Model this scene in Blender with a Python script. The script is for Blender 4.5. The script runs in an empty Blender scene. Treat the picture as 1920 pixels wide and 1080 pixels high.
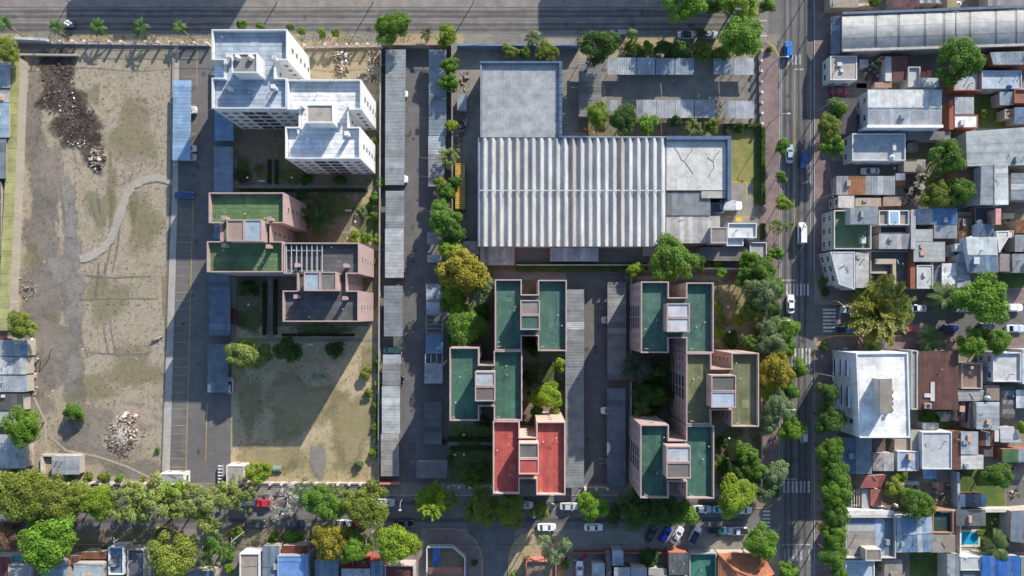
import bpy, math, random
import numpy as np
from mathutils import Vector
random.seed(11)
R = math.radians
scene = bpy.context.scene
col = scene.collection

# ---------------------------------------------------------------- camera, world, sun, exposure
S = 0.125            # metres per picture unit on the ground
NX, NY = 968, 590    # the point straight below the drone
H = 160.0            # flying height
cam_d = bpy.data.cameras.new('drone_camera'); cam = bpy.data.objects.new('drone_camera', cam_d); col.objects.link(cam)
cam.location = (0, 0, H); cam.rotation_euler = (0, 0, 0)
cam_d.sensor_width = 36.0; cam_d.lens = 24.0
cam_d.shift_x = (960-NX)/1920; cam_d.shift_y = (NY-540)/1920
cam_d.clip_start = 1.0; cam_d.clip_end = 2000.0
scene.camera = cam

SUN_EL, SUN_AZ = 24.5, 30.2     # elevation; azimuth clockwise from north (+Y)
world = bpy.data.worlds.new('World'); scene.world = world; world.use_nodes = True
nt = world.node_tree
bg = nt.nodes['Background']
sky = nt.nodes.new('ShaderNodeTexSky'); sky.sky_type = 'NISHITA'; sky.sun_disc = False
sky.sun_elevation = R(SUN_EL); sky.sun_rotation = R(SUN_AZ)
sky.air_density = 1.0; sky.dust_density = 0.6; sky.ozone_density = 2.0
nt.links.new(sky.outputs[0], bg.inputs[0]); bg.inputs[1].default_value = 0.15
sun_d = bpy.data.lights.new('sun', 'SUN'); sun_d.energy = 4.9; sun_d.angle = R(0.55); sun_d.color = (1.0, 0.93, 0.82)
sun = bpy.data.objects.new('sun', sun_d); col.objects.link(sun)
az, el = R(SUN_AZ), R(SUN_EL)
tosun = Vector((math.sin(az)*math.cos(el), math.cos(az)*math.cos(el), math.sin(el)))
sun.rotation_euler = (-tosun).to_track_quat('-Z', 'Y').to_euler(); sun.location = (60, 100, 90)
vs = scene.view_settings
vs.view_transform = 'Standard'; vs.look = 'None'; vs.gamma = 1.0; vs.exposure = 0.70; vs.use_curve_mapping = False

# ---------------------------------------------------------------- helpers
def P(x, y, z=0.0):
    k = S*(1-z/H)
    return Vector(((x-NX)*k, -(y-NY)*k, z))

def mesh(name, verts, faces, smooth=False):
    m = bpy.data.meshes.new(name)
    m.from_pydata([tuple(v) for v in verts], [], faces)
    if smooth: m.polygons.foreach_set('use_smooth', [True]*len(m.polygons))
    m.update()
    return m

def link(name, me, mat, parent=None, color=None, loc=(0, 0, 0), rz=0.0):
    if me is not None and not me.materials: me.materials.append(mat)
    o = bpy.data.objects.new(name, me); col.objects.link(o)
    if me is not None and me.materials[0] is not mat:
        o.material_slots[0].link = 'OBJECT'; o.material_slots[0].material = mat
    o.location = loc; o.rotation_euler = (0, 0, rz)
    if parent is not None: o.parent = parent
    if color is not None: o.color = (*color[:3], 1)
    return o

def tag(o, label=None, cat=None, group=None, kind=None):
    if label: o['label'] = label
    if cat: o['category'] = cat
    if group: o['group'] = group
    if kind: o['kind'] = kind
    return o

def thing(name, label, cat, loc=(0, 0, 0), rz=0.0, group=None):
    o = bpy.data.objects.new(name, None); col.objects.link(o); o.empty_display_size = 0.2
    o.location = loc; o.rotation_euler = (0, 0, rz)
    return tag(o, label, cat, group)

class MB:
    """collects faces; build() makes ONE object. Coordinates are world; off is subtracted."""
    def __init__(s): s.v, s.f = [], []
    def add(s, vs, fs):
        n = len(s.v); s.v += [tuple(v) for v in vs]; s.f += [tuple(i+n for i in f) for f in fs]; return s
    def box(s, x0, y0, z0, x1, y1, z1):
        return s.add([(x0,y0,z0),(x1,y0,z0),(x1,y1,z0),(x0,y1,z0),(x0,y0,z1),(x1,y0,z1),(x1,y1,z1),(x0,y1,z1)],
                     [(0,3,2,1),(4,5,6,7),(0,1,5,4),(1,2,6,5),(2,3,7,6),(3,0,4,7)])
    def prism(s, poly, z0, z1):
        """poly: CCW xy; z1 number or list"""
        n = len(poly); zt = z1 if isinstance(z1, (list, tuple)) else [z1]*n
        vs = [(p[0], p[1], z0) for p in poly]+[(p[0], p[1], zt[i]) for i, p in enumerate(poly)]
        fs = [(i, (i+1) % n, n+(i+1) % n, n+i) for i in range(n)]
        fs.append(tuple(range(n, 2*n)))
        return s.add(vs, fs)
    def bar(s, a, b, w, h=None):
        a, b = Vector(a), Vector(b); h = h or w
        d = (b-a)
        if d.length < 1e-6: return s
        d.normalize(); up = Vector((0, 0, 1)) if abs(d.z) < .95 else Vector((1, 0, 0))
        sx = d.cross(up).normalized()*w/2; sy = sx.cross(d).normalized()*h/2
        c = [(-1,-1),(1,-1),(1,1),(-1,1)]
        return s.add([a+sx*i+sy*j for i, j in c]+[b+sx*i+sy*j for i, j in c],
                     [(0,3,2,1),(4,5,6,7),(0,1,5,4),(1,2,6,5),(2,3,7,6),(3,0,4,7)])
    def tube(s, pts, rad, n=7, cap=True):
        pts = [Vector(p) for p in pts]; rings = []
        for i, p in enumerate(pts):
            d = (pts[min(i+1, len(pts)-1)]-pts[max(i-1, 0)]).normalized()
            up = Vector((0, 0, 1)) if abs(d.z) < .9 else Vector((1, 0, 0))
            a = d.cross(up).normalized(); b = a.cross(d)
            r = rad[i] if isinstance(rad, (list, tuple)) else rad
            rings.append([p+(a*math.cos(t)+b*math.sin(t))*r for t in [2*math.pi*k/n for k in range(n)]])
        vs = [v for r in rings for v in r]; fs = []
        for i in range(len(rings)-1):
            for k in range(n):
                fs.append((i*n+k, i*n+(k+1) % n, (i+1)*n+(k+1) % n, (i+1)*n+k))
        if cap: fs.append(tuple(range((len(rings)-1)*n, len(rings)*n))); fs.append(tuple(reversed(range(n))))
        return s.add(vs, fs)
    def lathe(s, c, prof, n=16):
        vs = []; fs = []
        for r, z in prof:
            vs += [(c[0]+r*math.cos(2*math.pi*k/n), c[1]+r*math.sin(2*math.pi*k/n), c[2]+z) for k in range(n)]
        for i in range(len(prof)-1):
            for k in range(n):
                fs.append((i*n+k, i*n+(k+1) % n, (i+1)*n+(k+1) % n, (i+1)*n+k))
        fs.append(tuple(range((len(prof)-1)*n, len(prof)*n)))
        return s.add(vs, fs)
    def build(s, name, mat, parent=None, color=None, smooth=False, root=None):
        root = root or parent
        off = Vector((0, 0, 0))
        if root is not None:
            off = root.location.copy()
            q = root.parent
            while q is not None: off += q.location; q = q.parent
        me = mesh(name, [(v[0]-off.x, v[1]-off.y, v[2]-off.z) for v in s.v], s.f, smooth)
        return link(name, me, mat, parent, color)

def ccw(poly):
    a = sum(poly[i][0]*poly[(i+1) % len(poly)][1]-poly[(i+1) % len(poly)][0]*poly[i][1] for i in range(len(poly)))
    return list(poly) if a > 0 else list(reversed(poly))

def offset(poly, d):
    """inset a CCW polygon by d"""
    n = len(poly); out = []
    for i in range(n):
        p0, p1, p2 = Vector(poly[i-1][:2]), Vector(poly[i][:2]), Vector(poly[(i+1) % n][:2])
        e1 = (p1-p0).normalized(); e2 = (p2-p1).normalized()
        n1 = Vector((-e1.y, e1.x)); n2 = Vector((-e2.y, e2.x))
        k = max(.2, 1+n1.dot(n2))
        q = p1+(n1+n2)*(d/k)
        out.append((q.x, q.y))
    return out

def px_poly(pts, z=0.0): return ccw([tuple(P(x, y, z))[:2] for x, y in pts])
def rect(x0, y0, x1, y1): return [(x0, y0), (x1, y0), (x1, y1), (x0, y1)]
def jit(c, a=.06):
    k = 1+random.uniform(-a, a); return tuple(max(0, v*k) for v in c[:3])

# ---------------------------------------------------------------- materials (all procedural; the thing's own paint comes from its object colour)
MATS = {}
def nodes(name):
    m = bpy.data.materials.new(name); m.use_nodes = True; MATS[name] = m
    t = m.node_tree; b = t.nodes['Principled BSDF']
    return m, t, b
def N(t, kind, **kw):
    n = t.nodes.new(kind)
    for k, v in kw.items():
        if isinstance(v, (int, float, tuple, list)) and k in n.inputs: n.inputs[k].default_value = v
        else: setattr(n, k, v)
    return n
def pos(t, scale=(1, 1, 1)):
    g = N(t, 'ShaderNodeNewGeometry'); mp = N(t, 'ShaderNodeMapping'); mp.inputs['Scale'].default_value = scale
    t.links.new(g.outputs['Position'], mp.inputs['Vector']); return mp.outputs[0]
def noise(t, vec, scale, detail=4, rough=.6, dist=0):
    n = N(t, 'ShaderNodeTexNoise'); n.inputs['Scale'].default_value = scale; n.inputs['Detail'].default_value = detail
    n.inputs['Roughness'].default_value = rough; n.inputs['Distortion'].default_value = dist
    t.links.new(vec, n.inputs['Vector']); return n.outputs['Fac']
def ramp(t, fac, stops):
    r = N(t, 'ShaderNodeValToRGB'); e = r.color_ramp.elements
    while len(e) < len(stops): e.new(.5)
    for i, (p, c) in enumerate(stops):
        e[i].position = p; e[i].color = (*c, 1) if isinstance(c, (tuple, list)) else (c, c, c, 1)
    t.links.new(fac, r.inputs[0]); return r.outputs[0]
def mul(t, a, b, fac=1.0, mode='MULTIPLY'):
    m = N(t, 'ShaderNodeMixRGB', blend_type=mode)
    for i, s in ((1, a), (2, b)):
        if isinstance(s, (tuple, list)): m.inputs[i].default_value = (*s[:3], 1)
        else: t.links.new(s, m.inputs[i])
    if isinstance(fac, (int, float)): m.inputs[0].default_value = fac
    else: t.links.new(fac, m.inputs[0])
    return m.outputs[0]
def bump(t, b, fac, strength=.3, dist=.05):
    n = N(t, 'ShaderNodeBump'); n.inputs['Strength'].default_value = strength; n.inputs['Distance'].default_value = dist
    t.links.new(fac, n.inputs['Height']); t.links.new(n.outputs[0], b.inputs['Normal'])

def painted(name, lo=.72, hi=1.12, rough=.85, metal=0.0, scale=.35, stain=(.25, .22, .2), stain_amt=.35, spec=.3, stretch=(1, 1, 1), bmp=.15):
    m, t, b = nodes(name)
    oi = N(t, 'ShaderNodeObjectInfo'); v = pos(t, stretch)
    f1 = noise(t, v, scale, 6, .65); f2 = noise(t, v, scale*9, 4, .6)
    c = mul(t, oi.outputs['Color'], ramp(t, f1, [(.3, lo), (.7, hi)]))
    c = mul(t, c, ramp(t, f2, [(.3, .86), (.7, 1.1)]))
    f3 = noise(t, v, scale*2.3, 6, .7, .6)
    c = mul(t, c, stain, ramp(t, f3, [(.56, 0.0), (.72, stain_amt)]), 'MIX')
    t.links.new(c, b.inputs['Base Color'])
    b.inputs['Roughness'].default_value = rough; b.inputs['Metallic'].default_value = metal; b.inputs['Specular IOR Level'].default_value = spec
    if bmp: bump(t, b, f2, bmp, .03)
    return m
M_PLASTER = painted('plaster', .78, 1.0, .9, scale=.4, stain=(.2, .19, .18), stain_amt=.42, stretch=(1, 1, .14))
M_CONC = painted('concrete', .7, 1.12, .92, scale=.4, stain=(.13, .12, .11), stain_amt=.62, bmp=.3)
M_SHEET = painted('metal_sheet', .52, .94, .62, .05, scale=.5, stain=(.15, .125, .105), stain_amt=.55, spec=.3)
M_RUSTY = painted('rusty_sheet', .6, 1.2, .8, .1, scale=.8, stain=(.22, .08, .04), stain_amt=.85)
M_MEMB = painted('roof_membrane', .6, 1.2, .88, scale=.34, stain=(.22, .23, .22), stain_amt=.55)
M_RIB = painted('ribbed_concrete', .68, 1.15, .9, scale=.6, stain=(.16, .14, .12), stain_amt=.6, stretch=(1, .22, 1), bmp=.2)
M_PAINT = painted('paint', .92, 1.05, .6, scale=1.0, stain_amt=.12)
M_WOOD = painted('wood', .6, 1.2, .85, scale=1.2, stain_amt=.3)
M_MARK = painted('road_paint', .55, 1.1, .8, scale=.9, stain=(.09, .09, .09), stain_amt=.85, bmp=0)

def ground_mat(name, stops, big=.05, mid=.35, fine=3.0, rough=.95, bmp=.4, soft=False, tracks=None):
    m, t, b = nodes(name); v = pos(t)
    a = noise(t, v, big, 5, .6, .3); c2 = noise(t, v, mid, 6, .65, .2); f = noise(t, v, fine, 5, .7)
    mix = N(t, 'ShaderNodeMath', operation='ADD'); t.links.new(a, mix.inputs[0])
    s2 = N(t, 'ShaderNodeMath', operation='MULTIPLY_ADD'); s2.inputs[1].default_value = .8; t.links.new(c2, s2.inputs[0]); s2.inputs[2].default_value = -.4
    t.links.new(s2.outputs[0], mix.inputs[1])
    c = ramp(t, mix.outputs[0], stops)
    c = mul(t, c, ramp(t, f, [(.25, .66), (.75, 1.28)]))
    if tracks:      # worn wheel paths along the road, tar patches
        c = mul(t, c, ramp(t, noise(t, pos(t, tracks), 1.0, 3, .6), [(.35, .80), (.65, 1.14)]))
        c = mul(t, c, (.06, .06, .062), ramp(t, noise(t, v, .22, 3, .5, 1.0), [(.66, 0.0), (.69, .55)]), 'MIX')
    t.links.new(c, b.inputs['Base Color']); b.inputs['Roughness'].default_value = rough; b.inputs['Specular IOR Level'].default_value = .2
    bump(t, b, f, bmp, .08)
    if soft:      # a worn patch that thins out raggedly towards its rim
        at = N(t, 'ShaderNodeAttribute'); at.attribute_name = 'cover'
        nn = noise(t, v, .9, 6, .7); ad = N(t, 'ShaderNodeMath', operation='ADD'); t.links.new(at.outputs['Fac'], ad.inputs[0]); t.links.new(nn, ad.inputs[1])
        al = ramp(t, ad.outputs[0], [(.55, 0.0), (1.05, soft)])
        t.links.new(al, b.inputs['Alpha'])
    return m
M_LOT = ground_mat('dry_field', [(.26, (.21, .175, .135)), (.40, (.305, .25, .19)), (.50, (.35, .29, .22)), (.60, (.275, .238, .16)), (.70, (.32, .265, .20)), (.8, (.235, .208, .135))], .07, .55, 5.0)
M_LAWN = ground_mat('dry_lawn', [(.28, (.46, .36, .235)), (.45, (.41, .325, .205)), (.6, (.34, .28, .165)), (.78, (.25, .22, .11))], .07, .5, 5.0)
M_GRASS = ground_mat('green_grass', [(.3, (.06, .09, .025)), (.5, (.085, .13, .03)), (.7, (.16, .15, .06))], .1, .6, 4.0)
M_SOIL = ground_mat('garden_soil', [(.3, (.13, .11, .08)), (.5, (.20, .165, .12)), (.62, (.12, .13, .06)), (.75, (.23, .19, .13))], .12, .7, 4.0)
ERT = [(.3, (.16, .145, .125)), (.5, (.225, .20, .17)), (.7, (.28, .24, .20))]
M_EARTH = ground_mat('bare_earth', ERT, .1, .6, 3.0)
M_EARTHS = ground_mat('bare_earth_worn', ERT, .1, .6, 3.0, soft=.8)
M_OLIVES = ground_mat('sparse_grass', [(.3, (.15, .15, .06)), (.6, (.21, .20, .09))], .15, .8, 4.0, soft=.34)
M_FRESH = ground_mat('half_dry_grass', [(.3, (.30, .25, .10)), (.5, (.22, .215, .07)), (.7, (.15, .17, .045))], .12, .6, 5.0)
M_GREENS = ground_mat('garden_lawn', [(.3, (.07, .10, .03)), (.5, (.10, .135, .04)), (.7, (.15, .15, .06))], .12, .8, 4.0, soft=.8)
M_WEAR = ground_mat('tyre_wear', [(.3, (.07, .068, .066)), (.7, (.11, .105, .10))], .2, .9, 5.0, soft=.42)
M_LAWNS = ground_mat('dry_lawn_worn', [(.3, (.36, .285, .17)), (.6, (.27, .235, .12))], .1, .6, 4.0, soft=.85)
M_VERGE = ground_mat('verge_earth', [(.3, (.30, .235, .15)), (.5, (.36, .29, .19)), (.62, (.22, .20, .10)), (.75, (.30, .24, .16))], .15, .8, 4.0)
TRK = [(.3, (.22, .205, .19)), (.5, (.26, .24, .22)), (.7, (.29, .265, .235))]
M_TRACK = ground_mat('grey_track', TRK, .15, .8, 3.0)
M_TRACKS = ground_mat('grey_track_worn', TRK, .15, .8, 3.0, soft=.8)
M_BURNT = ground_mat('burnt_ground', [(.3, (.03, .025, .023)), (.5, (.06, .048, .042)), (.7, (.13, .10, .08))], .25, 1.2, 5.0, soft=.95)
M_ASPH = ground_mat('asphalt', [(.3, (.11, .104, .101)), (.5, (.133, .126, .122)), (.7, (.16, .151, .145))], .06, .5, 6.0, .9, .25)
M_ROAD = ground_mat('avenue_asphalt', [(.3, (.125, .121, .118)), (.5, (.148, .143, .139)), (.7, (.172, .166, .16))], .06, .4, 6.0, .9, .25, tracks=(.75, .02, 1))
M_YARD = ground_mat('yard_concrete', [(.3, (.17, .155, .135)), (.5, (.23, .21, .18)), (.7, (.28, .255, .215))], .09, .5, 5.0, .9, .3)
M_PALES = ground_mat('pale_path_bed', [(.3, (.33, .29, .24)), (.7, (.43, .38, .32))], .1, .8, 4.0, soft=.9)
M_PALE = ground_mat('pale_paving', [(.3, (.30, .275, .25)), (.5, (.36, .33, .30)), (.7, (.41, .375, .34))], .1, .6, 4.0)
M_TILE = ground_mat('red_pavement', [(.3, (.155, .115, .108)), (.5, (.205, .15, .14)), (.7, (.25, .19, .175))], .1, .7, 7.0, .9, .3)

def leafmat():
    m, t, b = nodes('foliage')
    oi = N(t, 'ShaderNodeObjectInfo'); g = N(t, 'ShaderNodeNewGeometry')
    v = pos(t); f = noise(t, v, .45, 3, .6)
    hs = N(t, 'ShaderNodeHueSaturation')
    mr = N(t, 'ShaderNodeMapRange'); t.links.new(g.outputs['Random Per Island'], mr.inputs[0]); mr.inputs[3].default_value = .475; mr.inputs[4].default_value = .52
    mv = N(t, 'ShaderNodeMapRange'); t.links.new(g.outputs['Random Per Island'], mv.inputs[0]); mv.inputs[3].default_value = .8; mv.inputs[4].default_value = 1.22
    t.links.new(mr.outputs[0], hs.inputs['Hue']); t.links.new(mv.outputs[0], hs.inputs['Value']); t.links.new(oi.outputs['Color'], hs.inputs['Color'])
    c = mul(t, hs.outputs[0], ramp(t, f, [(.3, .7), (.7, 1.3)]))
    t.links.new(c, b.inputs['Base Color']); b.inputs['Roughness'].default_value = .6; b.inputs['Specular IOR Level'].default_value = .25
    tr = N(t, 'ShaderNodeBsdfTranslucent'); t.links.new(c, tr.inputs[0])
    mx = N(t, 'ShaderNodeMixShader'); mx.inputs[0].default_value = .3
    out = t.nodes['Material Output']
    t.links.new(b.outputs[0], mx.inputs[1]); t.links.new(tr.outputs[0], mx.inputs[2]); t.links.new(mx.outputs[0], out.inputs[0])
    return m
M_LEAF = leafmat()
M_BARK = painted('bark', .6, 1.2, .9, scale=3.0, stain_amt=.2)

def debrismat():
    m, t, b = nodes('debris')
    g = N(t, 'ShaderNodeNewGeometry'); oi = N(t, 'ShaderNodeObjectInfo')
    c = ramp(t, g.outputs['Random Per Island'], [(0, (.05, .045, .04)), (.25, (.16, .13, .10)), (.5, (.34, .28, .22)), (.72, (.3, .16, .10)), (.86, (.45, .41, .36)), (.965, (.7, .69, .66)), (1, (.2, .3, .4))])
    c = mul(t, c, oi.outputs['Color'])
    t.links.new(c, b.inputs['Base Color']); b.inputs['Roughness'].default_value = .9
    return m
M_DEBRIS = debrismat()
def simple(name, c, rough=.5, metal=0, spec=.5, coat=0, trans=0):
    m, t, b = nodes(name)
    f = noise(t, pos(t), 2.0, 3)
    cc = mul(t, (*c, 1), ramp(t, f, [(.3, .88), (.7, 1.1)]))
    t.links.new(cc, b.inputs['Base Color'])
    b.inputs['Roughness'].default_value = rough; b.inputs['Metallic'].default_value = metal; b.inputs['Specular IOR Level'].default_value = spec
    b.inputs['Coat Weight'].default_value = coat; b.inputs['Transmission Weight'].default_value = trans
    return m
M_GLASS = simple('window_glass', (.035, .045, .055), .08, 0, .6)
M_RUBBER = simple('rubber', (.02, .02, .02), .9)
M_RIM = simple('wheel_rim', (.45, .45, .46), .35, .7)
M_LAMP = simple('lamp_lens', (.8, .8, .78), .2)
M_RED = simple('tail_lens', (.4, .02, .02), .25)
M_WATER = simple('pool_water', (.02, .30, .50), .05, 0, .6)
def carpaint():
    m, t, b = nodes('car_paint'); oi = N(t, 'ShaderNodeObjectInfo')
    f = noise(t, pos(t), 1.5, 4)
    t.links.new(mul(t, oi.outputs['Color'], ramp(t, f, [(.3, .9), (.7, 1.08)])), b.inputs['Base Color'])
    b.inputs['Roughness'].default_value = .3; b.inputs['Coat Weight'].default_value = .6; b.inputs['Coat Roughness'].default_value = .08
    return m
M_CAR = carpaint()

# ---------------------------------------------------------------- the setting: terrain, roads, pavements
def sheet(name, pts, z, mat, color=None, kind='structure', label=None):
    b = MB(); poly = px_poly(pts); b.add([(x, y, z) for x, y in poly], [tuple(range(len(poly)))])
    o = b.build(name, mat, None, color); tag(o, label, None, None, kind); return o
def raised(name, pts, z0, z1, mat, label=None):
    b = MB(); b.prism(px_poly(pts), z0, z1); o = b.build(name, mat); return tag(o, label, None, None, 'structure')
def ribbon(name, pts, w, z0, z1, mat, color, parent):
    """a strip with real thickness along ground points"""
    ps = [P(*p) for p in pts]; b = MB(); L, Rr = [], []
    for i, p in enumerate(ps):
        d = (ps[min(i+1, len(ps)-1)]-ps[max(i-1, 0)]); d.normalize(); n = Vector((-d.y, d.x, 0))*w/2
        L.append(p+n); Rr.append(p-n)
    for i in range(len(ps)-1):
        b.prism([tuple(q)[:2] for q in (Rr[i], Rr[i+1], L[i+1], L[i])], z0, z1)
    return b.build(name, mat, parent, color)
def blob(cx, cy, rx, ry, n=18, a=.18, rot=0):
    out = []; ph = random.random()*6
    for i in range(n):
        t = 2*math.pi*i/n; k = 1+a*math.sin(3*t+ph)+a*.7*math.sin(5*t+2*ph)+random.uniform(-a, a)*.5
        x, y = rx*k*math.cos(t), ry*k*math.sin(t); out.append((cx+x*math.cos(rot)-y*math.sin(rot), cy+x*math.sin(rot)+y*math.cos(rot)))
    return out

_soft = [0]
def soft(name, pts, mat):
    """a worn patch: solid inside, thinning out at its rim"""
    _soft[0] += 1; z = .018+.0012*_soft[0]
    poly = px_poly(pts); n = len(poly); cx = sum(p[0] for p in poly)/n; cy = sum(p[1] for p in poly)/n
    vs = [(cx, cy, z)]; cv = [1.0]
    for k, c in ((.72, .55), (1.0, .3), (1.3, 0.0)):
        for x, y in poly: vs.append((cx+(x-cx)*k, cy+(y-cy)*k, z)); cv.append(c)
    fs = [(0, 1+i, 1+(i+1) % n) for i in range(n)]
    for r in (0, 1): fs += [(1+r*n+i, 1+(r+1)*n+i, 1+(r+1)*n+(i+1) % n, 1+r*n+(i+1) % n) for i in range(n)]
    me = mesh(name, vs, fs); at = me.attributes.new('cover', 'FLOAT', 'POINT'); at.data.foreach_set('value', cv)
    return tag(link(name, me, mat), None, None, None, 'structure')

def soft_strip(name, pts, w, mat):
    """a worn path: solid along its middle, thinning out at both sides; w in picture units"""
    _soft[0] += 1; z = .018+.0012*_soft[0]; ps = [P(*p) for p in pts]; q = []
    for i in range(len(ps)-1):
        for k in range(4): q.append(ps[i].lerp(ps[i+1], k/4))
    q.append(ps[-1]); vs, cv, fs = [], [], []
    for i, p in enumerate(q):
        d = q[min(i+1, len(q)-1)]-q[max(i-1, 0)]; d.normalize(); n = Vector((-d.y, d.x, 0)); ww = w*S*random.uniform(.8, 1.2)
        for t, c in ((-.75, 0), (-.4, .6), (0, .75), (.4, .6), (.75, 0)):
            e = p+n*t*ww; vs.append((e.x, e.y, z)); cv.append(c if 0 < i < len(q)-1 else 0)
    for i in range(len(q)-1):
        for k in range(4): fs.append((5*i+k, 5*(i+1)+k, 5*(i+1)+k+1, 5*i+k+1))
    me = mesh(name, vs, [tuple(reversed(f)) for f in fs]); at = me.attributes.new('cover', 'FLOAT', 'POINT'); at.data.foreach_set('value', cv)
    return tag(link(name, me, mat), None, None, None, 'structure')

tag(MB().add([(-420, -330, 0), (420, -330, 0), (420, 330, 0), (-420, 330, 0)], [(0, 1, 2, 3)]).build('terrain', M_EARTH), None, None, None, 'structure')
Z1, Z2, Z3, Z4 = .004, .008, .012, .016

# --- north street: concrete slabs over a bed
ns = sheet('north_street', rect(-420, -25, 1463, 63), Z1, M_ASPH)
CS = (.225, .205, .192)
x = -420
while x < 1440:
    x1 = min(x+39, 1441)
    for y0, y1 in ((-22, 13), (15, 38), (39, 62)):
        pts = px_poly(rect(x+.14, y0+.14, x1-.14, y1-.14))
        c = jit(CS if y0 > 0 else (.25, .22, .195), .05)
        MB().prism(pts, .003, .012+random.uniform(0, .004)).build('road_slab', M_CONC, ns, c)
    x += 39
np_ = raised('north_pavement', rect(-420, -70, 1440, -26), 0, .12, M_YARD)
vg = sheet('verge', rect(-300, 63, 870, 82), Z2, M_VERGE)
sheet('pavement_apron', rect(870, 63, 1085, 92), Z2, M_YARD)
sheet('verge', rect(1085, 70, 1425, 108), Z2, M_VERGE)
for bx, by, rx, ry in ((90, 68, 30, 7), (350, 66, 40, 6), (690, 72, 35, 8), (590, 70, 25, 6)): soft('worn_earth', blob(bx, by, rx, ry), M_TRACKS)

# --- avenue with markings
av = sheet('avenue', rect(1462, -420, 1527, 1500), Z1+.001, M_ROAD)
def stripe(parent, x0, y0, x1, y1, c=(.62, .61, .58), z=.011, name='painted_stripe'):
    poly = px_poly(rect(x0, y0, x1, y1)); b = MB(); b.prism(poly, z-.003, z); return b.build(name, M_MARK, parent, c)
YEL = (.55, .36, .06)
for x0, y0, y1, c in ((1489, 130, 520, YEL), (1464.3, 120, 520, None), (1519, 120, 505, None), (1466, 700, 895, None), (1493, 700, 900, (.4, .33, .2)), (1522, 690, 1100, None)):
    y = y0
    while y < y1:
        stripe(av, x0, y, x0+1.0, min(y+48, y1), c or (.42, .42, .41)); y += 48.5
def zebra_v(x0, x1, y0, y1, n, parent=av, c=(.62, .61, .58)):
    p = (x1-x0)/n
    for i in range(n): stripe(parent, x0+i*p, y0, x0+i*p+p*.5, y1, jit(c, .12), name='crosswalk_stripe')
def zebra_h(x0, x1, y0, y1, n, parent, c=(.62, .61, .58)):
    p = (y1-y0)/n
    for i in range(n): stripe(parent, x0, y0+i*p, x1, y0+i*p+p*.5, jit(c, .12), name='crosswalk_stripe')
zebra_v(1467, 1520, 532, 554, 8); zebra_v(1483, 1523, 653, 692, 6); zebra_v(1469, 1522, 902, 924, 7); zebra_v(1470, 1523, 1030, 1051, 7, c=(.42, .42, .41))
zebra_v(1469, 1505, 102, 121, 5, c=(.45, .45, .44)); zebra_h(1425, 1438, 21, 71, 9, ns)
for a in ((1467, 524, 1491, 527), (1466, 897, 1492, 899), (1466, 1020, 1520, 1022), (1490, 129, 1506, 131)): stripe(av, *a, (.55, .54, .52), name='stop_line')

# --- east street, south street, small lane
es = sheet('east_street', rect(1527, 571, 2350, 629), Z1, M_ASPH)
zebra_h(1543, 1567, 579, 626, 7, es); stripe(es, 1573, 582, 1577, 623, (.3, .3, .3), name='stop_line')
ss = sheet('south_street', rect(-420, 929, 1463, 991), Z1, M_ASPH)
zebra_h(1421, 1444, 957, 992, 5, ss)
x = -420
while x < 1410:
    if not (868 < x < 990):
        for y0, y1 in ((930, 950), (950, 970), (970, 990)):
            MB().prism(px_poly(rect(x+.14, y0+.14, x+36.85, y1-.14)), .003, .010+random.uniform(0, .004)).build('road_slab', M_CONC, ss, jit((.17, .16, .15), .07))
    x += 37
sl = sheet('south_lane', rect(878, 985, 965, 1400), Z2, M_ASPH)
for k in range(9):
    for x0, x1 in ((907, 928), (929, 951)):
        y0 = 1000+k*17; MB().prism(px_poly([(x0+random.uniform(0, 1), y0), (x1, y0+random.uniform(-1, 1)), (x1, y0+16), (x0, y0+16.3)]), .005, .014).build('road_slab', M_CONC, sl, jit((.15, .145, .14), .12))

# --- pavements with kerbs
KERB = (.42, .40, .38)
pv = raised('west_pavement', [(1425, 80), (1438, 79), (1452, 90), (1461, 110), (1461, 924), (1454, 942), (1438, 952), (1408, 952), (1408, 925), (1425, 915)], 0, .12, M_TILE)
ribbon('kerb', [(1461.5, 112), (1461.5, 924)], .16, 0, .135, M_CONC, KERB, pv)
ribbon('yellow_kerb', [(1408, 952.5), (1438, 952.5), (1449, 946)], .2, 0, .14, M_PAINT, YEL, pv)
ribbon('yellow_kerb', [(1438, 78.5), (1452, 89.5), (1461.5, 110)], .2, 0, .14, M_PAINT, YEL, pv)
pv = raised('northeast_pavement', [(1527, -420), (1527, 515), (1531, 540), (1543, 560), (1562, 570), (2350, 570), (2350, 543), (1557, 543), (1557, -420)], 0, .12, M_TILE)
ribbon('kerb', [(1526.6, -420), (1526.6, 510)], .16, 0, .135, M_CONC, KERB, pv)
ribbon('worn_yellow_kerb', [(1526.6, 512), (1530.5, 540), (1542.5, 560.5), (1562, 570.6), (1595, 570.6)], .22, 0, .14, M_PAINT, (.45, .25, .1), pv)
pv = raised('southeast_pavement', [(1565, 630), (2350, 630), (2350, 655), (1558, 655), (1558, 1500), (1527, 1500), (1526, 668), (1531, 648), (1545, 634)], 0, .12, M_TILE)
ribbon('yellow_kerb', [(1525.5, 668), (1530.5, 647.5), (1544.5, 633.5), (1565, 629.4), (1690, 629.4)], .24, 0, .14, M_PAINT, YEL, pv)
ribbon('kerb', [(1526.4, 672), (1526.6, 1500)], .16, 0, .135, M_CONC, KERB, pv)
pv = raised('estate_pavement', rect(-420, 907, 1406, 928.5), 0, .1, M_YARD)
ribbon('kerb', [(-420, 929), (1404, 929)], .16, 0, .115, M_CONC, KERB, pv)
pv = raised('southwest_pavement', [(-420, 991.5), (320, 991.5), (345, 1003), (352, 1030), (-420, 1030)], 0, .1, M_SOIL)
ribbon('yellow_kerb', [(283, 990.8), (308, 987.5), (322, 991), (338, 1000), (346, 1010)], .28, 0, .16, M_PAINT, YEL, pv)
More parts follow.
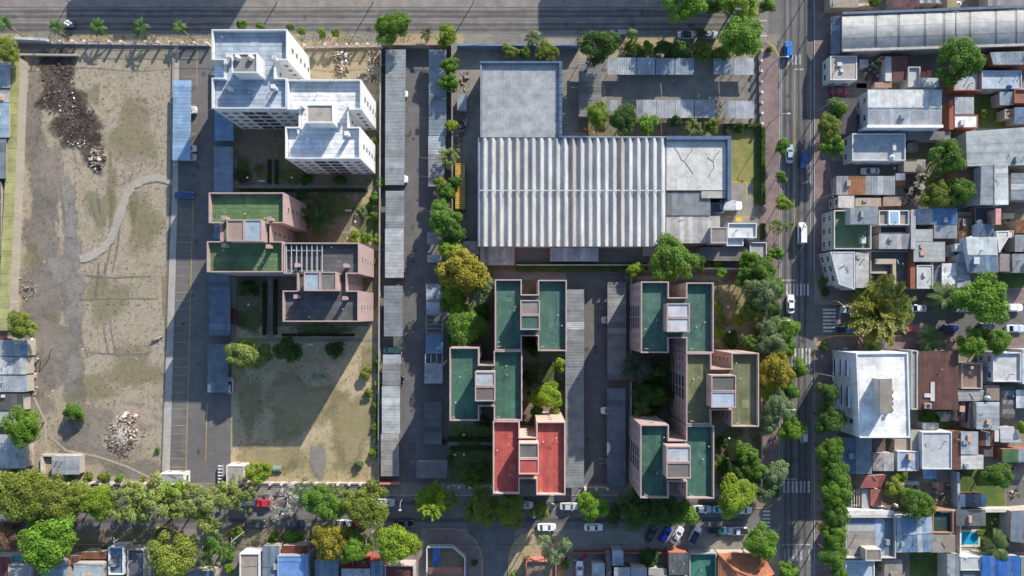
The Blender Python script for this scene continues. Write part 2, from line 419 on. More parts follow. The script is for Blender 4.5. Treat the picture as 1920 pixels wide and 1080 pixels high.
pv = raised('southwest_pavement', [(415, 1012), (428, 998), (458, 990.5), (790, 991.5), (790, 1030), (415, 1030)], 0, .1, M_SOIL)
ribbon('yellow_kerb', [(417, 1006), (428, 996), (442, 988), (459, 985)], .3, 0, .16, M_PAINT, YEL, pv)
pv = raised('corner_pavement', [(800, 991.5), (852, 991.5), (872, 997), (890, 1012), (900, 1030), (904, 1050), (904, 1400), (800, 1400)], 0, .12, M_TILE)
ribbon('worn_kerb', [(800, 991), (852, 991), (872.5, 996.5), (890.5, 1011.5), (900.5, 1030), (904.5, 1050), (904.5, 1400)], .2, 0, .135, M_PAINT, (.45, .28, .12), pv)
pv = raised('corner_pavement', [(1060, 1004), (1000, 992), (978, 1002), (962, 1020), (954, 1045), (952, 1400), (1060, 1400)], 0, .1, M_VERGE)
ribbon('worn_kerb', [(1003, 991.5), (978, 1001.5), (961.5, 1020), (953.5, 1045), (951.5, 1400)], .2, 0, .13, M_PAINT, (.45, .28, .12), pv)
pk = sheet('parking_strip', rect(1060, 991, 1425, 1032), Z2, M_YARD)
for k in range(10):
    MB().prism(px_poly(rect(1062+k*36, 997, 1097+k*36, 1030)), .005, .016).build('paving_slab', M_CONC, pk, jit((.25, .235, .21), .08))

# --- estate lanes, yards and gardens
wl = sheet('west_lane', [(327, 86), (440, 86), (432, 905), (300, 905)], Z2, M_ASPH)
raised('lane_pavement', [(327, 86), (336, 86), (334, 350), (318, 890), (304, 890), (318, 480), (324, 350)], 0, .08, M_PALE)
for k in range(33):
    y = 376+k*15.6; xa = 331-(y-375)*.024; xb = 362-(y-375)*.024
    if y < 890: stripe(wl, xa, y, xb, y+.9, jit((.4, .28, .11), .25), .014, 'bay_line')
for y0, y1 in ((375, 520), (520, 700), (700, 890)):
    xa = 362-(y0-375)*.026; xb = 362-(y1-375)*.026
    ribbon('bay_line', [(xa, y0), (xb, y1)], .16, .011, .015, M_MARK, (.46, .32, .1), wl)
for y in (108, 126, 143): stripe(wl, 341, y, 369, y+.9, (.5, .33, .1), .014, 'bay_line')
for y in (196, 213, 230, 250): stripe(wl, 359, y, 370, y+.9, (.5, .33, .1), .014, 'bay_line')
ribbon('bay_line', [(369.5, 90), (369, 162)], .16, .011, .015, M_MARK, (.46, .32, .1), wl)
ribbon('bay_line', [(388.5, 757), (385.5, 865)], .16, .011, .015, M_MARK, (.55, .36, .08), wl)
ml = sheet('middle_lane', [(712, 86), (842, 86), (842, 905), (712, 905)], Z2, M_ASPH)
for y in (535+3, 622, 866): stripe(ml, 770+random.uniform(-3, 3), y, 778, y+1.2, (.5, .36, .15), .014, 'lane_mark')
sheet('east_lane', rect(1060, 512, 1182, 916), Z2, M_ASPH)
sheet('entry_lane', rect(925, 507, 1062, 525), Z2+.002, M_YARD)
lot = sheet('vacant_lot', [(36, 92), (328, 92), (304, 907), (-40, 907), (-40, 640), (18, 640)], Z1+.001, M_LOT)
for c_ in ((128, 370, 12, 34), (133, 425, 13, 40), (137, 480, 16, 35), (133, 540, 22, 38), (140, 585, 18, 30), (135, 640, 18, 40), (138, 700, 20, 40), (142, 745, 18, 30), (140, 818, 26, 28), (110, 505, 25, 30)): soft('dirt_track', blob(*c_, 20, .12), M_TRACKS)
for c_ in ((62, 230, 18, 90), (85, 340, 26, 80), (78, 430, 30, 55), (75, 560, 40, 55), (90, 640, 45, 45), (50, 750, 40, 35), (70, 700, 45, 40), (180, 820, 60, 50), (250, 880, 50, 16)): soft('worn_patch', blob(*c_, 22, .16), M_EARTHS)
for c_ in ((175, 178, 14, 18), (250, 250, 40, 60), (270, 420, 30, 50), (200, 560, 40, 40), (250, 690, 50, 40), (60, 480, 15, 20), (190, 390, 30, 30), (170, 730, 40, 25), (310, 560, 6, 60), (210, 355, 8, 60), (250, 385, 8, 40)): soft('grass_patch', blob(*c_, 20, .22), M_OLIVES)
gr = random.Random(9)
for k in range(9):      # wheel ruts and footpaths worn into the field
    x0, y0 = gr.uniform(80, 270), gr.uniform(150, 700); ln = gr.uniform(60, 140); dx = gr.uniform(-25, 25)
    for o_ in (0, 13): soft_strip('wheel_rut', [(x0+o_, y0), (x0+o_+dx*.3, y0+ln*.5), (x0+o_+dx, y0+ln)], 3.2, M_EARTHS)
for pts in ([(145, 562), (215, 558), (300, 560)], [(150, 515), (210, 520), (290, 517)], [(160, 660), (220, 664), (290, 660)]): soft_strip('footpath', pts, 2.4, M_EARTHS)
for pts in ([(90, 815), (125, 845), (180, 855), (240, 875), (290, 900)], [(62, 740), (85, 790), (88, 845)]): soft_strip('footpath', pts, 3.4, M_PALES)
for c_ in ((455, 320, 14, 22), (555, 330, 30, 12), (620, 385, 45, 22), (560, 400, 30, 20), (470, 600, 22, 22), (600, 618, 50, 10), (690, 420, 16, 30)): soft('garden_lawn', blob(*c_, 18, .16), M_GREENS)
for c_ in ((1030, 715, 20, 30), (1000, 690, 16, 12), (880, 850, 30, 40), (1380, 830, 25, 30), (1375, 900, 30, 20), (1230, 720, 25, 40), (885, 590, 30, 16)): soft('garden_lawn', blob(*c_, 18, .16), M_GREENS)
for c_ in ((108, 135, 30, 40), (112, 175, 34, 35), (140, 222, 38, 36), (150, 250, 30, 28), (175, 285, 18, 30)): soft('burnt_ground', blob(*c_, 26, .2), M_BURNT)
sheet('estate_lawn', rect(432, 612, 713, 903), Z1, M_LAWN)
soft('worn_patch', blob(597, 862, 14, 30, 20, .15), M_TRACKS)
for c_ in ((530, 870, 40, 14), (650, 850, 25, 30), (640, 760, 30, 25), (470, 760, 20, 50), (690, 680, 14, 30)): soft('grass_patch', blob(*c_, 20, .2), M_OLIVES)
for c_ in ((560, 760, 60, 50), (660, 800, 35, 60), (500, 860, 50, 25)): soft('bare_patch', blob(*c_, 20, .2), M_LAWNS)
sheet('north_garden', rect(440, 82, 713, 345), Z1, M_VERGE)
sheet('estate_garden', rect(433, 240, 713, 612), Z2-.001, M_SOIL)
sheet('lawn_patch', [(690, 350), (713, 350), (713, 470), (640, 470)], Z3, M_LAWN)
sheet('lawn_patch', [(690, 612), (713, 560), (713, 640), (700, 640)], Z3, M_LAWN)
gp = raised('garden_path', rect(436, 347, 712, 353.5), 0, .05, M_YARD)
for a in ((439, 300, 446, 347), (510, 297, 515, 347), (434, 520, 443, 640), (502, 520, 512, 634), (445, 634, 706, 641), (640, 433, 716, 439)): raised('garden_path', rect(*a), 0, .045, M_YARD)
sheet('center_garden', rect(842, 488, 1062, 930), Z1, M_SOIL)
sheet('lawn_patch', rect(845, 795, 925, 905), Z2, M_GRASS)
for a in ((838, 586, 900, 592), (838, 829, 925, 835), (976, 690, 1060, 695), (838, 905, 1060, 912)): raised('garden_path', rect(*a), 0, .05, M_YARD)
sheet('east_garden', rect(1182, 510, 1426, 940), Z1, M_SOIL)
for c_ in ((1360, 570, 25, 35), (1365, 640, 28, 30), (1400, 600, 20, 45), (1375, 545, 30, 18), (1400, 560, 16, 30), (1385, 620, 30, 25), (1390, 850, 25, 40)): soft('lawn_patch', blob(*c_), M_LAWNS)
pp = tag(ribbon('garden_path', [(1170, 521), (1290, 520), (1345, 521), (1362, 538), (1383, 580), (1398, 625), (1403, 662)], .95, 0, .05, M_YARD, None, None), None, None, None, 'structure')
tag(ribbon('garden_path', [(1404, 785), (1394, 825), (1380, 870), (1372, 905)], .95, 0, .05, M_YARD, None, None), None, None, None, 'structure')
raised('garden_path', rect(1340, 593, 1385, 599), 0, .045, M_YARD)
fy = sheet('factory_yard', [(852, 92), (1426, 92), (1426, 490), (852, 490)], Z2-.002, M_YARD)
for k in range(7):
    for j in range(2):
        MB().prism(px_poly(rect(1137+k*40+.4, 141+j*23, 1176.5+k*40, 163.5+j*23)), .004, .014).build('paving_slab', M_CONC, fy, jit((.215, .195, .17), .09))
sheet('factory_lawn', rect(1372, 243, 1411.5, 344), Z3, M_FRESH)
sheet('factory_lawn', rect(1412, 243, 1424, 385), Z3, M_GRASS)
sheet('planting_bed', rect(1085, 222, 1360, 256), Z3, M_SOIL)
sheet('planting_bed', rect(968, 492, 1215, 507), Z3, M_GRASS)
for a in ((1371, 341, 1401, 342.6), (1399, 342.6, 1400.8, 375), (1362, 406, 1418, 407.5), (1380, 407, 1392, 416)): stripe(fy, *a, (.6, .42, .06), .016, 'yellow_line')
# back yards across the avenue
for nm, r_, m_ in (('lawn', (1826, 176, 1885, 240), M_GRASS), ('lawn', (1788, 880, 1885, 950), M_GRASS), ('lawn', (1706, 1034, 1778, 1120), M_GRASS), ('lawn', (1838, 960, 1890, 1030), M_GRASS),
                   ('patio', (1886, 900, 1960, 950), M_ASPH), ('driveway', (1557, 302, 1690, 330), M_ASPH), ('driveway', (1558, 156, 1625, 182), M_ASPH), ('patio', (1793, 1024, 1862, 1044), M_YARD),
                   ('back_yard', (1700, 250, 1808, 345), M_SOIL), ('back_yard', (1606, 108, 1662, 165), M_EARTH), ('back_yard', (1722, 768, 1788, 806), M_GRASS), ('back_yard', (1608, 905, 1790, 958), M_SOIL),
                   ('lawn', (1870, 505, 1960, 540), M_GRASS), ('patio', (1874, 388, 1960, 440), M_EARTH), ('back_yard', (1560, -60, 1960, 20), M_EARTH)):
    sheet(nm, rect(*r_), Z2, m_)

# manholes and trench patches on the avenue, streets and lanes
for x, y in ((1478, 180), (1500, 350), (1478, 470), (1505, 640), (1480, 760), (1500, 970)):
    p = P(x, y); MB().lathe((p.x, p.y, .004), [(.42, 0), (.42, .012), (.3, .014)], 16).build('manhole_cover', M_CONC, av, (.09, .085, .08))
for x0, y0, x1, y1 in ((1468, 205, 1486, 230), (1495, 395, 1515, 402), (1470, 590, 1480, 640), (1500, 730, 1518, 760), (1468, 860, 1500, 868), (1496, 985, 1512, 1010), (1472, 400, 1477, 470)):
    MB().prism(px_poly([(x0, y0), (x1, y0+random.uniform(-1, 1)), (x1+random.uniform(-1, 1), y1), (x0, y1)]), .006, .0085).build('road_patch', M_CONC, av, jit((.12, .118, .115), .2))
for x0, y0, x1, y1 in ((765, 200, 790, 212), (763, 330, 772, 380), (775, 520, 795, 560), (760, 700, 785, 712), (766, 830, 780, 850)):
    MB().prism(px_poly(rect(x0, y0, x1, y1)), .009, .0115).build('road_patch', M_CONC, ml, jit((.14, .134, .13), .18))
for x0, y0, x1, y1 in ((360, 420, 385, 432), (350, 640, 380, 660), (365, 300, 390, 312), (342, 800, 352, 850)):
    MB().prism(px_poly(rect(x0, y0, x1, y1)), .009, .0115).build('road_patch', M_CONC, wl, jit((.14, .134, .13), .18))
for x, y in ((775, 260), (778, 470), (772, 770)):
    p = P(x, y); MB().lathe((p.x, p.y, .008), [(.38, 0), (.38, .012), (.3, .014)], 14).build('manhole_cover', M_CONC, ml, (.09, .085, .08))

# tyre wear and oil stains
for y in (21, 30, 46, 55): soft_strip('tyre_wear', [(x_, y+random.uniform(-1.2, 1.2)) for x_ in range(-200, 1440, 60)], 5, M_WEAR)
for x in (1473, 1483, 1498, 1510): soft_strip('tyre_wear', [(x+random.uniform(-1, 1), y_) for y_ in range(-100, 1160, 60)], 4, M_WEAR)
for y in (944, 975): soft_strip('tyre_wear', [(x_, y+random.uniform(-1.2, 1.2)) for x_ in range(-100, 1420, 60)], 6, M_WEAR)
go = random.Random(21)
for k in range(34):
    x, y = go.choice([(go.uniform(60, 1380), go.uniform(18, 60)), (go.uniform(762, 795), go.uniform(120, 880)), (go.uniform(335, 385), go.uniform(120, 880)), (go.uniform(1468, 1520), go.uniform(60, 1060)), (go.uniform(1100, 1135), go.uniform(560, 900))])
    soft('oil_stain', blob(x, y, go.uniform(1.5, 5), go.uniform(2, 6), 12, .2), M_WEAR)

# ---------------------------------------------------------------- windows and doors on walls
_wc = {}
def win_meshes(w, h):
    k = (round(w, 2), round(h, 2))
    if k not in _wc:
        f = MB(); t, d = .09, .09
        f.box(-w/2-t, 0, -h/2-t, w/2+t, d, -h/2); f.box(-w/2-t, 0, h/2, w/2+t, d, h/2+t)
        f.box(-w/2-t, 0, -h/2, -w/2, d, h/2); f.box(w/2, 0, -h/2, w/2+t, d, h/2); f.box(-.03, .01, -h/2, .03, d-.02, h/2)
        g = MB().box(-w/2, .005, -h/2, w/2, .04, h/2)
        _wc[k] = (mesh('window_frame', f.v, f.f), mesh('window_pane', g.v, g.f))
    return _wc[k]
def wall_windows(root, poly, zs, w=1.2, h=1.1, step=3.0, margin=1.0, color=(.6, .6, .58), mat=None, edges=None, name='window', door=False, dens=1.0):
    n = len(poly); rl = root.location
    for i in range(n):
        a = Vector(poly[i][:2]); b = Vector(poly[(i+1) % n][:2]); L = (b-a).length
        if L < w+2*margin*.6 or (edges is not None and i not in edges): continue
        d = (b-a).normalized(); nrm = Vector((d.y, -d.x)); mid = (a+b)/2
        if nrm.dot(-mid) < -14.0: continue      # walls turned well away from the drone stay plain
        k = max(1, int((L-2*margin)/step)+1 if L > 2*margin+w else 1)
        for zc in zs:
            for j in range(k):
                if random.random() > dens: continue
                t = L/2 if k == 1 else margin+w/2+(L-2*margin-w)*j/(k-1)
                p = a+d*t+nrm*.003
                fm, pm = win_meshes(w, h)
                ang = math.atan2(-d.y, -d.x)
                # local +y is outward
                ang = math.atan2(nrm.y, nrm.x)-math.pi/2
                o = link(name, fm, M_PAINT, root, color, (p.x-rl.x, p.y-rl.y, zc-rl.z), ang)
                link('pane', pm, M_GLASS, o)
        if door and L > 3:
            p = a+d*min(L*.22, 1.6)+nrm*.003; ang = math.atan2(nrm.y, nrm.x)-math.pi/2
            if 'door' not in _wc:
                m_ = MB().box(-.45, 0, 0, .45, .06, 2.05); hd = MB().box(.3, .06, 1.0, .38, .11, 1.05); _wc['door'] = (mesh('door', m_.v, m_.f), mesh('handle', hd.v, hd.f))
            o = link('door', _wc['door'][0], M_WOOD, root, (.2, .13, .08), (p.x-rl.x, p.y-rl.y, .02-rl.z), ang)
            link('handle', _wc['door'][1], M_RIM, o); door = False

# ---------------------------------------------------------------- apartment blocks: H plan, two wings and a core with a stair head
def apartment(label, plan, A, B, C, z, wall, deck, stair, stair_h=3.6, decks=None, vents=(), tank=None, parts=2, group=None, wcol=(.42, .38, .36), glazed=(), pane2=None):
    if plan == 'V':
        o = [(A[0], A[1]), (A[2], A[1]), (A[2], C[0]), (B[0], C[0]), (B[0], B[1]), (B[2], B[1]), (B[2], B[3]), (B[0], B[3]), (B[0], C[1]), (A[2], C[1]), (A[2], A[3]), (A[0], A[3])]
        core = (A[2], C[0], B[0], C[1])
    else:
        o = [(A[0], A[1]), (A[2], A[1]), (A[2], A[3]), (C[1], A[3]), (C[1], B[1]), (B[2], B[1]), (B[2], B[3]), (B[0], B[3]), (B[0], B[1]), (C[0], B[1]), (C[0], A[3]), (A[0], A[3])]
        core = (C[0], A[3], C[1], B[1])
    poly = px_poly(o, z); n = len(poly)
    cx = sum(p[0] for p in poly)/n; cy = sum(p[1] for p in poly)/n
    root = thing('apartment_block', label, 'building', (cx, cy, 0), 0, group)
    inn = offset(poly, .22); zd = z-1.15
    b = MB()
    vs = [(x, y, 0) for x, y in poly]+[(x, y, z) for x, y in poly]
    fs = [(i, (i+1) % n, n+(i+1) % n, n+i) for i in range(n)]
    b.add(vs, fs)
    b.build('wall', M_PLASTER, root, wall)
    rim = MB()      # parapet cap, slightly proud of the wall
    out = offset(poly, -.03)
    vs = [(x, y, z) for x, y in out]+[(x, y, z) for x, y in inn]+[(x, y, zd) for x, y in inn]+[(x, y, z-.18) for x, y in out]
    fs = [(i, (i+1) % n, n+(i+1) % n, n+i) for i in range(n)]+[(n+i, n+(i+1) % n, 2*n+(i+1) % n, 2*n+i) for i in range(n)]+[(3*n+i, 3*n+(i+1) % n, (i+1) % n, i) for i in range(n)]
    rim.add(vs, fs).build('parapet', M_PLASTER, root, tuple(min(.8, c*1.02) for c in wall))
    MB().add([(x, y, zd-.02) for x, y in inn], [tuple(range(n))]).build('roof_slab', M_CONC, root, (.2, .2, .19))
    ds = decks or (deck, deck, deck)
    for rr, c in zip((A, B, core), ds):
        p0 = P(rr[0], rr[1], z); p1 = P(rr[2], rr[3], z); x0, x1, y0, y1 = p0.x, p1.x, p1.y, p0.y
        iscore = rr is core
        if iscore:
            if plan == 'V': x0 -= .3; x1 += .3; y0 += .3; y1 -= .3
            else: y0 -= .3; y1 += .3; x0 += .3; x1 -= .3
        else: x0 += .3; x1 -= .3; y0 += .3; y1 -= .3
        vertical = (y1-y0) > (x1-x0)
        m = max(2, round(((x1-x0) if vertical else (y1-y0))/1.02))
        for i in range(m):
            zt = zd+random.uniform(.004, .012)+(.012 if iscore else 0)
            if vertical: q = (x0+(x1-x0)*i/m+.03, y0, x0+(x1-x0)*(i+1)/m-.03, y1)
            else: q = (x0, y0+(y1-y0)*i/m+.03, x1, y0+(y1-y0)*(i+1)/m-.03)
            MB().box(q[0], q[1], zd-.03, q[2], q[3], zt).build('roof_membrane_strip', M_MEMB, root, jit(c, .14))
    gq = random.Random(label)
    for rr, c in zip((A, B), ds):       # patches, drains and pipes on the wing roofs
        for k in range(4):
            u, v = gq.uniform(.12, .8), gq.uniform(.1, .85); w_, h_ = gq.uniform(4, 14), gq.uniform(4, 16)
            x, y = rr[0]+(rr[2]-rr[0]-w_)*u+1, rr[1]+(rr[3]-rr[1]-h_)*v+1; k_ = gq.choice((.78, .85, 1.15, 1.25))
            MB().prism(px_poly(rect(x, y, min(x+w_, rr[2]-4), min(y+h_, rr[3]-4)), z), zd+.02, zd+.03+.004*k).build('roof_patch', M_MEMB, root, tuple(min(.8, q_*k_+.004) for q_ in c))
        for k in range(2):
            p = P(rr[0]+6+(rr[2]-rr[0]-12)*gq.random(), rr[1]+6+(rr[3]-rr[1]-12)*gq.random(), z)
            MB().lathe((p.x, p.y, zd), [(.07, 0), (.07, .7), (.13, .72), (.05, .8)], 8).build('vent_pipe', M_PAINT, root, (.55, .55, .55))
        p = P(rr[0]+8, rr[3]-8, z); MB().bar((p.x, p.y, zd), (p.x, p.y, zd+2.6), .05).bar((p.x-.5, p.y, zd+2.5), (p.x+.5, p.y, zd+2.5), .04).bar((p.x-.35, p.y+.05, zd+2.2), (p.x+.35, p.y+.05, zd+2.2), .04).build('aerial', M_PAINT, root, (.4, .4, .4))
    # stair head
    zs = z+stair_h; sp = px_poly(rect(*stair), zs)
    xs = [p[0] for p in sp]; ys = [p[1] for p in sp]; sx0, sx1, sy0, sy1 = min(xs), max(xs), min(ys), max(ys)
    sh = MB().prism(ccw([(sx0, sy0), (sx1, sy0), (sx1, sy1), (sx0, sy1)]), zd+.02, zs-.35).build('stair_head', M_PLASTER, root, wall)
    if (sx1-sx0) > (sy1-sy0): f = parts; halves = [(sx0, sy0, sx0+(sx1-sx0)*.5-.06, sy1), (sx0+(sx1-sx0)*.5+.06, sy0, sx1, sy1)]
    else: halves = [(sx0, sy0+(sy1-sy0)*.5+.06, sx1, sy1), (sx0, sy0, sx1, sy0+(sy1-sy0)*.5-.06)]
    if parts == 1: halves = [(sx0, sy0, sx1, sy1)]
    for hi, q in enumerate(halves):
        c = (pane2 or ((.22, .20, .18), (.34, .36, .38)))[hi % 2]
        zz = zs-.04*hi
        ring = MB(); t = .2
        ring.box(q[0]-.05, q[1]-.05, zs-.35, q[2]+.05, q[1]+t, zz); ring.box(q[0]-.05, q[3]-t, zs-.35, q[2]+.05, q[3]+.05, zz)
        ring.box(q[0]-.05, q[1]+t, zs-.35, q[0]+t, q[3]-t, zz); ring.box(q[2]-t, q[1]+t, zs-.35, q[2]+.05, q[3]-t, zz)
        ring.build('stair_head_rim', M_PLASTER, sh, jit(wall), root=root)
        MB().box(q[0]+t, q[1]+t, zs-.35, q[2]-t, q[3]-t, zs-.22).build('stair_head_roof', M_CONC, sh, c, root=root)
    if tank:
        for tx, ty in tank:
            p = P(tx, ty, zs)
            tk = MB().lathe((p.x, p.y, zs-.22), [(.55, 0), (.6, .05), (.6, .7), (.3, .95), (.12, 1.0), (.12, 1.08)]).build('roof_tank', M_PAINT, root, (.62, .58, .52), True)
    for vx, vy in vents:
        p = P(vx, vy, z+1.2)
        v_ = MB().box(p.x-.35, p.y-.3, zd+.02, p.x+.35, p.y+.3, z+1.2).build('vent_stack', M_PLASTER, root, wall)
        MB().box(p.x-.48, p.y-.43, z+1.2, p.x+.48, p.y+.43, z+1.34).build('vent_cap', M_CONC, v_, jit(tuple(c*.95 for c in wall)), root=root)
    fl = [1.55+2.78*i for i in range(5)]
    long_e = [i for i in range(n) if (Vector(poly[i])-Vector(poly[(i+1) % n])).length > 9]
    short_e = [i for i in range(n) if i not in long_e]
    gl = [i for i in long_e if i in glazed or 'all' in glazed]
    wall_windows(root, poly, fl, 1.1, 1.15, 2.6, 1.0, wcol, edges=[i for i in long_e if i not in gl])
    for i in gl:      # a stack of glazed loggias in the middle of the long side, small windows each side
        a, b_ = Vector(poly[i]), Vector(poly[(i+1) % n]); d = (b_-a); L = d.length; d.normalize(); q = [a+d*(L*.34), a+d*(L*.66)]
        sub = [tuple(q[0]), tuple(q[1]), (0, 0)]
        wall_windows(root, [tuple(a+d*(L*.33)), tuple(a+d*(L*.67))], fl, 2.25, 1.75, 2.6, .15, (.3, .27, .27), edges=[0], name='loggia_window')
        wall_windows(root, [tuple(a), tuple(a+d*(L*.32))], fl, 1.1, 1.0, 2.4, .8, wcol, edges=[0])
        wall_windows(root, [tuple(a+d*(L*.68)), tuple(b_)], fl, 1.1, 1.0, 2.4, .8, wcol, edges=[0])
    wall_windows(root, poly, fl, .7, 1.1, 9.0, .7, wcol, edges=short_e)
    return root

WHITE = (.60, .62, .63); PINK = (.42, .305, .285)
apartment('white apartment block with pale blue weathered roof and two round tanks', 'H', (397, 55, 538, 112), (397, 146, 537, 203), (420, 515), 16.2, WHITE, (.36, .42, .48), (435, 100, 482, 136), 3.2, parts=1, vents=((428, 104), (514, 108), (428, 163), (512, 162)), tank=((446, 109), (471, 109)), glazed=('all',), pane2=((.24, .22, .2),)*2)
apartment('white apartment block with bright white roof, joined to the tanked block', 'H', (538.5, 149, 677, 205), (535, 238, 675, 297), (560, 653), 16.2, (.68, .69, .69), (.70, .71, .71), (575, 196, 624, 230), 3.2, parts=1, vents=((563, 196), (650, 197), (562, 247), (650, 250)), glazed=('all',), pane2=((.4, .34, .29),)*2)
GREEN = (.10, .175, .075); TEAL = (.058, .13, .10); OLIVE = (.155, .165, .08); REDD = (.42, .085, .07); GREY = (.10, .10, .105)
apartment('pink apartment block with grass green roof north of the dry lawn', 'H', (391.5, 361, 532, 418), (388, 452.5, 530, 510), (413, 507), 15.6, PINK, GREEN, (425, 412, 490, 452), 3.0, vents=((420, 408), (505, 410), (420, 460), (503, 462)), pane2=((.33, .25, .2), (.32, .40, .46)))
apartment('pink apartment block with charcoal roof and white roof beams', 'H', (532, 455, 673, 513), (530, 545, 672, 603), (557, 650), 15.6, PINK, GREY, (570, 510, 630, 545), 3.0, vents=((557, 497), (648, 498), (555, 556), (646, 559)), glazed=(), pane2=((.3, .38, .42), (.17, .16, .14)))
apartment('teal roofed block beside the factory hedge, with bare concrete stair head', 'V', (928, 524, 978, 657), (1009, 525, 1062.5, 658), (552, 630), 15.5, PINK, TEAL, (976, 563, 1012, 618), 3.0, pane2=((.24, .21, .19), (.055, .12, .09)))
apartment('teal roofed block with paired stair head, between the middle lane and red block', 'V', (843, 652, 898, 789), (926, 658, 979, 788.6), (684, 762), 15.5, PINK, (.05, .13, .09), (891, 697, 928, 752), 3.0, pane2=((.36, .38, .40), (.14, .125, .11)))
apartment('apartment block with bright red roof beside the south street', 'V', (924.5, 789.6, 974, 926), (1006, 791, 1060, 928), (820, 898), 15.5, (.55, .40, .34), REDD, (973, 831, 1010, 889), 3.0, pane2=((.13, .125, .12), (.40, .08, .07)))
apartment('teal roofed block with white capped stair head by the curved garden path', 'V', (1202, 528, 1254, 661.5), (1287, 530, 1338, 661.5), (557.6, 634), 15.5, PINK, TEAL, (1251, 569, 1293, 622), 3.0, glazed=('all',), pane2=((.45, .46, .48), (.46, .46, .47)))
apartment('olive roofed block standing between two teal roofed blocks', 'V', (1287, 662.2, 1334, 796), (1372, 662, 1423, 800), (691, 769), 15.5, PINK, OLIVE, (1334, 704, 1380, 764), 3.0, glazed=('all',), pane2=((.12, .12, .11), (.36, .42, .48)))
apartment('teal roofed block with grimy stair head above the south street trees', 'V', (1201, 796.6, 1254, 934), (1287, 798, 1339, 935), (825.5, 903), 15.5, PINK, (.045, .12, .085), (1250, 837, 1295, 897), 3.0, glazed=('all',), pane2=((.40, .41, .43), (.15, .135, .12)))
# blocks across the north street that throw the long shade on it (outside the picture)
for lab, a, b_, c_, z in (('white apartment block across the north street, west of the palms', (190, -415, 520, -355), (188, -320, 520, -262), (240, 450), 16), ('pink apartment block across the north street opposite the factory', (1165, -420, 1500, -350), (1165, -315, 1500, -246), (1200, 1450), 15.5)):
    apartment(lab, 'H', a, b_, c_, z, PINK if 'pink' in lab else WHITE, GREY, (c_[0]+60, b_[1]-35, c_[0]+130, b_[1]), 3.0)

# roof lights and beams on the charcoal roof
bm = thing('roof_pergola', 'row of white beams over the charcoal apartment roof', 'pergola', P(575, 480, 14.6))
for i in range(8):
    a = P(537+i*9.6, 458, 15.2); b_ = P(537+i*9.6, 511, 15.2)
    MB().bar(a, b_, .16, .2).build('beam', M_PAINT, bm, (.36, .38, .39))
for y in (470, 508):
    MB().bar(P(535, y, 14.98), P(606, y, 14.98), .14, .2).build('cross_beam', M_PAINT, bm, (.33, .35, .36))
for x, y in ((536, 459), (606, 459), (536, 510), (606, 510)):
    p = P(x, y, 15.1); MB().box(p.x-.08, p.y-.08, 14.46, p.x+.08, p.y+.08, 15.0).build('post', M_PAINT, bm, (.33, .35, .36))

# ---------------------------------------------------------------- sheet roofs
def bil(q, u, v):
    (x0, y0), (x1, y1), (x2, y2), (x3, y3) = q      # NW NE SE SW
    xa = x0+(x1-x0)*u; ya = y0+(y1-y0)*u; xb = x3+(x2-x3)*u; yb = y3+(y2-y3)*u
    return xa+(xb-xa)*v, ya+(yb-ya)*v
def as_quad(r):
    return rect(*r) if len(r) == 4 and not isinstance(r[0], (tuple, list)) else list(r)
def sheets(root, q, zf, axis, n, colors, mat=M_SHEET, parent=None, name='roof_sheet', ridges=4, amp=.035):
    """n sheets side by side on quad q (picture units); axis = direction each sheet runs; zf(u,v) = height"""
    par = parent or root
    for i in range(n):
        a0, a1 = i/n, (i+1)/n; b = MB(); st = random.uniform(0, .045); vs, fs = [], []
        m = ridges*2+1
        for k in range(m):
            t = a0+(a1-a0)*k/(m-1); dz = (amp if k % 2 else 0)+st
            for e in (0, 1):
                u, v = (t, e) if axis == 'y' else (e, t)
                x, y = bil(q, u, v); z = zf(u, v)+dz
                vs.append(P(x, y, z))
        for k in range(m-1): fs.append((2*k, 2*k+1, 2*k+3, 2*k+2))
        if axis == 'x': fs = [tuple(reversed(f)) for f in fs]
        c = colors[i % len(colors)] if isinstance(colors, list) else colors
        mt = mat
        if len(c) > 3: mt = M_RUSTY; c = c[:3]
        t_ = random.random(); c = tuple(v*(1.28 if t_ < .06 else .72 if t_ < .13 else 1) for v in c)
        b.add(vs, fs).build(name, mt, par, jit(c, .075), root=root)
def nsheets(q, axis, w=1.05):
    a, b, c, d = [P(*p) for p in q]
    L = ((b-a).length+(c-d).length)/2 if axis == 'y' else ((d-a).length+(c-b).length)/2
    return max(1, min(26, round(L/w)))
WALLC = (.42, .38, .33)
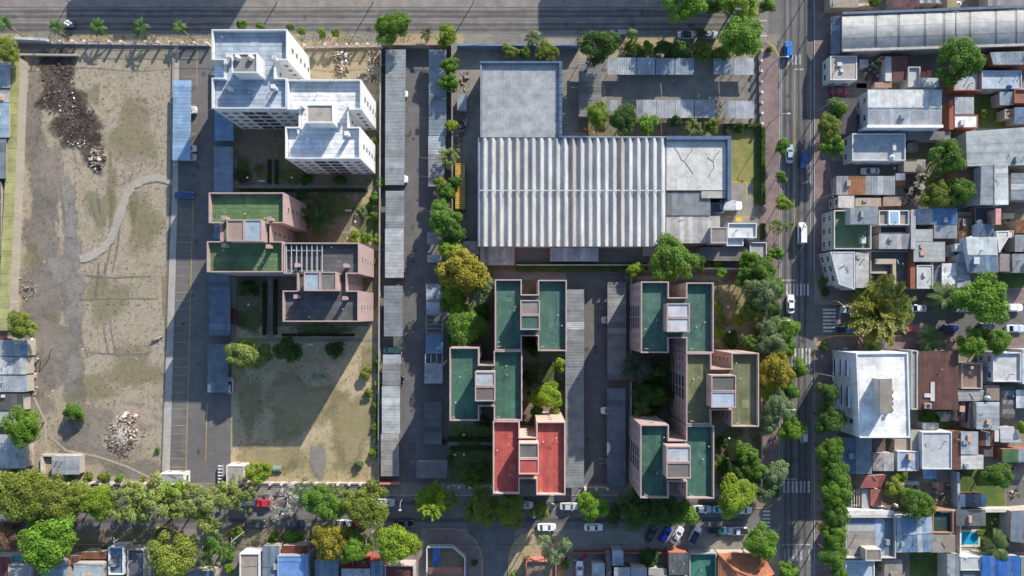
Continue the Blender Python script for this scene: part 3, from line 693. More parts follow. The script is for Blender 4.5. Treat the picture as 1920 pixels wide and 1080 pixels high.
def house(label, r, z, style='flat', color=(.4, .4, .4), wall=WALLC, name='house', cat='house', n=None, axis=None, slope=.55, low='S', win=False, par=.45, rust=False, group=None, thick=.14):
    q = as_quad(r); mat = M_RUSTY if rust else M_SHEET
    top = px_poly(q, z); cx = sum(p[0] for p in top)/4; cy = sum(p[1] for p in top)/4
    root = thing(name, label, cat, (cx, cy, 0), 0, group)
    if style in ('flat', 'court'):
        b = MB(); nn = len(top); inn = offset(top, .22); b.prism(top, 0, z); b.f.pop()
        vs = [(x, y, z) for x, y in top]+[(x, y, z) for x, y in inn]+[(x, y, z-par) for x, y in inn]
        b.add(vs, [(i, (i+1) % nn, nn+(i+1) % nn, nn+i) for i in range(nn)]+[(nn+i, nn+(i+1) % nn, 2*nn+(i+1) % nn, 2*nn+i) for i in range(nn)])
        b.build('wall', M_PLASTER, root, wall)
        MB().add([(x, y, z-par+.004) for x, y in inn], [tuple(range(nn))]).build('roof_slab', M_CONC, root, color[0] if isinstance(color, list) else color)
        eave = z
    elif style == 'slab':
        MB().prism(offset(top, .15), 0, z-thick).build('wall', M_PLASTER, root, wall)
        MB().prism(top, z-thick, z).build('roof_slab', M_CONC, root, color[0] if isinstance(color, list) else color)
        eave = z-thick
    else:
        if style == 'shed':
            axis = axis or ('y' if low in 'NS' else 'x')
            zf = {'S': lambda u, v: z-slope*v, 'N': lambda u, v: z-slope*(1-v), 'E': lambda u, v: z-slope*u, 'W': lambda u, v: z-slope*(1-u)}[low]
            sheets(root, q, zf, axis, n or nsheets(q, axis), color, mat)
            pts = [(q[i], zf(u, v)) for i, (u, v) in enumerate(((0, 0), (1, 0), (1, 1), (0, 1)))]
        else:
            if style == 'gablex':      # ridge runs east-west
                ax = axis or 'y'; m0 = bil(q, 0, .5); m1 = bil(q, 1, .5)
                qa = [q[0], q[1], m1, m0]; qb = [m0, m1, q[2], q[3]]
                za = lambda u, v: z-slope*(1-v); zb = lambda u, v: z-slope*v
                pts = [(q[0], z-slope), (q[1], z-slope), (m1, z), (q[2], z-slope), (q[3], z-slope), (m0, z)]
                ends = (m0, m1)
            else:
                ax = axis or 'x'; m0 = bil(q, .5, 0); m1 = bil(q, .5, 1)
                qa = [q[0], m0, m1, q[3]]; qb = [m0, q[1], q[2], m1]
                za = lambda u, v: z-slope*(1-u); zb = lambda u, v: z-slope*u
                pts = [(q[0], z-slope), (m0, z), (q[1], z-slope), (q[2], z-slope), (m1, z), (q[3], z-slope)]
                ends = (m0, m1)
            ca, cb = (color[0], color[1]) if isinstance(color, list) and len(color) == 2 else (color, color)
            sheets(root, qa, za, ax, n or nsheets(qa, ax), ca, mat); sheets(root, qb, zb, ax, n or nsheets(qb, ax), cb, mat)
            MB().bar(P(*ends[0], z+.06), P(*ends[1], z+.06), .28, .07).build('ridge_cap', mat, root, ca[0] if isinstance(ca, list) else ca[:3])
        wp = []
        for (x, y), zz in pts:
            p = P(x, y, zz); d = Vector((cx-p.x, cy-p.y)); L = d.length; k = min(.25, L*.2)/L
            wp.append((p.x+d.x*k, p.y+d.y*k, zz-.09))
        if sum(wp[i][0]*wp[(i+1) % len(wp)][1]-wp[(i+1) % len(wp)][0]*wp[i][1] for i in range(len(wp))) < 0: wp.reverse()
        b = MB(); b.prism([(p[0], p[1]) for p in wp], 0, [p[2] for p in wp]); b.build('wall', M_PLASTER, root, wall)
        top = [(p[0], p[1]) for p in wp]; eave = min(p[2] for p in wp)
    area = abs(P(*q[0], z).x-P(*q[2], z).x)*abs(P(*q[0], z).y-P(*q[2], z).y)
    gg = random.Random(int(cx*13+cy*7))
    if area > 9 and cat not in ('wall', 'courtyard', 'canopy'):
        zz = z-par if style == 'flat' else z-.02 if style == 'slab' else z-slope-.1
        for k in range(gg.choice((1, 2, 2, 3)) if area > 20 else gg.choice((0, 1))):
            x, y = bil(q, gg.uniform(.15, .85), gg.uniform(.15, .85)); p = P(x, y, z)
            t_ = gg.random()
            if t_ < .4: MB().lathe((p.x, p.y, zz), [(.09, 0), (.09, z-zz+.55), (.19, z-zz+.6), (.05, z-zz+.72)], 8).build('roof_vent', M_SHEET, root, (.3, .3, .3))
            elif t_ < .7: w_, l_, h_ = gg.uniform(.3, .6), gg.uniform(.3, .8), gg.uniform(.3, .6); MB().box(p.x-w_, p.y-l_, zz, p.x+w_, p.y+l_, z+h_*.7).build('roof_unit', M_PAINT, root, gg.choice([(.5, .5, .5), (.3, .28, .26), (.22, .25, .3), (.45, .3, .22)]))
            else:
                an = gg.uniform(0, 3.14); d_ = Vector((math.cos(an), math.sin(an), 0))*gg.uniform(.4, .9); p.z = z+.1; MB().bar(p-d_, p+d_, gg.uniform(.08, .2), .06).build('loose_board', M_WOOD, root, gg.choice([(.3, .24, .18), (.42, .4, .38), (.2, .16, .13)]))
    if win:
        wall_windows(root, top, [1.5] if z < 4.8 else ([1.5, 4.3] if z < 8 else [1.6, 4.6, 7.6]), 1.15, 1.1, 2.8, .9, (.6, .58, .55), door=True)
    return root

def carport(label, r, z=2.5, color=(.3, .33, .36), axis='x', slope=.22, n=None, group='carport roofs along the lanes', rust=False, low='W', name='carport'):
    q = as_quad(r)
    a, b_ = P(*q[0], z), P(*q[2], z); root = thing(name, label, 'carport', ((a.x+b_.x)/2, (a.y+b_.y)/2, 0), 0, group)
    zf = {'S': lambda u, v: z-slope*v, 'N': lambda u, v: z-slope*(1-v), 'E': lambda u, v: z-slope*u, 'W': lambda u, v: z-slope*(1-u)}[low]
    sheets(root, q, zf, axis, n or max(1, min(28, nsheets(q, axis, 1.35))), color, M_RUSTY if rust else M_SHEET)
    L = abs(a.y-b_.y); Wd = abs(a.x-b_.x); vert = L > Wd
    k = max(2, int((L if vert else Wd)/5)+1)
    for e in (.06, .94):
        for i in range(k):
            t = .02+.96*i/(k-1); u, v = (e, t) if vert else (t, e)
            x, y = bil(q, u, v); zz = zf(u, v)-.16; p = P(x, y, zz)
            MB().box(p.x-.05, p.y-.05, 0, p.x+.05, p.y+.05, zz).build('post', M_PAINT, root, (.3, .3, .3))
        p0 = bil(q, *((e, 0) if vert else (0, e))); p1 = bil(q, *((e, 1) if vert else (1, e)))
        MB().bar(P(*p0, zf(*((e, 0) if vert else (0, e)))-.1), P(*p1, zf(*((e, 1) if vert else (1, e)))-.1), .08, .12).build('beam', M_PAINT, root, (.3, .3, .3))
    return root

# ---------------------------------------------------------------- factory
FB = (.10, .155, .26)
def parapet_bar(root, x0, y0, x1, y1, z0, z1, c=FB, name='blue_parapet', panels=0):
    a = P(x0, y0, z1); b = P(x1, y1, z1)
    o = MB().box(min(a.x, b.x), min(a.y, b.y), z0, max(a.x, b.x), max(a.y, b.y), z1).build(name, M_SHEET, root, c)
    return o
fz = 6.6
fa = thing('factory_hall', 'long factory hall with a deeply folded pale concrete sheet roof', 'factory', P(1073, 360))
body = px_poly(rect(899, 260, 1248, 461), fz-.6); MB().prism(body, 0, fz-.62).build('wall', M_PLASTER, fa, (.42, .41, .40))
NR = 23; pw = (1247.5-899)/NR
for i in range(NR):
    x0 = 899+i*pw; c = jit((.45, .445, .43), .09) if i not in (4, 11, 17) else (.36, .34, .32)
    prof = [(0, 0), (.05, .0), (.52, .8), (.66, .8), (.96, 0), (1.0, 0)]
    for j, (ya, yb) in enumerate(((258.5, 357), (357, 462))):
        b = MB(); vs = []
        for u, h in prof:
            for y in (ya, yb): vs.append(P(x0+u*pw, y, fz-.55+h*1.0+(.02 if j == 0 else 0)))
        b.add(vs, [(2*k, 2*k+1, 2*k+3, 2*k+2) for k in range(len(prof)-1)])
        b.add([vs[2*k+1] for k in range(len(prof))]+[P(x0, yb, fz-.62), P(x0+pw, yb, fz-.62)], [(0, 6, 7, 5, 4, 3, 2, 1)])
        b.build('folded_roof_panel', M_RIB, fa, jit(c, .09))
MB().bar(P(899, 357, fz+.14), P(1247, 357, fz+.14), .25, .05).build('roof_cable_tray', M_PAINT, fa, (.45, .5, .53))
parapet_bar(fa, 896, 258, 898.6, 462, 0, fz+.15, (.20, .24, .32)); parapet_bar(fa, 1052, 254.5, 1100, 258, 0, fz+.35); parapet_bar(fa, 1100.4, 255.5, 1248, 258, 0, fz+.1, (.3, .33, .37))
fn = thing('factory_wing', 'square factory wing with pale grey sheet roof and blue parapet', 'factory', P(977, 188))
MB().prism(px_poly(rect(903, 118, 1052, 257.5), 6.4), 0, 6.3).build('wall', M_PLASTER, fn, (.42, .42, .42))
for i, (y0, y1) in enumerate([(120+k*13.75, 120+(k+1)*13.75) for k in range(10)]):
    for xa, xb in ((904, 976), (976, 1049)):
        sheets(fn, rect(xa, y0, xb, y1), lambda u, v: 6.45-.05*v, 'y', 1, (.41, .425, .43), ridges=22, amp=.03)
for a in ((900.5, 114.5, 1054, 118.3), (1048.5, 118.6, 1054, 257.5)): parapet_bar(fn, *a, 0, 7.2)
parapet_bar(fn, 900.5, 118.6, 903.6, 257.5, 0, 7.0, (.25, .28, .34))
for k in range(11):
    p = P(1051, 126+k*12.5, 7.26); MB().box(p.x-.32, p.y-.1, 7.2, p.x+.32, p.y+.1, 7.3).build('parapet_joint', M_SHEET, fn, (.16, .2, .28))
fe = thing('factory_office', 'flat factory office with cracked whitish roof and blue parapet', 'factory', P(1306, 318))
MB().prism(px_poly(rect(1249, 262, 1364, 357), 6.2), 0, 6.1).build('wall', M_PLASTER, fe, (.42, .42, .42))
for i in range(6):
    for j in range(4):
        r_ = rect(1250.5+i*18.4, 266+j*22.6, 1250.5+(i+1)*18.4-.15, 266+(j+1)*22.6-.15)
        MB().prism(px_poly(r_, 6.15), 6.05, 6.13+random.uniform(0, .012)).build('roof_panel', M_CONC, fe, jit((.56, .54, .50), .05))
for a in ((1249, 254.8, 1371, 261.5), (1364.3, 261.8, 1371, 375)): parapet_bar(fe, *a, 0, 7.0)
def crack(pts, z, root):
    for a, b in zip(pts[:-1], pts[1:]): MB().bar(P(*a, z), P(*b, z), .11, .02).build('roof_crack', M_CONC, root, (.10, .09, .08))
for pts in ([(1264, 277), (1272, 287), (1277, 299), (1283, 303), (1290, 291), (1297, 283), (1299, 277)], [(1283, 303), (1292, 315), (1300, 327)], [(1350, 283), (1340, 293), (1337, 303), (1339, 315), (1333, 322), (1328, 333)], [(1326, 295), (1337, 303)]): crack(pts, 6.17, fe)
fs_ = thing('factory_annex', 'grey sheet roofed factory annex against the office', 'factory', P(1290, 380))
MB().prism(px_poly(rect(1250, 359, 1330, 403.5), 5.6), 0, 5.5).build('wall', M_PLASTER, fs_, (.4, .4, .4))
sheets(fs_, [(1249, 359), (1314, 359), (1314, 404), (1249, 404)], lambda u, v: 5.75-.2*v, 'y', 6, (.27, .285, .29)); sheets(fs_, [(1314.2, 372), (1332, 372), (1332, 404), (1314.2, 404)], lambda u, v: 5.7-.15*v, 'y', 2, (.27, .285, .29))
sheets(fs_, [(1315, 358.5), (1362, 358.5), (1362, 371.5), (1315, 371.5)], lambda u, v: 6.1, 'y', 4, (.52, .5, .46))
house('whitish stained factory shed roof south of the grey annex', (1249, 405, 1350, 456), 5.4, 'shed', [(.52, .50, .47), (.48, .45, .41), (.54, .52, .5)], name='factory_shed', cat='shed', low='S', slope=.3)
house('small dark boxed roof room on the factory shed', (1333, 426, 1364, 456), 7.0, 'flat', (.24, .22, .20), (.45, .42, .4), par=.15, name='roof_room', cat='shed')
house('white L-shaped gate office with raised kerb roof', (1365, 418, 1419, 446), 4.6, 'flat', (.55, .56, .56), (.62, .64, .66), name='gate_office', cat='office', win=True)
house('low white annex touching the gate office', (1363, 446.8, 1394, 461), 4.2, 'flat', (.5, .52, .54), (.62, .66, .7), name='gate_office_annex', cat='office')
house('square guard booth by the avenue pavement', (1406, 454, 1438, 485), 3.2, 'flat', (.34, .34, .33), (.5, .5, .5), name='guard_booth', cat='booth', win=True)
house('loading dock box with blue rim beside the white truck', (1334, 380, 1357, 399), 3.4, 'flat', (.12, .13, .15), (.14, .2, .3), par=.6, name='loading_dock', cat='dock')
house('rust streaked white lean-to at the factory south wall', (900, 462.5, 965, 497), 3.6, 'shed', [(.50, .47, .45), (.46, .40, .37), (.5, .48, .47)], rust=True, name='lean_to', cat='shed')
house('grey lean-to with rusty bolts west of the white lean-to', (868, 452, 899, 478), 3.3, 'shed', (.36, .35, .35), rust=True, name='lean_to', cat='shed')
house('pale sheet canopy under the factory eaves', (1031, 464, 1122, 490), 3.2, 'shed', (.44, .47, .50), name='canopy', cat='canopy')
house('small pale canopy beside the big tree at the factory back', (1206, 463, 1240, 480), 3.0, 'shed', (.42, .44, .46), name='canopy', cat='canopy')
house('little blue-white tin shelter in the factory side yard', (857, 176, 875, 207), 2.6, 'shed', (.42, .47, .52), name='shelter', cat='shed')
house('dark flat outhouse behind the factory sheds', (1310, 463, 1400, 489), 3.0, 'slab', (.16, .155, .15), name='outhouse', cat='shed')
# yellow container: ribbed roof in two tones
ct = thing('shipping_container', 'long yellow shipping container beside the factory west wall', 'container', P(862, 350))
c0, c1 = P(853.5, 306, 2.7), P(872, 392, 2.7)
MB().box(c0.x, c1.y, .1, c1.x, c0.y, 2.6).build('body', M_SHEET, ct, (.42, .27, .05))
for i in range(22):
    ya = c0.y-(c0.y-c1.y)*i/22; yb = c0.y-(c0.y-c1.y)*(i+.6)/22
    MB().box(c0.x, yb, 2.6, c0.x+1.3, ya, 2.66).build('roof_rib', M_SHEET, ct, jit((.75, .48, .08)))
MB().box(c0.x+1.32, c1.y, 2.6, c1.x, c0.y, 2.64).build('roof_edge', M_SHEET, ct, (.42, .30, .11))
for i in (0, 1): MB().box(c0.x+.05+i*1.12, c1.y-.04, .2, c0.x+1.12+i*1.12, c1.y-.002, 2.5).build('door', M_SHEET, ct, (.4, .26, .05))
def tank(label, x, y, zb, r, h, c=(.72, .72, .70), name='water_tank'):
    p = P(x, y, zb+h); t_ = thing(name, label, 'tank', (p.x, p.y, zb))
    MB().lathe((p.x, p.y, zb), [(r*.96, 0), (r, .08), (r, h*.75), (r*.7, h*.92), (r*.25, h)], 20).build('body', M_PAINT, t_, c, True)
    MB().lathe((p.x, p.y, zb+h*.98), [(r*.3, 0), (r*.3, .1), (r*.12, .14)], 14).build('lid', M_PAINT, t_, (.2, .22, .25), True)
    return t_
tank('round white water tank at the factory corner by the lean-to', 871, 438, 0, .95, 3.0)
tank('white domed water tank on the grey house roof by the driveway', 1674, 294, 3.7, .55, 1.1)
tank('white dome tank beside the dark rust court', 1839, 416, 3.3, .6, 1.0)
tank('pale tank on the rusty sheet house', 1822, 446, 3.4, .45, 1.0, (.5, .5, .48))
tank('white tank at the corner of the brown roofed hall', 1795, 738, 4.2, .55, 1.6)
tank('round white tank among yards at the north edge', 1799, 6, 0, .75, 2.6)
tank('blue plastic tank on the pale blue terrace', 1896, 161, 3.2, .5, 1.0, (.05, .16, .45))
tank('greyish tank on the tiled grey roof house', 1855, 747, 4.6, .5, 1.2, (.45, .5, .48))
tank('pale tank beside the blue worn roof', 1812, 1047, 3.2, .4, .9, (.6, .6, .6))
tank('white tank on the white cornered house', 1684, 950, 0, .4, 1.6)

# ---------------------------------------------------------------- carports
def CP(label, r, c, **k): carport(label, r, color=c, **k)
CP('bright blue carport beside the vacant lot', [(325, 151), (359, 151), (357, 301), (323, 301)], (.30, .44, .62), low='W')
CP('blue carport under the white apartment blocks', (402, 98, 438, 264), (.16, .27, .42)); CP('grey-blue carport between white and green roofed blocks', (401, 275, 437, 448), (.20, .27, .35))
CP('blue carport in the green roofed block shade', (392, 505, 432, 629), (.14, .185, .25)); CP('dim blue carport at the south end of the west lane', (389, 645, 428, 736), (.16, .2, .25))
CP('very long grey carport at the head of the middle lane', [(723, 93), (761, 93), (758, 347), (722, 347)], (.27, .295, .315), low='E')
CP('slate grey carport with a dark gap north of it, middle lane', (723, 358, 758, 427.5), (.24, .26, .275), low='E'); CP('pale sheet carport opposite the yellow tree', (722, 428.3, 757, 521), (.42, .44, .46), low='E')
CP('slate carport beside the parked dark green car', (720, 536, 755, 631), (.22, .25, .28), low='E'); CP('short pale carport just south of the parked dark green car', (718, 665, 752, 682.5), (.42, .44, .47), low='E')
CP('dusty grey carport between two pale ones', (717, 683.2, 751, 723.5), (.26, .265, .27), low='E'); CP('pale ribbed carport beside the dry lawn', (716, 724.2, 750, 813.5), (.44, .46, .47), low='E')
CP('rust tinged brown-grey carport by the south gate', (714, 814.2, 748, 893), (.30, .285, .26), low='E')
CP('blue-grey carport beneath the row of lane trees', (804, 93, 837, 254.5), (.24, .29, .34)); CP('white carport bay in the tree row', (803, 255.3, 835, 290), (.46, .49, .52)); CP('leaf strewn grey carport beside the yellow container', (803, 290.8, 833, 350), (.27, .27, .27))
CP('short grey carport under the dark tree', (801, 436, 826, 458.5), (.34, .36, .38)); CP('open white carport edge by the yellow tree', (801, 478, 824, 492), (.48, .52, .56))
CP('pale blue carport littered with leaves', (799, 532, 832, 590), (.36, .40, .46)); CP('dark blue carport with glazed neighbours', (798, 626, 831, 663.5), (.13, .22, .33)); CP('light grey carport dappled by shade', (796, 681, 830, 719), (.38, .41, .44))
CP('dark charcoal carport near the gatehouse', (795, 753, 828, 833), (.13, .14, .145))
fr = thing('open_carport', 'bare steel carport frame without its roof sheets', 'carport', P(815, 607))
for i in range(5): MB().bar(P(799, 592+i*8, 2.4), P(830, 592+i*8, 2.4), .09, .12).build('rafter', M_PAINT, fr, (.3, .3, .3))
for x in (799, 830): MB().bar(P(x, 591, 2.28), P(x, 625, 2.28), .1, .12).build('beam', M_PAINT, fr, (.4, .4, .4))
for x in (799, 830):
    for y in (592, 624): p = P(x, y, 2.2); MB().box(p.x-.05, p.y-.05, 0, p.x+.05, p.y+.05, 2.22).build('post', M_PAINT, fr, (.3, .3, .3))
fr = thing('open_carport', 'carport frame with three dark glazed panels', 'carport', P(814, 672))
for i in range(3):
    a, b_ = P(798.5+i*10.6, 665.5, 2.42), P(807.6+i*10.6, 679.5, 2.42); MB().box(a.x, b_.y, 2.36, b_.x, a.y, 2.42).build('glazed_panel', M_GLASS, fr)
for i in range(4): MB().bar(P(797.6+i*10.6, 664, 2.4), P(797.6+i*10.6, 681, 2.4), .12, .14).build('rafter', M_PAINT, fr, (.5, .5, .5))
for x in (797.6, 829.4):
    for y in (665, 680): p = P(x, y, 2.2); MB().box(p.x-.05, p.y-.05, 0, p.x+.05, p.y+.05, 2.33).build('post', M_PAINT, fr, (.3, .3, .3))
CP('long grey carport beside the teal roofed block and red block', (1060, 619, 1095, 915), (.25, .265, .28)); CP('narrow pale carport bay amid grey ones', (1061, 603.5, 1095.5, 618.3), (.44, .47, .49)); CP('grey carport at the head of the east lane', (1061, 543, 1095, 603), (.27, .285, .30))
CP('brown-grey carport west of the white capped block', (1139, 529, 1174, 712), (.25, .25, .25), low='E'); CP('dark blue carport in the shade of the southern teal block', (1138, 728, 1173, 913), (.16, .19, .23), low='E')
FPG = 'factory car park canopies'
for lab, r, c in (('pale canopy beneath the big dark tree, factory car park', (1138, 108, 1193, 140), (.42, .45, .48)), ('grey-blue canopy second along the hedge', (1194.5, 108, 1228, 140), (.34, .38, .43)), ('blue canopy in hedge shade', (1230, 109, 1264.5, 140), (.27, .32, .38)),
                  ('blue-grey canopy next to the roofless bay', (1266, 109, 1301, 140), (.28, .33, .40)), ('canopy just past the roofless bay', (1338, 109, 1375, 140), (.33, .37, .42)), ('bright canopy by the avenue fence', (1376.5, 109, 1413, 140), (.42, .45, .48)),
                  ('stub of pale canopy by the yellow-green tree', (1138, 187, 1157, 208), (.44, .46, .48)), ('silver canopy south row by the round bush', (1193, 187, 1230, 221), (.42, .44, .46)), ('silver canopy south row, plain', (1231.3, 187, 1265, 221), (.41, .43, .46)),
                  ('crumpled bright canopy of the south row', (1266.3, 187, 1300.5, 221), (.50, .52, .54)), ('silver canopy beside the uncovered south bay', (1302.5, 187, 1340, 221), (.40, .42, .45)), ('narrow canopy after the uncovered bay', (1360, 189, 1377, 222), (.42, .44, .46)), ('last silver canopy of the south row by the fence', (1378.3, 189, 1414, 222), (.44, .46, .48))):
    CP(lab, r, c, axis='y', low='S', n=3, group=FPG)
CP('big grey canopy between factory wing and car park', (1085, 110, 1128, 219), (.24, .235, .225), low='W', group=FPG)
# gate houses
house('white roofed gatehouse at the foot of the west lane', (300, 888, 345, 909), 3.0, 'flat', (.34, .33, .34), (.72, .70, .68), par=.12, name='gatehouse', cat='gatehouse', win=True)
house('pink walled gatehouse beside the dry lawn', (424, 873, 458, 909), 3.2, 'flat', (.36, .34, .32), (.72, .60, .56), par=.12, name='gatehouse', cat='gatehouse', win=True)
house('dark slab roofed gatehouse of the middle lane', (780, 866, 838, 897), 2.9, 'slab', (.15, .15, .155), (.4, .35, .33), name='gatehouse', cat='gatehouse')
house('tin roofed two part pavilion in the vacant lot', (97, 855, 149, 890), 2.6, 'gabley', (.34, .37, .40), name='pavilion', cat='pavilion', slope=.25)

# ---------------------------------------------------------------- the quarter across the avenue
W_ = (.66, .65, .62); BR = (.30, .12, .075); MAR = (.16, .075, .065); LB = (.42, .48, .54); LG = (.46, .47, .47); SL = (.22, .27, .33); RU = (.33, .15, .08, 1)
# arched warehouse
aw = thing('arched_warehouse', 'long warehouse with pale barrel vault roof and translucent strips', 'warehouse', P(1760, 60))
Q = [(1579, 30), (1960, 16), (1960, 81), (1579, 93)]
def vz(v): return 5.0+.95*math.sin(math.pi*min(max(v, 0), 1))
cuts = [0, .157, .171, .27, .284, .40, .412, .493, .507, .556, .562, .622, .634, .75, .761, .85, .861, 1.0]
for i in range(len(cuts)-1):
    strip = i % 2 == 1; u0, u1 = cuts[i], cuts[i+1]
    for j in range(3):
        vs = []; m = 5
        for k in range(m):
            v = (j+k/(m-1)*(.995))/3
            for u in (u0, u1): x, y = bil(Q, u, v); vs.append(P(x, y, vz(v)+(-.03 if strip else 0.02*(2-j))))
        c = (.20, .20, .19) if strip else (.345, .36, .365)
        if 9 <= i < 10: c = (.06, .07, .08)
        MB().add(vs, [(2*k, 2*k+2, 2*k+3, 2*k+1) for k in range(m-1)]).build('translucent_strip' if strip else 'vault_panel', M_SHEET, aw, jit(c, .04), True)
wp = px_poly(Q, 5.0); MB().prism(wp, 0, 4.95).build('wall', M_PLASTER, aw, (.36, .30, .27))
g = MB(); vs = []
for k in range(9): x, y = bil(Q, 0, k/8); vs.append(P(x, y, vz(k/8)-.05))
g.add(vs+[P(*Q[3], 4.9), P(*Q[0], 4.9)], [tuple(range(11))]).build('gable', M_PLASTER, aw, (.4, .42, .44))
for a, b_, c in (((1579, 25.5), (1960, 11.5), FB), ((1579, 95), (1960, 83), (.5, .48, .45))):
    MB().bar(P(*a, 5.1), P(*b_, 5.1), .55, .5).build('gutter', M_SHEET, aw, c)
sheets(aw, [(1558, 32), (1577, 29), (1574, 101), (1557, 101)], lambda u, v: 3.6+.9*u, 'x', 8, (.20, .27, .34), name='awning_sheet')
HO = house
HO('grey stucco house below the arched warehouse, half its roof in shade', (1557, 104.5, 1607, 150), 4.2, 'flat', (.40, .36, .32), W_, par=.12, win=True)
HO('maroon tin roof strip against the arched warehouse', (1673, 105.5, 1702, 150), 3.4, 'shed', (.17, .075, .07), low='S')
HO('narrow white walled lean-to beside the maroon roof', (1660, 106, 1672, 152), 3.0, 'slab', (.5, .5, .48), W_, name='lean_to', cat='shed')
HO('pale grey slab house west of the big back yard tree', (1703, 125, 1726, 163), 3.6, 'flat', (.42, .44, .45), (.5, .5, .5))
HO('small maroon patch roof beneath the big back yard tree', (1727, 122, 1746, 144), 3.3, 'shed', (.2, .07, .07), name='shed', cat='shed')
HO('white edged low roof behind the two-tone gabled hall', (1727, 146, 1760, 163), 3.2, 'slab', (.45, .48, .5), W_)
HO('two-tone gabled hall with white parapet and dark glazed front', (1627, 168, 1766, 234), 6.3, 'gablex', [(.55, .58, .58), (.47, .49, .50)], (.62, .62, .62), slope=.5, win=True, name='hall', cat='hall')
MB_h = thing('parapet_wall', 'white parapet wall along the two-tone gabled hall', 'wall', P(1700, 240))
a, b_ = P(1626, 234.6, 6.5), P(1768, 239, 6.5); MB().box(a.x, b_.y, 0, b_.x, a.y, 6.5).build('wall', M_PLASTER, MB_h, (.75, .75, .75)); MB().box(a.x-.05, b_.y-.05, 6.5, b_.x+.05, a.y+.05, 6.58).build('coping', M_PLASTER, MB_h, (.78, .78, .77))
HO('dark slab forecourt roof of the gabled hall', (1573, 184, 1606, 251), 3.0, 'slab', (.10, .085, .09), (.3, .28, .28), name='forecourt_canopy', cat='canopy')
HO('flat grey-blue roofed house with a white dividing strip', (1598, 250, 1698, 301), 4.4, 'flat', (.36, .385, .40), (.6, .61, .62), win=True)
HO('concrete slab shed behind the flat grey-blue house', (1695, 299, 1736, 322), 3.0, 'slab', (.33, .29, .23), name='shed', cat='shed')
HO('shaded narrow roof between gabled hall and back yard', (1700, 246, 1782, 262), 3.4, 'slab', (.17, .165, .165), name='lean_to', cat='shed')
HO('long patched tin roof, rust red in the middle', (1568, 330, 1678, 365), 3.6, 'shed', [(.40, .39, .38), (.38, .37, .36), RU, RU, RU, (.42, .42, .43), (.40, .42, .44), (.45, .45, .45), (.43, .44, .46), (.40, .40, .41)], low='S', n=10)
HO('crumbling light concrete house by the avenue trees', (1572, 367, 1602, 389.5), 5.2, 'slab', (.46, .43, .40), (.5, .48, .45), win=True)
HO('corner house with green terrace roof and pale facade', (1564, 394, 1634, 467), 6.4, 'flat', (.13, .20, .10), (.52, .50, .47), par=.9, win=True)
HO('grey stair hut on the green terrace', [(1594, 389), (1647, 387), (1644, 420), (1594, 420)], 8.6, 'shed', (.33, .36, .38), (.5, .52, .54), name='stair_hut', cat='shed', slope=.25)
HO('brown roof with a blue-white skylight behind the green terrace', (1648, 394, 1705, 422), 5.2, 'flat', (.30, .26, .22), (.5, .48, .47))
sk = thing('skylight', 'blue-white skylight box on the brown roof', 'skylight', P(1677, 408, 5.2) - Vector((0, 0, .4)))
a, b_ = P(1667, 395, 5.5), P(1688, 421, 5.5); MB().box(a.x, b_.y, 4.78, b_.x, a.y, 5.4).build('frame', M_PAINT, sk, (.72, .72, .72)); MB().box(a.x+.35, b_.y+.3, 5.4, b_.x-.35, a.y-.2, 5.43).build('pane', M_PAINT, sk, (.25, .36, .5))
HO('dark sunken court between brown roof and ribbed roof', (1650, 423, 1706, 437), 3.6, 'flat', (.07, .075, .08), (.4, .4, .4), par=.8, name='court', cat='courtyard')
HO('light ribbed tin roof joined to the green terrace house', (1648, 438, 1707, 467), 5.0, 'shed', (.50, .49, .47), low='S', slope=.3)
HO('narrow grey party roof between the ribbed roof and pale sheds', (1708, 393, 1717, 467), 5.2, 'slab', (.36, .37, .38), (.42, .42, .42))
HO('half pale half blue tin roof under the olive yard trees', (1718, 391, 1795, 421), 4.8, 'shed', [(.50, .51, .51), (.50, .50, .50), (.14, .26, .44), (.13, .25, .45), (.12, .25, .46)], low='S', n=10 and 5)
HO('pale tin roof tucked below the half blue roof', (1751, 421.5, 1794, 447), 4.2, 'shed', (.48, .50, .52), low='S')
HO('large L-shaped grey sheet roof, upper part', (1713, 430, 1749, 453), 5.0, 'shed', (.37, .38, .38), axis='x', low='E', slope=.2)
HO('large L-shaped grey sheet roof, lower part', (1713, 453.6, 1772, 491), 5.0, 'shed', (.37, .385, .385), axis='x', low='E', slope=.2)
HO('light concrete house with narrow dark slots on its roof', (1719, 497, 1750, 541), 4.6, 'flat', (.46, .46, .45), (.52, .52, .5), par=.15)
HO('rust brown party wall roof beside the dark patio', (1707, 469, 1716, 541), 4.4, 'slab', (.30, .10, .06), BR, name='party_wall', cat='wall')
HO('chamfered corner house with pale grey flat roof', [(1557, 472), (1603, 472), (1603, 543), (1573, 533)], 6.2, 'flat', (.44, .45, .46), (.55, .56, .57), par=.1, win=True)
HO('ribbed pale roof adjoining the chamfered corner house', (1604, 472, 1629, 540), 6.0, 'shed', (.43, .42, .40), axis='x', low='E', slope=.2)
HO('dark walled patio house with tan inner walls', (1632, 470, 1706, 541), 3.4, 'flat', (.12, .12, .12), (.42, .38, .33), par=.7, name='patio_house', cat='house')
wl_ = thing('patio_wall', 'tan L-shaped inner wall in the dark patio', 'wall', P(1660, 490, 2.7) - Vector((0, 0, .0)))
for r_ in ((1642, 485, 1680, 495), (1674, 495.2, 1680, 532), (1632, 509, 1663, 513)):
    a, b_ = P(r_[0], r_[1], 3.6), P(r_[2], r_[3], 3.6); MB().box(a.x, b_.y, 2.69, b_.x, a.y, 3.6).build('wall', M_PLASTER, wl_, (.46, .39, .30))
HO('gleaming white tin roof with debris beside it', (1766, 494, 1795, 541), 4.2, 'shed', (.72, .72, .71), axis='x', low='W', slope=.15)
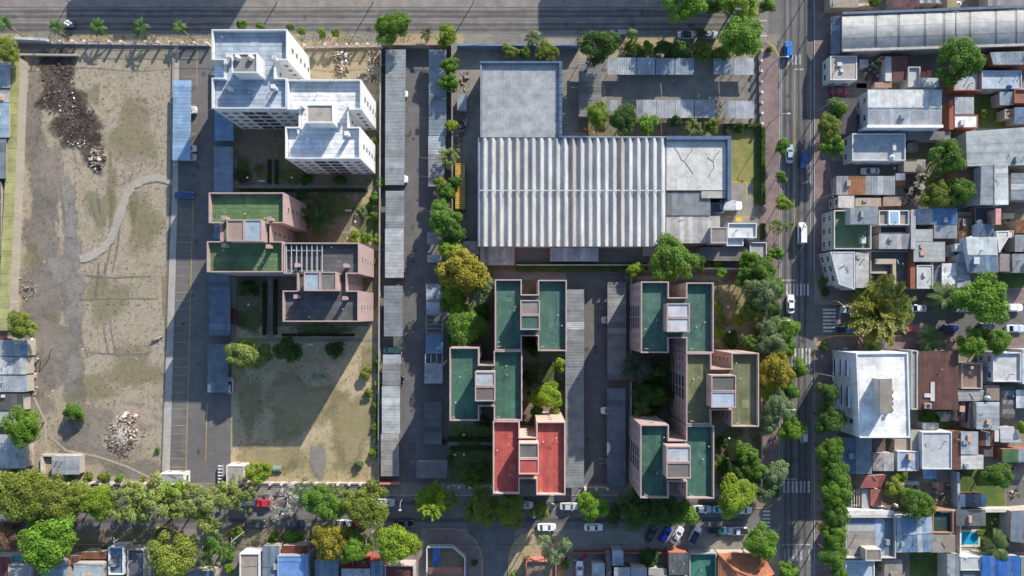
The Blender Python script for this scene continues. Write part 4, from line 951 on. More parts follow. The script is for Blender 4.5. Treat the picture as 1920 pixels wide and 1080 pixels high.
HO('narrow grey metal roof between slot house and white roof', (1752, 497, 1765, 541), 3.6, 'shed', (.24, .27, .30), name='lean_to', cat='shed')
HO('blue-grey metal roof beside the white tin roof', [(1795, 476), (1812, 474), (1822, 541), (1795, 541)], 4.8, 'shed', (.32, .37, .42), axis='x', low='W', slope=.3)
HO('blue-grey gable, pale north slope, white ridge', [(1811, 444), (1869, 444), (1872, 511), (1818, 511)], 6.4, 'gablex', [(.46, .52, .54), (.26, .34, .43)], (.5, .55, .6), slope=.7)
HO('small white flat roof at the rust court corner', (1791, 457, 1812, 471), 4.4, 'flat', (.55, .56, .58), W_, par=.12)
HO('rusty sheet roofs with dark gaps', (1795, 408, 1824, 458), 3.4, 'shed', [(.13, .08, .06, 1), (.24, .11, .07, 1), (.08, .075, .07, 1)], rust=True, low='S')
HO('slanted blue-grey roof with one pale sheet', [(1826, 420), (1860, 419), (1866, 443), (1824, 443)], 4.4, 'shed', [(.15, .22, .32), (.16, .23, .33), (.36, .38, .39)], low='S')  # one paler grey sheet set among the blue-grey ones
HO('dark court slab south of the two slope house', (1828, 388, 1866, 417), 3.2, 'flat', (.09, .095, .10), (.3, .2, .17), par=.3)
HO('salmon pink wall block near the blue gable', (1867, 391, 1877, 421), 6.0, 'slab', (.62, .30, .28), (.45, .3, .25), name='pink_wall', cat='wall')
HO('white walled roof east of the blue gable', [(1868, 433), (1892, 433), (1892, 444), (1874, 474)], 5.0, 'flat', (.55, .53, .50), W_, par=.12)
HO('brown-grey roof below the white walled roof', (1875, 476, 1893, 509), 4.2, 'slab', (.25, .22, .20), (.4, .35, .33))
HO('light grey tin roof at the east edge above the lawn', (1898, 476, 1960, 511), 4.6, 'shed', (.40, .41, .41), low='S')
HO('grey tin roof beside the small rust roof', (1903, 440, 1960, 472), 4.6, 'shed', (.42, .42, .40), low='S')
HO('small rust brown roof near the east edge', (1904, 412, 1960, 437), 3.6, 'shed', (.30, .14, .07), rust=True, low='S')
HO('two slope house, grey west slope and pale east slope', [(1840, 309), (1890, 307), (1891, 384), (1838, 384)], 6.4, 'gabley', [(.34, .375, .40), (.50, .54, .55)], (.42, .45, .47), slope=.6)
HO('grey tin roof right of the two slope house', (1896, 325, 1960, 375), 4.8, 'shed', [(.28, .31, .34), (.30, .33, .36), (.6, .6, .58)], low='S', axis='x', n=5)
HO('broad grey sheet roof with fine horizontal laps', [(1811, 247), (1960, 236), (1960, 309), (1813, 312)], 5.4, 'shed', (.40, .44, .45), axis='x', low='S', slope=.4, n=13, name='workshop', cat='workshop')
HO('brick patio house west of the two slope house', (1791, 314, 1826, 350), 3.4, 'flat', (.26, .13, .09), BR, par=.5)
HO('pale metal roof with brick base below the arched warehouse', [(1856, 98), (1960, 95), (1960, 121), (1862, 121)], 5.0, 'shed', (.47, .51, .52), BR, low='S')
HO('brick rimmed yard roof strewn with white rubbish', (1788, 131, 1839, 170), 3.2, 'flat', (.40, .42, .44), BR, par=.6)
HO('pale blue concrete terrace with a blue tank', (1841, 132, 1916, 166), 3.4, 'flat', (.40, .45, .50), (.45, .48, .5), par=.2)
HO('pale grey roof above the bright white one', (1790, 182, 1826, 214), 3.6, 'shed', (.46, .48, .49), BR, low='S', slope=.15)
HO('bright white roof with brick rim near the lawn', (1789, 215, 1834, 240), 3.6, 'flat', (.76, .76, .77), BR, par=.1)
HO('narrow brick red roof strip beside the white roof', (1780, 187, 1788, 243), 4.0, 'slab', (.32, .10, .07), BR, name='brick_wall', cat='wall')
HO('small pale sheet roof above the shaded lawn', (1874, 172, 1900, 197), 3.4, 'shed', (.44, .49, .52), low='S')
HO('brick terrace at the east edge', (1902, 167, 1960, 193), 3.6, 'flat', (.27, .12, .08), BR, par=.4)
HO('steel blue roof beside the shaded lawn', (1902, 201, 1960, 232), 3.6, 'shed', (.22, .31, .43), low='S')
HO('ribbed grey roof at the north edge behind the warehouse', (1852, -60, 1918, 11), 3.8, 'shed', (.33, .33, .32), low='S')
HO('maroon ribbed roof at the north edge', (1674, -60, 1722, 12), 3.6, 'shed', (.15, .07, .08), low='S')
HO('tan wall house at the corner north of the warehouse', (1556, -70, 1610, 14), 3.4, 'slab', (.33, .28, .22), (.4, .35, .3))
HO('blue and white tin house north of the warehouse', (1724, -60, 1762, 6), 3.4, 'shed', [(.5, .5, .52), (.2, .26, .33)], low='S')
HO('tan dirt roofed hut at the north edge', (1776, -60, 1794, 14), 2.6, 'slab', (.30, .25, .13), name='shed', cat='shed')

# the block south of the east street
wb = thing('office_building', 'tall white building with brilliant white roof and slotted west facade', 'building', P(1655, 740))
bz = 11.4; bq = [(1605, 662), (1703, 661), (1707, 821), (1612, 821)]
bp = px_poly(bq, bz); MB().prism(bp, 0, bz-.42).build('wall', M_PLASTER, wb, (.62, .66, .70))
inn = offset(bp, .3); nb = 4
MB().add([(x, y, bz) for x, y in bp]+[(x, y, bz) for x, y in inn]+[(x, y, bz-.4) for x, y in inn]+[(x, y, bz-.45) for x, y in bp], [(i, (i+1) % 4, 4+(i+1) % 4, 4+i) for i in range(4)]+[(4+i, 4+(i+1) % 4, 8+(i+1) % 4, 8+i) for i in range(4)]+[(12+i, 12+(i+1) % 4, (i+1) % 4, i) for i in range(4)]).build('parapet', M_PLASTER, wb, (.70, .72, .73))
for i in range(16):
    q = [bil(bq, .035, .02+.96*i/16), bil(bq, .965, .02+.96*i/16), bil(bq, .965, .02+.96*(i+1)/16-.001), bil(bq, .035, .02+.96*(i+1)/16-.001)]
    MB().prism(px_poly(q, bz-.3), bz-.41, bz-.36+random.uniform(0, .012)).build('roof_panel', M_MEMB, wb, jit((.74, .73, .71), .03))
for (u0, u1) in ((.10, .30), (.42, .66)):      # projecting fins framing deep window slots
    for zc in (1.9, 4.6, 7.3):
        a = Vector(P(*bil(bq, 0, u0), bz))[:2]; c_ = Vector(P(*bil(bq, 0, u1), bz))[:2]
        d = (Vector(c_)-Vector(a)); nrm = Vector((-1, 0))
        x = min(a[0], c_[0]); y0, y1 = c_[1], a[1]
        w_ = MB().box(x-.04, y0, zc-.85, x-.003+.1, y1, zc+.85).build('window_band', M_GLASS, wb)
        MB().box(x-.55, y0-.1, zc+.86, x-.003, y1+.1, zc+1.02).build('fin', M_PLASTER, wb, (.66, .7, .73))
for zc in (2.0, 5.0, 8.0):
    a = P(*bil(bq, 0, .83), bz); MB().box(a.x-.08, a.y-.5, zc-.6, a.x-.003+.15, a.y+.5, zc+.6).build('window', M_GLASS, wb)
a, b_ = P(1650, 711, 14), P(1671, 774, 14); pr = MB().box(a.x, b_.y, bz-.4, b_.x, a.y, 14).build('roof_plant_room', M_PLASTER, wb, (.5, .48, .45)); MB().box(a.x-.12, b_.y-.12, 14, b_.x+.12, a.y+.12, 14.15).build('plant_roof', M_CONC, pr, (.24, .21, .18), root=wb)
for y in (735, 748, 757, 769): p = P(1673, y, 12.5); MB().lathe((p.x, p.y, bz-.4), [(.35, 0), (.35, 1.1), (.5, 1.15), (.1, 1.4)], 12).build('vent', M_SHEET, wb, (.15, .14, .13), True)
HO('narrow stained grey building beside the tall white building', (1709, 657, 1721, 768), 6.0, 'flat', (.24, .24, .23), (.45, .45, .43), par=.3)
HO('big brown roofed hall with white T-shaped patch', [(1723, 659), (1797, 657), (1797, 768), (1722, 768)], 6.0, 'shed', (.155, .075, .06), (.5, .48, .45), axis='y', low='S', slope=.3, name='hall', cat='hall')
tp = thing('roof_patch', 'white T-shaped repair sheets on the brown hall roof', 'roof patch', P(1749, 730, 5.9))
for r_ in ((1745, 716, 1752.5, 752), (1733, 738, 1744.8, 745)):
    a, b_ = P(r_[0], r_[1], 6.0), P(r_[2], r_[3], 6.0); MB().box(a.x, b_.y, 5.75, b_.x, a.y, 6.06).build('patch_sheet', M_SHEET, tp, (.6, .6, .6))
fu = thing('roof_fan', 'square fan unit on the brown hall roof', 'fan', P(1741, 761, 5.7)); a = P(1741, 761, 6.4); MB().box(a.x-.75, a.y-.6, 5.65, a.x+.75, a.y+.6, 6.3).build('housing', M_SHEET, fu, (.42, .38, .32)); MB().lathe((a.x, a.y, 6.3), [(.45, 0), (.45, .06), (.3, .08)], 16).build('fan_ring', M_SHEET, fu, (.06, .06, .06))
HO('brown court roof with parapet, east of the brown hall', (1803, 681, 1842, 729), 4.6, 'flat', (.26, .17, .125), (.45, .4, .36), par=.6)
HO('pale strip roof below the brown court roof', (1797, 731, 1848, 752), 4.2, 'shed', (.45, .43, .40), axis='x', low='S', slope=.2)
HO('brown flat roof by the grey tiled roof', (1850, 722, 1874, 751), 4.6, 'slab', (.23, .18, .15), (.4, .36, .33))
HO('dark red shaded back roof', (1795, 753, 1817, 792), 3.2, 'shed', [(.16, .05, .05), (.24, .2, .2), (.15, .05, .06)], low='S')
HO('narrow grey-brown back extension beside the grey tiled roof', (1818, 753, 1830, 805), 3.6, 'slab', (.20, .18, .17), name='extension', cat='house')
HO('grey tiled roof with patched squares', (1831, 754, 1874, 805), 5.2, 'shed', (.40, .43, .45), axis='x', low='S', slope=.25, n=7)
HO('pale L roof house opposite the round street trees', (1862, 661, 1915, 716), 5.4, 'flat', (.48, .48, .47), (.55, .58, .6), par=.5, win=True)
HO('pale roof house at the east end of the street', (1917, 655, 1965, 720), 4.8, 'flat', (.45, .48, .5), (.5, .5, .5), par=.3)
HO('bright white awning roof at the east edge', (1905, 731, 1960, 765), 3.4, 'shed', (.70, .70, .72), low='S')
HO('grey slatted shelters beside the white awning roof', (1880, 724, 1903, 785), 3.0, 'shed', [(.12, .12, .125), (.28, .28, .28)], axis='x', low='S')
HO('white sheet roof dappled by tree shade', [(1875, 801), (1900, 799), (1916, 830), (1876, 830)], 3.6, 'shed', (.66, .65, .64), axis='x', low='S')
HO('leaf green roof with a pale end', [(1879, 842), (1960, 842), (1960, 866), (1879, 867)], 3.8, 'shed', [(.12, .24, .09), (.12, .235, .09), (.13, .25, .1), (.44, .48, .5), (.42, .46, .5)], BR, low='S', n=8)
HO('brick red gable wall roof beside the pale metal roof', (1787, 808, 1801, 881), 4.8, 'shed', (.26, .11, .075), BR, low='W', axis='x')
HO('pale grey metal roof right of the brick strip', (1801.6, 809, 1834, 852), 5.0, 'shed', (.40, .44, .46), BR, low='E', axis='y', slope=.3)
HO('white metal roof with grimy ridge south of the pale grey one', (1801.6, 853, 1844, 880), 4.8, 'shed', (.56, .55, .53), BR, low='E', axis='x', slope=.3)
HO('red-brown tiled lean-to with pale skylight strip', (1832, 811, 1864, 836), 3.8, 'shed', [(.24, .09, .065), (.25, .1, .07), (.42, .46, .46), (.24, .1, .075)], low='S', n=4)
HO('pale greenish strip roof beside the tiled lean-to', (1865, 806, 1873, 828), 3.8, 'slab', (.48, .50, .45))
HO('stained light concrete house with sunken blue terrace', (1729, 810, 1785, 880), 5.0, 'flat', (.42, .43, .44), (.55, .57, .6), par=.25)
HO('small sky blue lean-to under the stained concrete house', (1731, 881, 1756, 898), 3.0, 'shed', (.24, .38, .55), name='lean_to', cat='shed')
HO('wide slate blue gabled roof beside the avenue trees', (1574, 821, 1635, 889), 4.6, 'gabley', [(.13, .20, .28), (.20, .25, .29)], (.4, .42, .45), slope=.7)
HO('whitish brown patched house', (1636, 849, 1676, 883), 4.2, 'shed', [(.36, .31, .27), (.38, .33, .3), (.5, .48, .47), (.48, .45, .44)], low='S', n=4, rust=True)
HO('blue and white flaking roof with a small brick hatch', (1683, 846, 1723, 883), 4.2, 'flat', (.33, .41, .54), (.55, .55, .55), par=.15)
hb = thing('roof_hatch', 'small brick hatch on the blue flaking roof', 'hatch', P(1709, 857, 4.0)); a = P(1709, 857, 5.0); MB().box(a.x-.6, a.y-.6, 4.05, a.x+.6, a.y+.6, 5.0).build('hatch_wall', M_PLASTER, hb, (.45, .3, .24)); MB().box(a.x-.68, a.y-.68, 5.0, a.x+.68, a.y+.68, 5.1).build('hatch_lid', M_CONC, hb, (.5, .42, .35))
HO('tan yard roof under the tall white building', (1677, 823, 1706, 844), 3.0, 'slab', (.33, .28, .22))
HO('grey-tan strip roof with little vents', (1707.5, 806, 1728, 844), 3.6, 'slab', (.36, .34, .29))
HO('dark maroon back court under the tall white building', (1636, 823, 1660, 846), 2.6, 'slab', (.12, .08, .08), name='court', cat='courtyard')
HO('small dark shelter in the leafy back yard', (1763, 772, 1783, 790), 2.4, 'shed', (.13, .14, .15), name='shed', cat='shed')
HO('salmon red tiled roof behind the avenue trees', [(1624, 892), (1662, 890), (1652, 914), (1612, 916)], 4.2, 'shed', (.46, .15, .12), low='S', slope=.4)
HO('salmon red tiled lean-to below the red roof', (1632, 917, 1652, 948), 3.6, 'shed', (.44, .15, .125), low='S', slope=.3)
HO('grey walkway slab beside the red lean-to', (1616, 917, 1630, 955), 3.0, 'slab', (.36, .36, .35), name='walkway_roof', cat='canopy')
pg = thing('pergola', 'white timber pergola over the red paved forecourt', 'pergola', P(1605, 934))
for i in range(5): MB().bar(P(1597+i*4.6, 917, 2.7), P(1597+i*4.6, 950, 2.7), .12, .16).build('slat', M_WOOD, pg, (.62, .55, .48))
for y in (922, 947): MB().bar(P(1595, y, 2.54), P(1617, y, 2.54), .12, .16).build('beam', M_WOOD, pg, (.6, .5, .42))
for x in (1596, 1616):
    for y in (922, 947): p = P(x, y, 2.4); MB().box(p.x-.07, p.y-.07, 0, p.x+.07, p.y+.07, 2.46).build('post', M_WOOD, pg, (.5, .42, .36))
HO('walled roof terrace with blue painted east strip', (1586, 969, 1680, 1047), 5.2, 'flat', (.31, .29, .27), (.45, .43, .41), par=.9)
HO('long white coping roof above the walled terrace', (1584, 957, 1676, 967), 4.8, 'slab', (.62, .60, .57), W_, name='party_wall', cat='wall')
HO('dark roof room on the walled terrace', (1623, 1030, 1653, 1052), 7.0, 'flat', (.22, .19, .17), (.48, .45, .4), par=.12, name='roof_room', cat='house')
st = thing('terrace_strip', 'flaking blue painted strip and grey slabs on the walled terrace', 'terrace floor', P(1650, 1000, 4.3))
for r_, c in (((1641, 973, 1658, 1040), (.30, .38, .48)), ((1589, 972, 1640, 984), (.14, .2, .28)), ((1589, 984.6, 1640, 996), (.36, .37, .37)), ((1659, 972, 1675, 1040), (.12, .17, .2)), ((1589, 997, 1640, 1009), (.26, .24, .22)), ((1589, 1010, 1640, 1028), (.28, .25, .22))):
    a, b_ = P(r_[0], r_[1], 4.35), P(r_[2], r_[3], 4.35); MB().box(a.x, b_.y, 4.296, b_.x, a.y, 4.35).build('floor_slab', M_CONC, st, c)
HO('pale blue flat roof at the south edge by the avenue', (1586, 1051, 1640, 1120), 4.2, 'flat', (.37, .43, .50), W_, par=.2)
HO('half ruined grey hut at the south edge', (1658, 1050, 1692, 1120), 3.0, 'slab', (.26, .23, .20), name='shed', cat='shed')
HO('blue roof with white skylight stripes and white ridge', [(1681, 972), (1746, 960), (1751, 1035), (1681, 1036)], 5.2, 'gablex', [[(.44, .50, .55), (.22, .33, .48), (.22, .33, .48), (.22, .33, .48), (.56, .6, .63), (.24, .34, .48), (.36, .43, .5)]]*2, (.6, .62, .64), slope=.5, n=7)
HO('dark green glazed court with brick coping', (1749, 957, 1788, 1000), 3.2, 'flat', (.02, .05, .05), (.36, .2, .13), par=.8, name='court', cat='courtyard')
HO('taupe flat roof between the glazed court and lawn', (1746, 1003, 1791, 1036), 3.6, 'slab', (.24, .205, .175), (.4, .34, .3))
HO('grey corrugated shed beside the swimming pool', (1793, 956, 1848, 986), 3.2, 'shed', (.20, .20, .20), low='S', slope=.3)
HO('white and blue tin shelter above the pool shed', (1800, 927, 1849, 951), 3.0, 'shed', [(.56, .58, .6), (.16, .17, .19), (.17, .18, .2), (.18, .19, .2), (.36, .42, .6)], MAR, low='S', n=5)
HO('pale grey roof south of the pool terrace', (1801, 1044, 1840, 1070), 4.0, 'flat', (.45, .46, .46), (.5, .5, .5), par=.1)
HO('long pale roof beside the green lawn', (1776, 1038, 1799, 1120), 4.0, 'shed', (.42, .45, .47), axis='y', low='W', slope=.2)
HO('worn bright blue sheet roof at the south edge', (1841, 1042, 1912, 1120), 4.4, 'shed', [(.04, .16, .50), (.05, .17, .5), (.10, .22, .5), (.05, .16, .48)], low='S', n=9)
HO('grey roof at the southeast corner', (1914, 1044, 1965, 1120), 4.0, 'shed', (.3, .33, .36), low='S')
HO('angular grey metal roof at the east edge by the palm', [(1896, 958), (1965, 955), (1965, 1024), (1894, 1015)], 4.6, 'shed', [(.33, .36, .38), (.2, .26, .33)], axis='y', low='W')
HO('grey teal roof south of the pale roof', (1806, 1072, 1840, 1120), 3.4, 'shed', (.2, .26, .26), low='S')
# swimming pool
pl = thing('swimming_pool', 'small blue swimming pool with pale tile rim', 'pool', P(1813, 1008))
a, b_ = P(1790, 993), P(1837, 1025)
for q in ((a.x, a.y-.5, b_.x, a.y), (a.x, b_.y, b_.x, b_.y+.5), (b_.x-.5, b_.y+.5, b_.x, a.y-.5), (a.x, b_.y+.5, a.x+.3, a.y-.5)): MB().box(q[0], q[1], 0, q[2], q[3], .14).build('rim', M_CONC, pl, (.58, .52, .44))
MB().box(a.x+.3, b_.y+.5, .01, b_.x-.5, a.y-.5, .07).build('water', M_WATER, pl)

# ---------------------------------------------------------------- south side houses
for lab, r, z, sty, c, kw in (
    ('red roof corner at the south west under the brown tree', (-40, 1044, 19, 1120), 3.6, 'shed', (.28, .07, .06), {}),
    ('teal flat roof by the brown tree', (20, 1040, 41, 1056), 3.4, 'flat', (.10, .34, .30), {}),
    ('grey weathered roof below the teal one', (15, 1058, 58, 1130), 4.0, 'flat', (.33, .32, .31), {}),
    ('grey-blue roof under the great green tree', (76, 1053, 126, 1130), 4.0, 'shed', (.27, .34, .41), {}),
    ('pale sheet roof with white gable front', (138, 1056, 194, 1130), 4.6, 'shed', (.48, .52, .53), dict(axis='x')),
    ('terracotta porch roof above the pale sheet roof', (152, 1035, 200, 1048), 3.2, 'shed', (.40, .16, .09), {}),
    ('white rimmed narrow court house', (203, 1026, 231, 1078), 4.0, 'flat', (.14, .2, .26), dict(wall=(.62, .66, .68), par=.6)),
    ('dark grey roof beside the olive tree', (238, 1030, 270, 1130), 3.4, 'flat', (.10, .11, .13), {}),
    ('white parapet house with tan roof', (449, 1038, 486, 1130), 4.6, 'flat', (.30, .26, .22), dict(wall=W_, par=.3)),
    ('slate roof between the white parapet house and blue roof', (492, 1023, 524, 1130), 4.2, 'shed', (.20, .26, .31), {}),
    ('cobalt blue painted flat roof', (520, 1042, 576, 1130), 4.8, 'flat', (.13, .24, .48), dict(wall=(.3, .36, .45), par=.12)),
    ('rust red porch roof above the cobalt roof', (528, 1023, 576, 1040), 3.8, 'shed', (.26, .07, .045), dict(rust=True)),
    ('slate blue roof below the yellow tree', (590, 1050, 634, 1130), 4.0, 'shed', (.20, .27, .35), {}),
    ('pale tin roof with red rim below the green trees', (640, 1066, 694, 1130), 4.0, 'shed', (.36, .42, .45), dict(wall=(.3, .09, .07))),
    ('bluish roof with red flank wall', (695, 1052, 719, 1130), 4.4, 'shed', (.18, .25, .34), dict(wall=(.3, .06, .05))),
    ('maroon walled court by the corner', (721, 1060, 776, 1130), 3.6, 'flat', (.13, .05, .05), dict(wall=(.5, .42, .4), par=.6)),
    ('red brick entrance court under the green trees', (660, 1044, 694, 1064), 3.4, 'flat', (.16, .06, .05), dict(wall=(.42, .1, .07), par=.5)),
    ('dark plot roof by the olive tree', (352, 1070, 400, 1130), 3.4, 'shed', (.14, .18, .24), {}),
    ('brick planted patio house at the lane corner', (986, 1052, 1043, 1130), 3.2, 'flat', (.22, .16, .11), dict(wall=(.45, .18, .14), par=.6)),
    ('pale ribbed roof beside the parked white car', (1111, 1056, 1134, 1130), 3.4, 'shed', (.42, .46, .46), {}),
    ('blue-grey small roof by the dark bush', (1148, 1032, 1169, 1061), 3.8, 'shed', (.30, .36, .43), {}),
    ('pale grey roof with maroon edge', (1151, 1064, 1182, 1130), 4.0, 'shed', (.38, .40, .42), dict(wall=MAR)),
    ('grey roof right of the maroon edge', (1183, 1064, 1213, 1130), 4.2, 'shed', (.32, .34, .37), {}),
    ('charcoal roof with orange brick flank', (1254, 1036, 1291, 1078), 4.4, 'shed', (.15, .155, .16), dict(wall=(.45, .16, .09))),
    ('white rimmed green tennis-green court', (1293, 1037, 1344, 1130), 2.6, 'flat', (.045, .16, .125), dict(wall=(.35, .4, .38), par=.9)),
    ('pale wall roof under the charcoal one', (1225, 1080, 1290, 1130), 3.6, 'slab', (.42, .41, .38), {})):
    house(lab, r, z, sty, c, **kw)
# orange tiled hip roof
hp = thing('tiled_house', 'house with broad orange tiled hip roof at the avenue corner', 'house', P(1395, 1070))
e = 3.6; hz = 5.4
pts = [P(1346, 1037, e), P(1428, 1037, e), P(1452, 1075, e), P(1452, 1150, e), P(1346, 1150, e)]
r0, r1 = P(1378, 1068, hz), P(1420, 1086, hz)
r2 = P(1400, 1120, hz)
MB().prism(px_poly([(1349, 1040), (1427, 1040), (1449, 1076), (1449, 1146), (1349, 1146)], 3.5), 0, 3.5).build('wall', M_PLASTER, hp, (.5, .42, .36))
def course(a, b, c, d, nn, cc):
    """tile courses on the slope a-b (eave) to d-c (ridge)"""
    for i in range(nn):
        t0, t1 = i/nn, (i+1)/nn
        p = [a.lerp(d, t0), b.lerp(c, t0), b.lerp(c, t1), a.lerp(d, t1)]; up = Vector((0, 0, .05))
        MB().add([p[0]+up, p[1]+up, p[2], p[3], p[0]-up*.2, p[1]-up*.2], [(0, 1, 2, 3), (4, 5, 1, 0)]).build('tile_course', M_MEMB, hp, jit(cc, .08))
OT = (.42, .16, .085)
course(pts[1], pts[0], r0, r1, 9, OT); course(pts[0], pts[4], r2, r0, 9, OT); course(pts[2], pts[1], r1, r1, 8, OT); course(pts[3], pts[2], r1, r2, 9, OT); course(pts[4], pts[3], r2, r2, 8, OT)
MB().add([r0, r1, r2], [(0, 2, 1)]).build('roof_top', M_MEMB, hp, OT)
for a, b_ in ((pts[0], r0), (pts[1], r1), (pts[2], r1), (r0, r1)): MB().bar(a+Vector((0, 0, .1)), b_+Vector((0, 0, .1)), .28, .14).build('ridge_tile', M_MEMB, hp, (.50, .2, .1))
# garage yard at the lane corner
gy = thing('walled_yard', 'white walled parking yard with brown floor at the lane corner', 'yard', P(836, 1045))
MB().prism(px_poly([(802, 1022), (850, 1022), (873, 1042), (873, 1078), (802, 1078)]), .12, .14).build('floor', M_CONC, gy, (.24, .18, .12))
for a, b_ in (((802, 1024), (850, 1024)), ((850, 1024), (872, 1043)), ((872, 1043), (872, 1078)), ((801, 1026), (801, 1078))): MB().bar(P(*a, 1.0), P(*b_, 1.0), .25, 1.76).build('wall', M_PLASTER, gy, (.6, .58, .56))
sheets(gy, rect(803, 1064, 866, 1076), lambda u, v: 2.6-.3*v, 'y', 6, (.40, .16, .10), name='roof_sheet')
for x in (804, 864): p = P(x, 1070, 2.3); MB().box(p.x-.08, p.y-.08, .14, p.x+.08, p.y+.08, 2.4).build('post', M_PAINT, gy, (.6, .6, .6))
# ---------------------------------------------------------------- west side neighbours
mw = thing('long_shed', 'very long mossy yellow-green roof strip beside the vacant lot', 'shed', P(22, 350))
lq = [(22, 108), (38, 108), (16, 620), (-6, 620)]
for i in range(24):
    q = [bil(lq, 0, i/24), bil(lq, 1, i/24), bil(lq, 1, (i+1)/24-.0008), bil(lq, 0, (i+1)/24-.0008)]
    MB().prism(px_poly(q, 3.0), 2.88, 3.0+random.uniform(0, .02)).build('roof_slab', M_MEMB, mw, jit((.33, .32, .13), .09))
MB().prism(offset(px_poly(lq, 2.9), .15), 0, 2.88).build('wall', M_PLASTER, mw, (.4, .36, .3))
for lab, r, c, z in (('pale roof beside the mossy strip, north end', (-60, 118, 18, 165), (.42, .46, .5), 3.6), ('white roof with grimy gutter beside the mossy strip', (-60, 166, 17, 192), (.55, .53, .5), 3.4), ('sky blue tin roof beside the mossy strip', (-60, 193, 17, 258), (.36, .46, .56), 3.6),
                  ('maroon edged grey roof beside the mossy strip', (-60, 260, 12, 335), (.24, .26, .28), 3.4), ('low dark roof beyond the mossy strip', (-60, 340, 2, 480), (.2, .2, .2), 3.0)):
    house(lab, r, z, 'shed', c, low='W')
for lab, r, c, z, ru in (('patched grey shanty roof with blue tarp corner', (-40, 637, 52, 668), [(.36, .37, .38), (.40, .41, .42), (.22, .28, .36), (.34, .35, .36)], 3.0, False), ('whitish patched shanty roof', (-40, 669, 49, 702), [(.46, .46, .45), (.38, .4, .41), (.3, .32, .34)], 3.1, True), ('blue-grey patched shanty roof', (-40, 703, 50, 735), [(.33, .37, .42), (.40, .42, .44)], 2.9, False),
                         ('dark burnt looking shanty roof', (-40, 738, 44, 770), [(.10, .10, .10), (.14, .14, .13)], 2.7, False), ('small pale blue shanty roof under the tree', (-40, 772, 30, 800), [(.4, .44, .46), (.3, .4, .36)], 2.8, False), ('silvery crumpled tin shanty roof', (-40, 815, 48, 878), [(.46, .49, .50), (.40, .44, .46), (.5, .52, .53)], 3.0, False)):
    house(lab, r, z, 'shed', c, rust=ru, low='W', axis='y', n=7, name='shanty', cat='shanty')
house('brick red lean-to at the north end of the shanties', (-20, 622, 14, 636), 2.6, 'shed', (.22, .09, .07), rust=True, name='shanty', cat='shanty')

for lab, r, z, sty, c, kw in (
    ('rust red lean-to under the arched warehouse wall', (1650, 105, 1668, 113), 2.8, 'shed', (.3, .1, .07), {}), ('grey tin hut in the junk yard', (1612, 112, 1628, 126), 2.6, 'shed', (.4, .42, .43), dict(rust=True)), ('tan brick strip behind the gabled hall', (1640, 154, 1672, 164), 2.8, 'slab', (.33, .2, .14), {}),
    ('white scrap tin roof at the end of the patched roof', (1679, 325, 1697, 338), 2.9, 'shed', (.5, .5, .5), dict(rust=True)), ('rusty porch below the white scrap roof', (1679, 339, 1698, 347), 2.7, 'shed', (.28, .12, .07), dict(rust=True)), ('tan rubble topped room behind the patched tin roof', (1604, 371, 1652, 387), 3.0, 'slab', (.36, .29, .22), {}),
    ('brown flat hut between patched roof and grey stair hut', (1656, 369, 1690, 386), 2.8, 'slab', (.3, .22, .17), {}), ('small teal-grey hut beside the large grey sheet roof', (1778, 465, 1790, 482), 3.0, 'shed', (.3, .38, .42), {}), ('black roofed hut by the salmon wall', (1880, 395, 1902, 410), 2.8, 'slab', (.10, .095, .09), {}),
    ('pinkish white capped room by the grey tin roof', (1888, 432, 1901, 446), 3.8, 'flat', (.55, .48, .46), dict(par=.1)), ('pale side roof of the two slope house', (1827, 316, 1837, 350), 4.0, 'slab', (.38, .40, .42), {}), ('slate lean-to beside the brown court roof', (1845, 690, 1860, 721), 3.6, 'shed', (.25, .26, .27), {}),
    ('small rust shed in the stony yard', (1757, 905, 1769, 919), 2.4, 'shed', (.27, .12, .08), dict(rust=True)), ('low grey wall roof above the stony rubble', (1690, 902, 1724, 909), 2.6, 'slab', (.38, .36, .34), {}), ('pale square room below the stony rubble', (1700, 938, 1722, 950), 3.0, 'flat', (.44, .43, .42), dict(par=.2)),
    ('rust roofed shed by the pale gable front house', (128, 1042, 150, 1060), 3.0, 'shed', (.26, .11, .08), dict(rust=True)), ('dark passage roof by the great green tree', (60, 1058, 74, 1130), 3.2, 'slab', (.16, .15, .15), {}), ('dark passage roof beside the blue-grey small roof', (1136, 1038, 1147, 1130), 3.0, 'slab', (.13, .12, .12), {}),
    ('grey back roof behind the dark bush', (1216, 1066, 1250, 1079), 3.2, 'slab', (.32, .31, .29), {}), ('brown tin scrap hut in the shaded plot', (1702, 268, 1722, 284), 2.6, 'shed', (.2, .16, .13), dict(rust=True)), ('small brick kiosk by the shaded lawn', (1884, 205, 1899, 222), 2.8, 'flat', (.3, .2, .16), dict(par=.2)),
    ('green-grey tin strip beside the rust court', (1796, 398, 1822, 407), 3.2, 'shed', (.2, .21, .2), dict(rust=True)), ('grimy white annex against the stained concrete house', (1730, 793, 1760, 806), 3.4, 'shed', (.46, .45, .44), dict(rust=True)), ('black tarred roof beside the pale greenish strip', (1845, 838, 1862, 856), 2.8, 'slab', (.09, .085, .085), {})):
    house(lab, r, z, sty, c, name='shed', cat='shed', **kw)

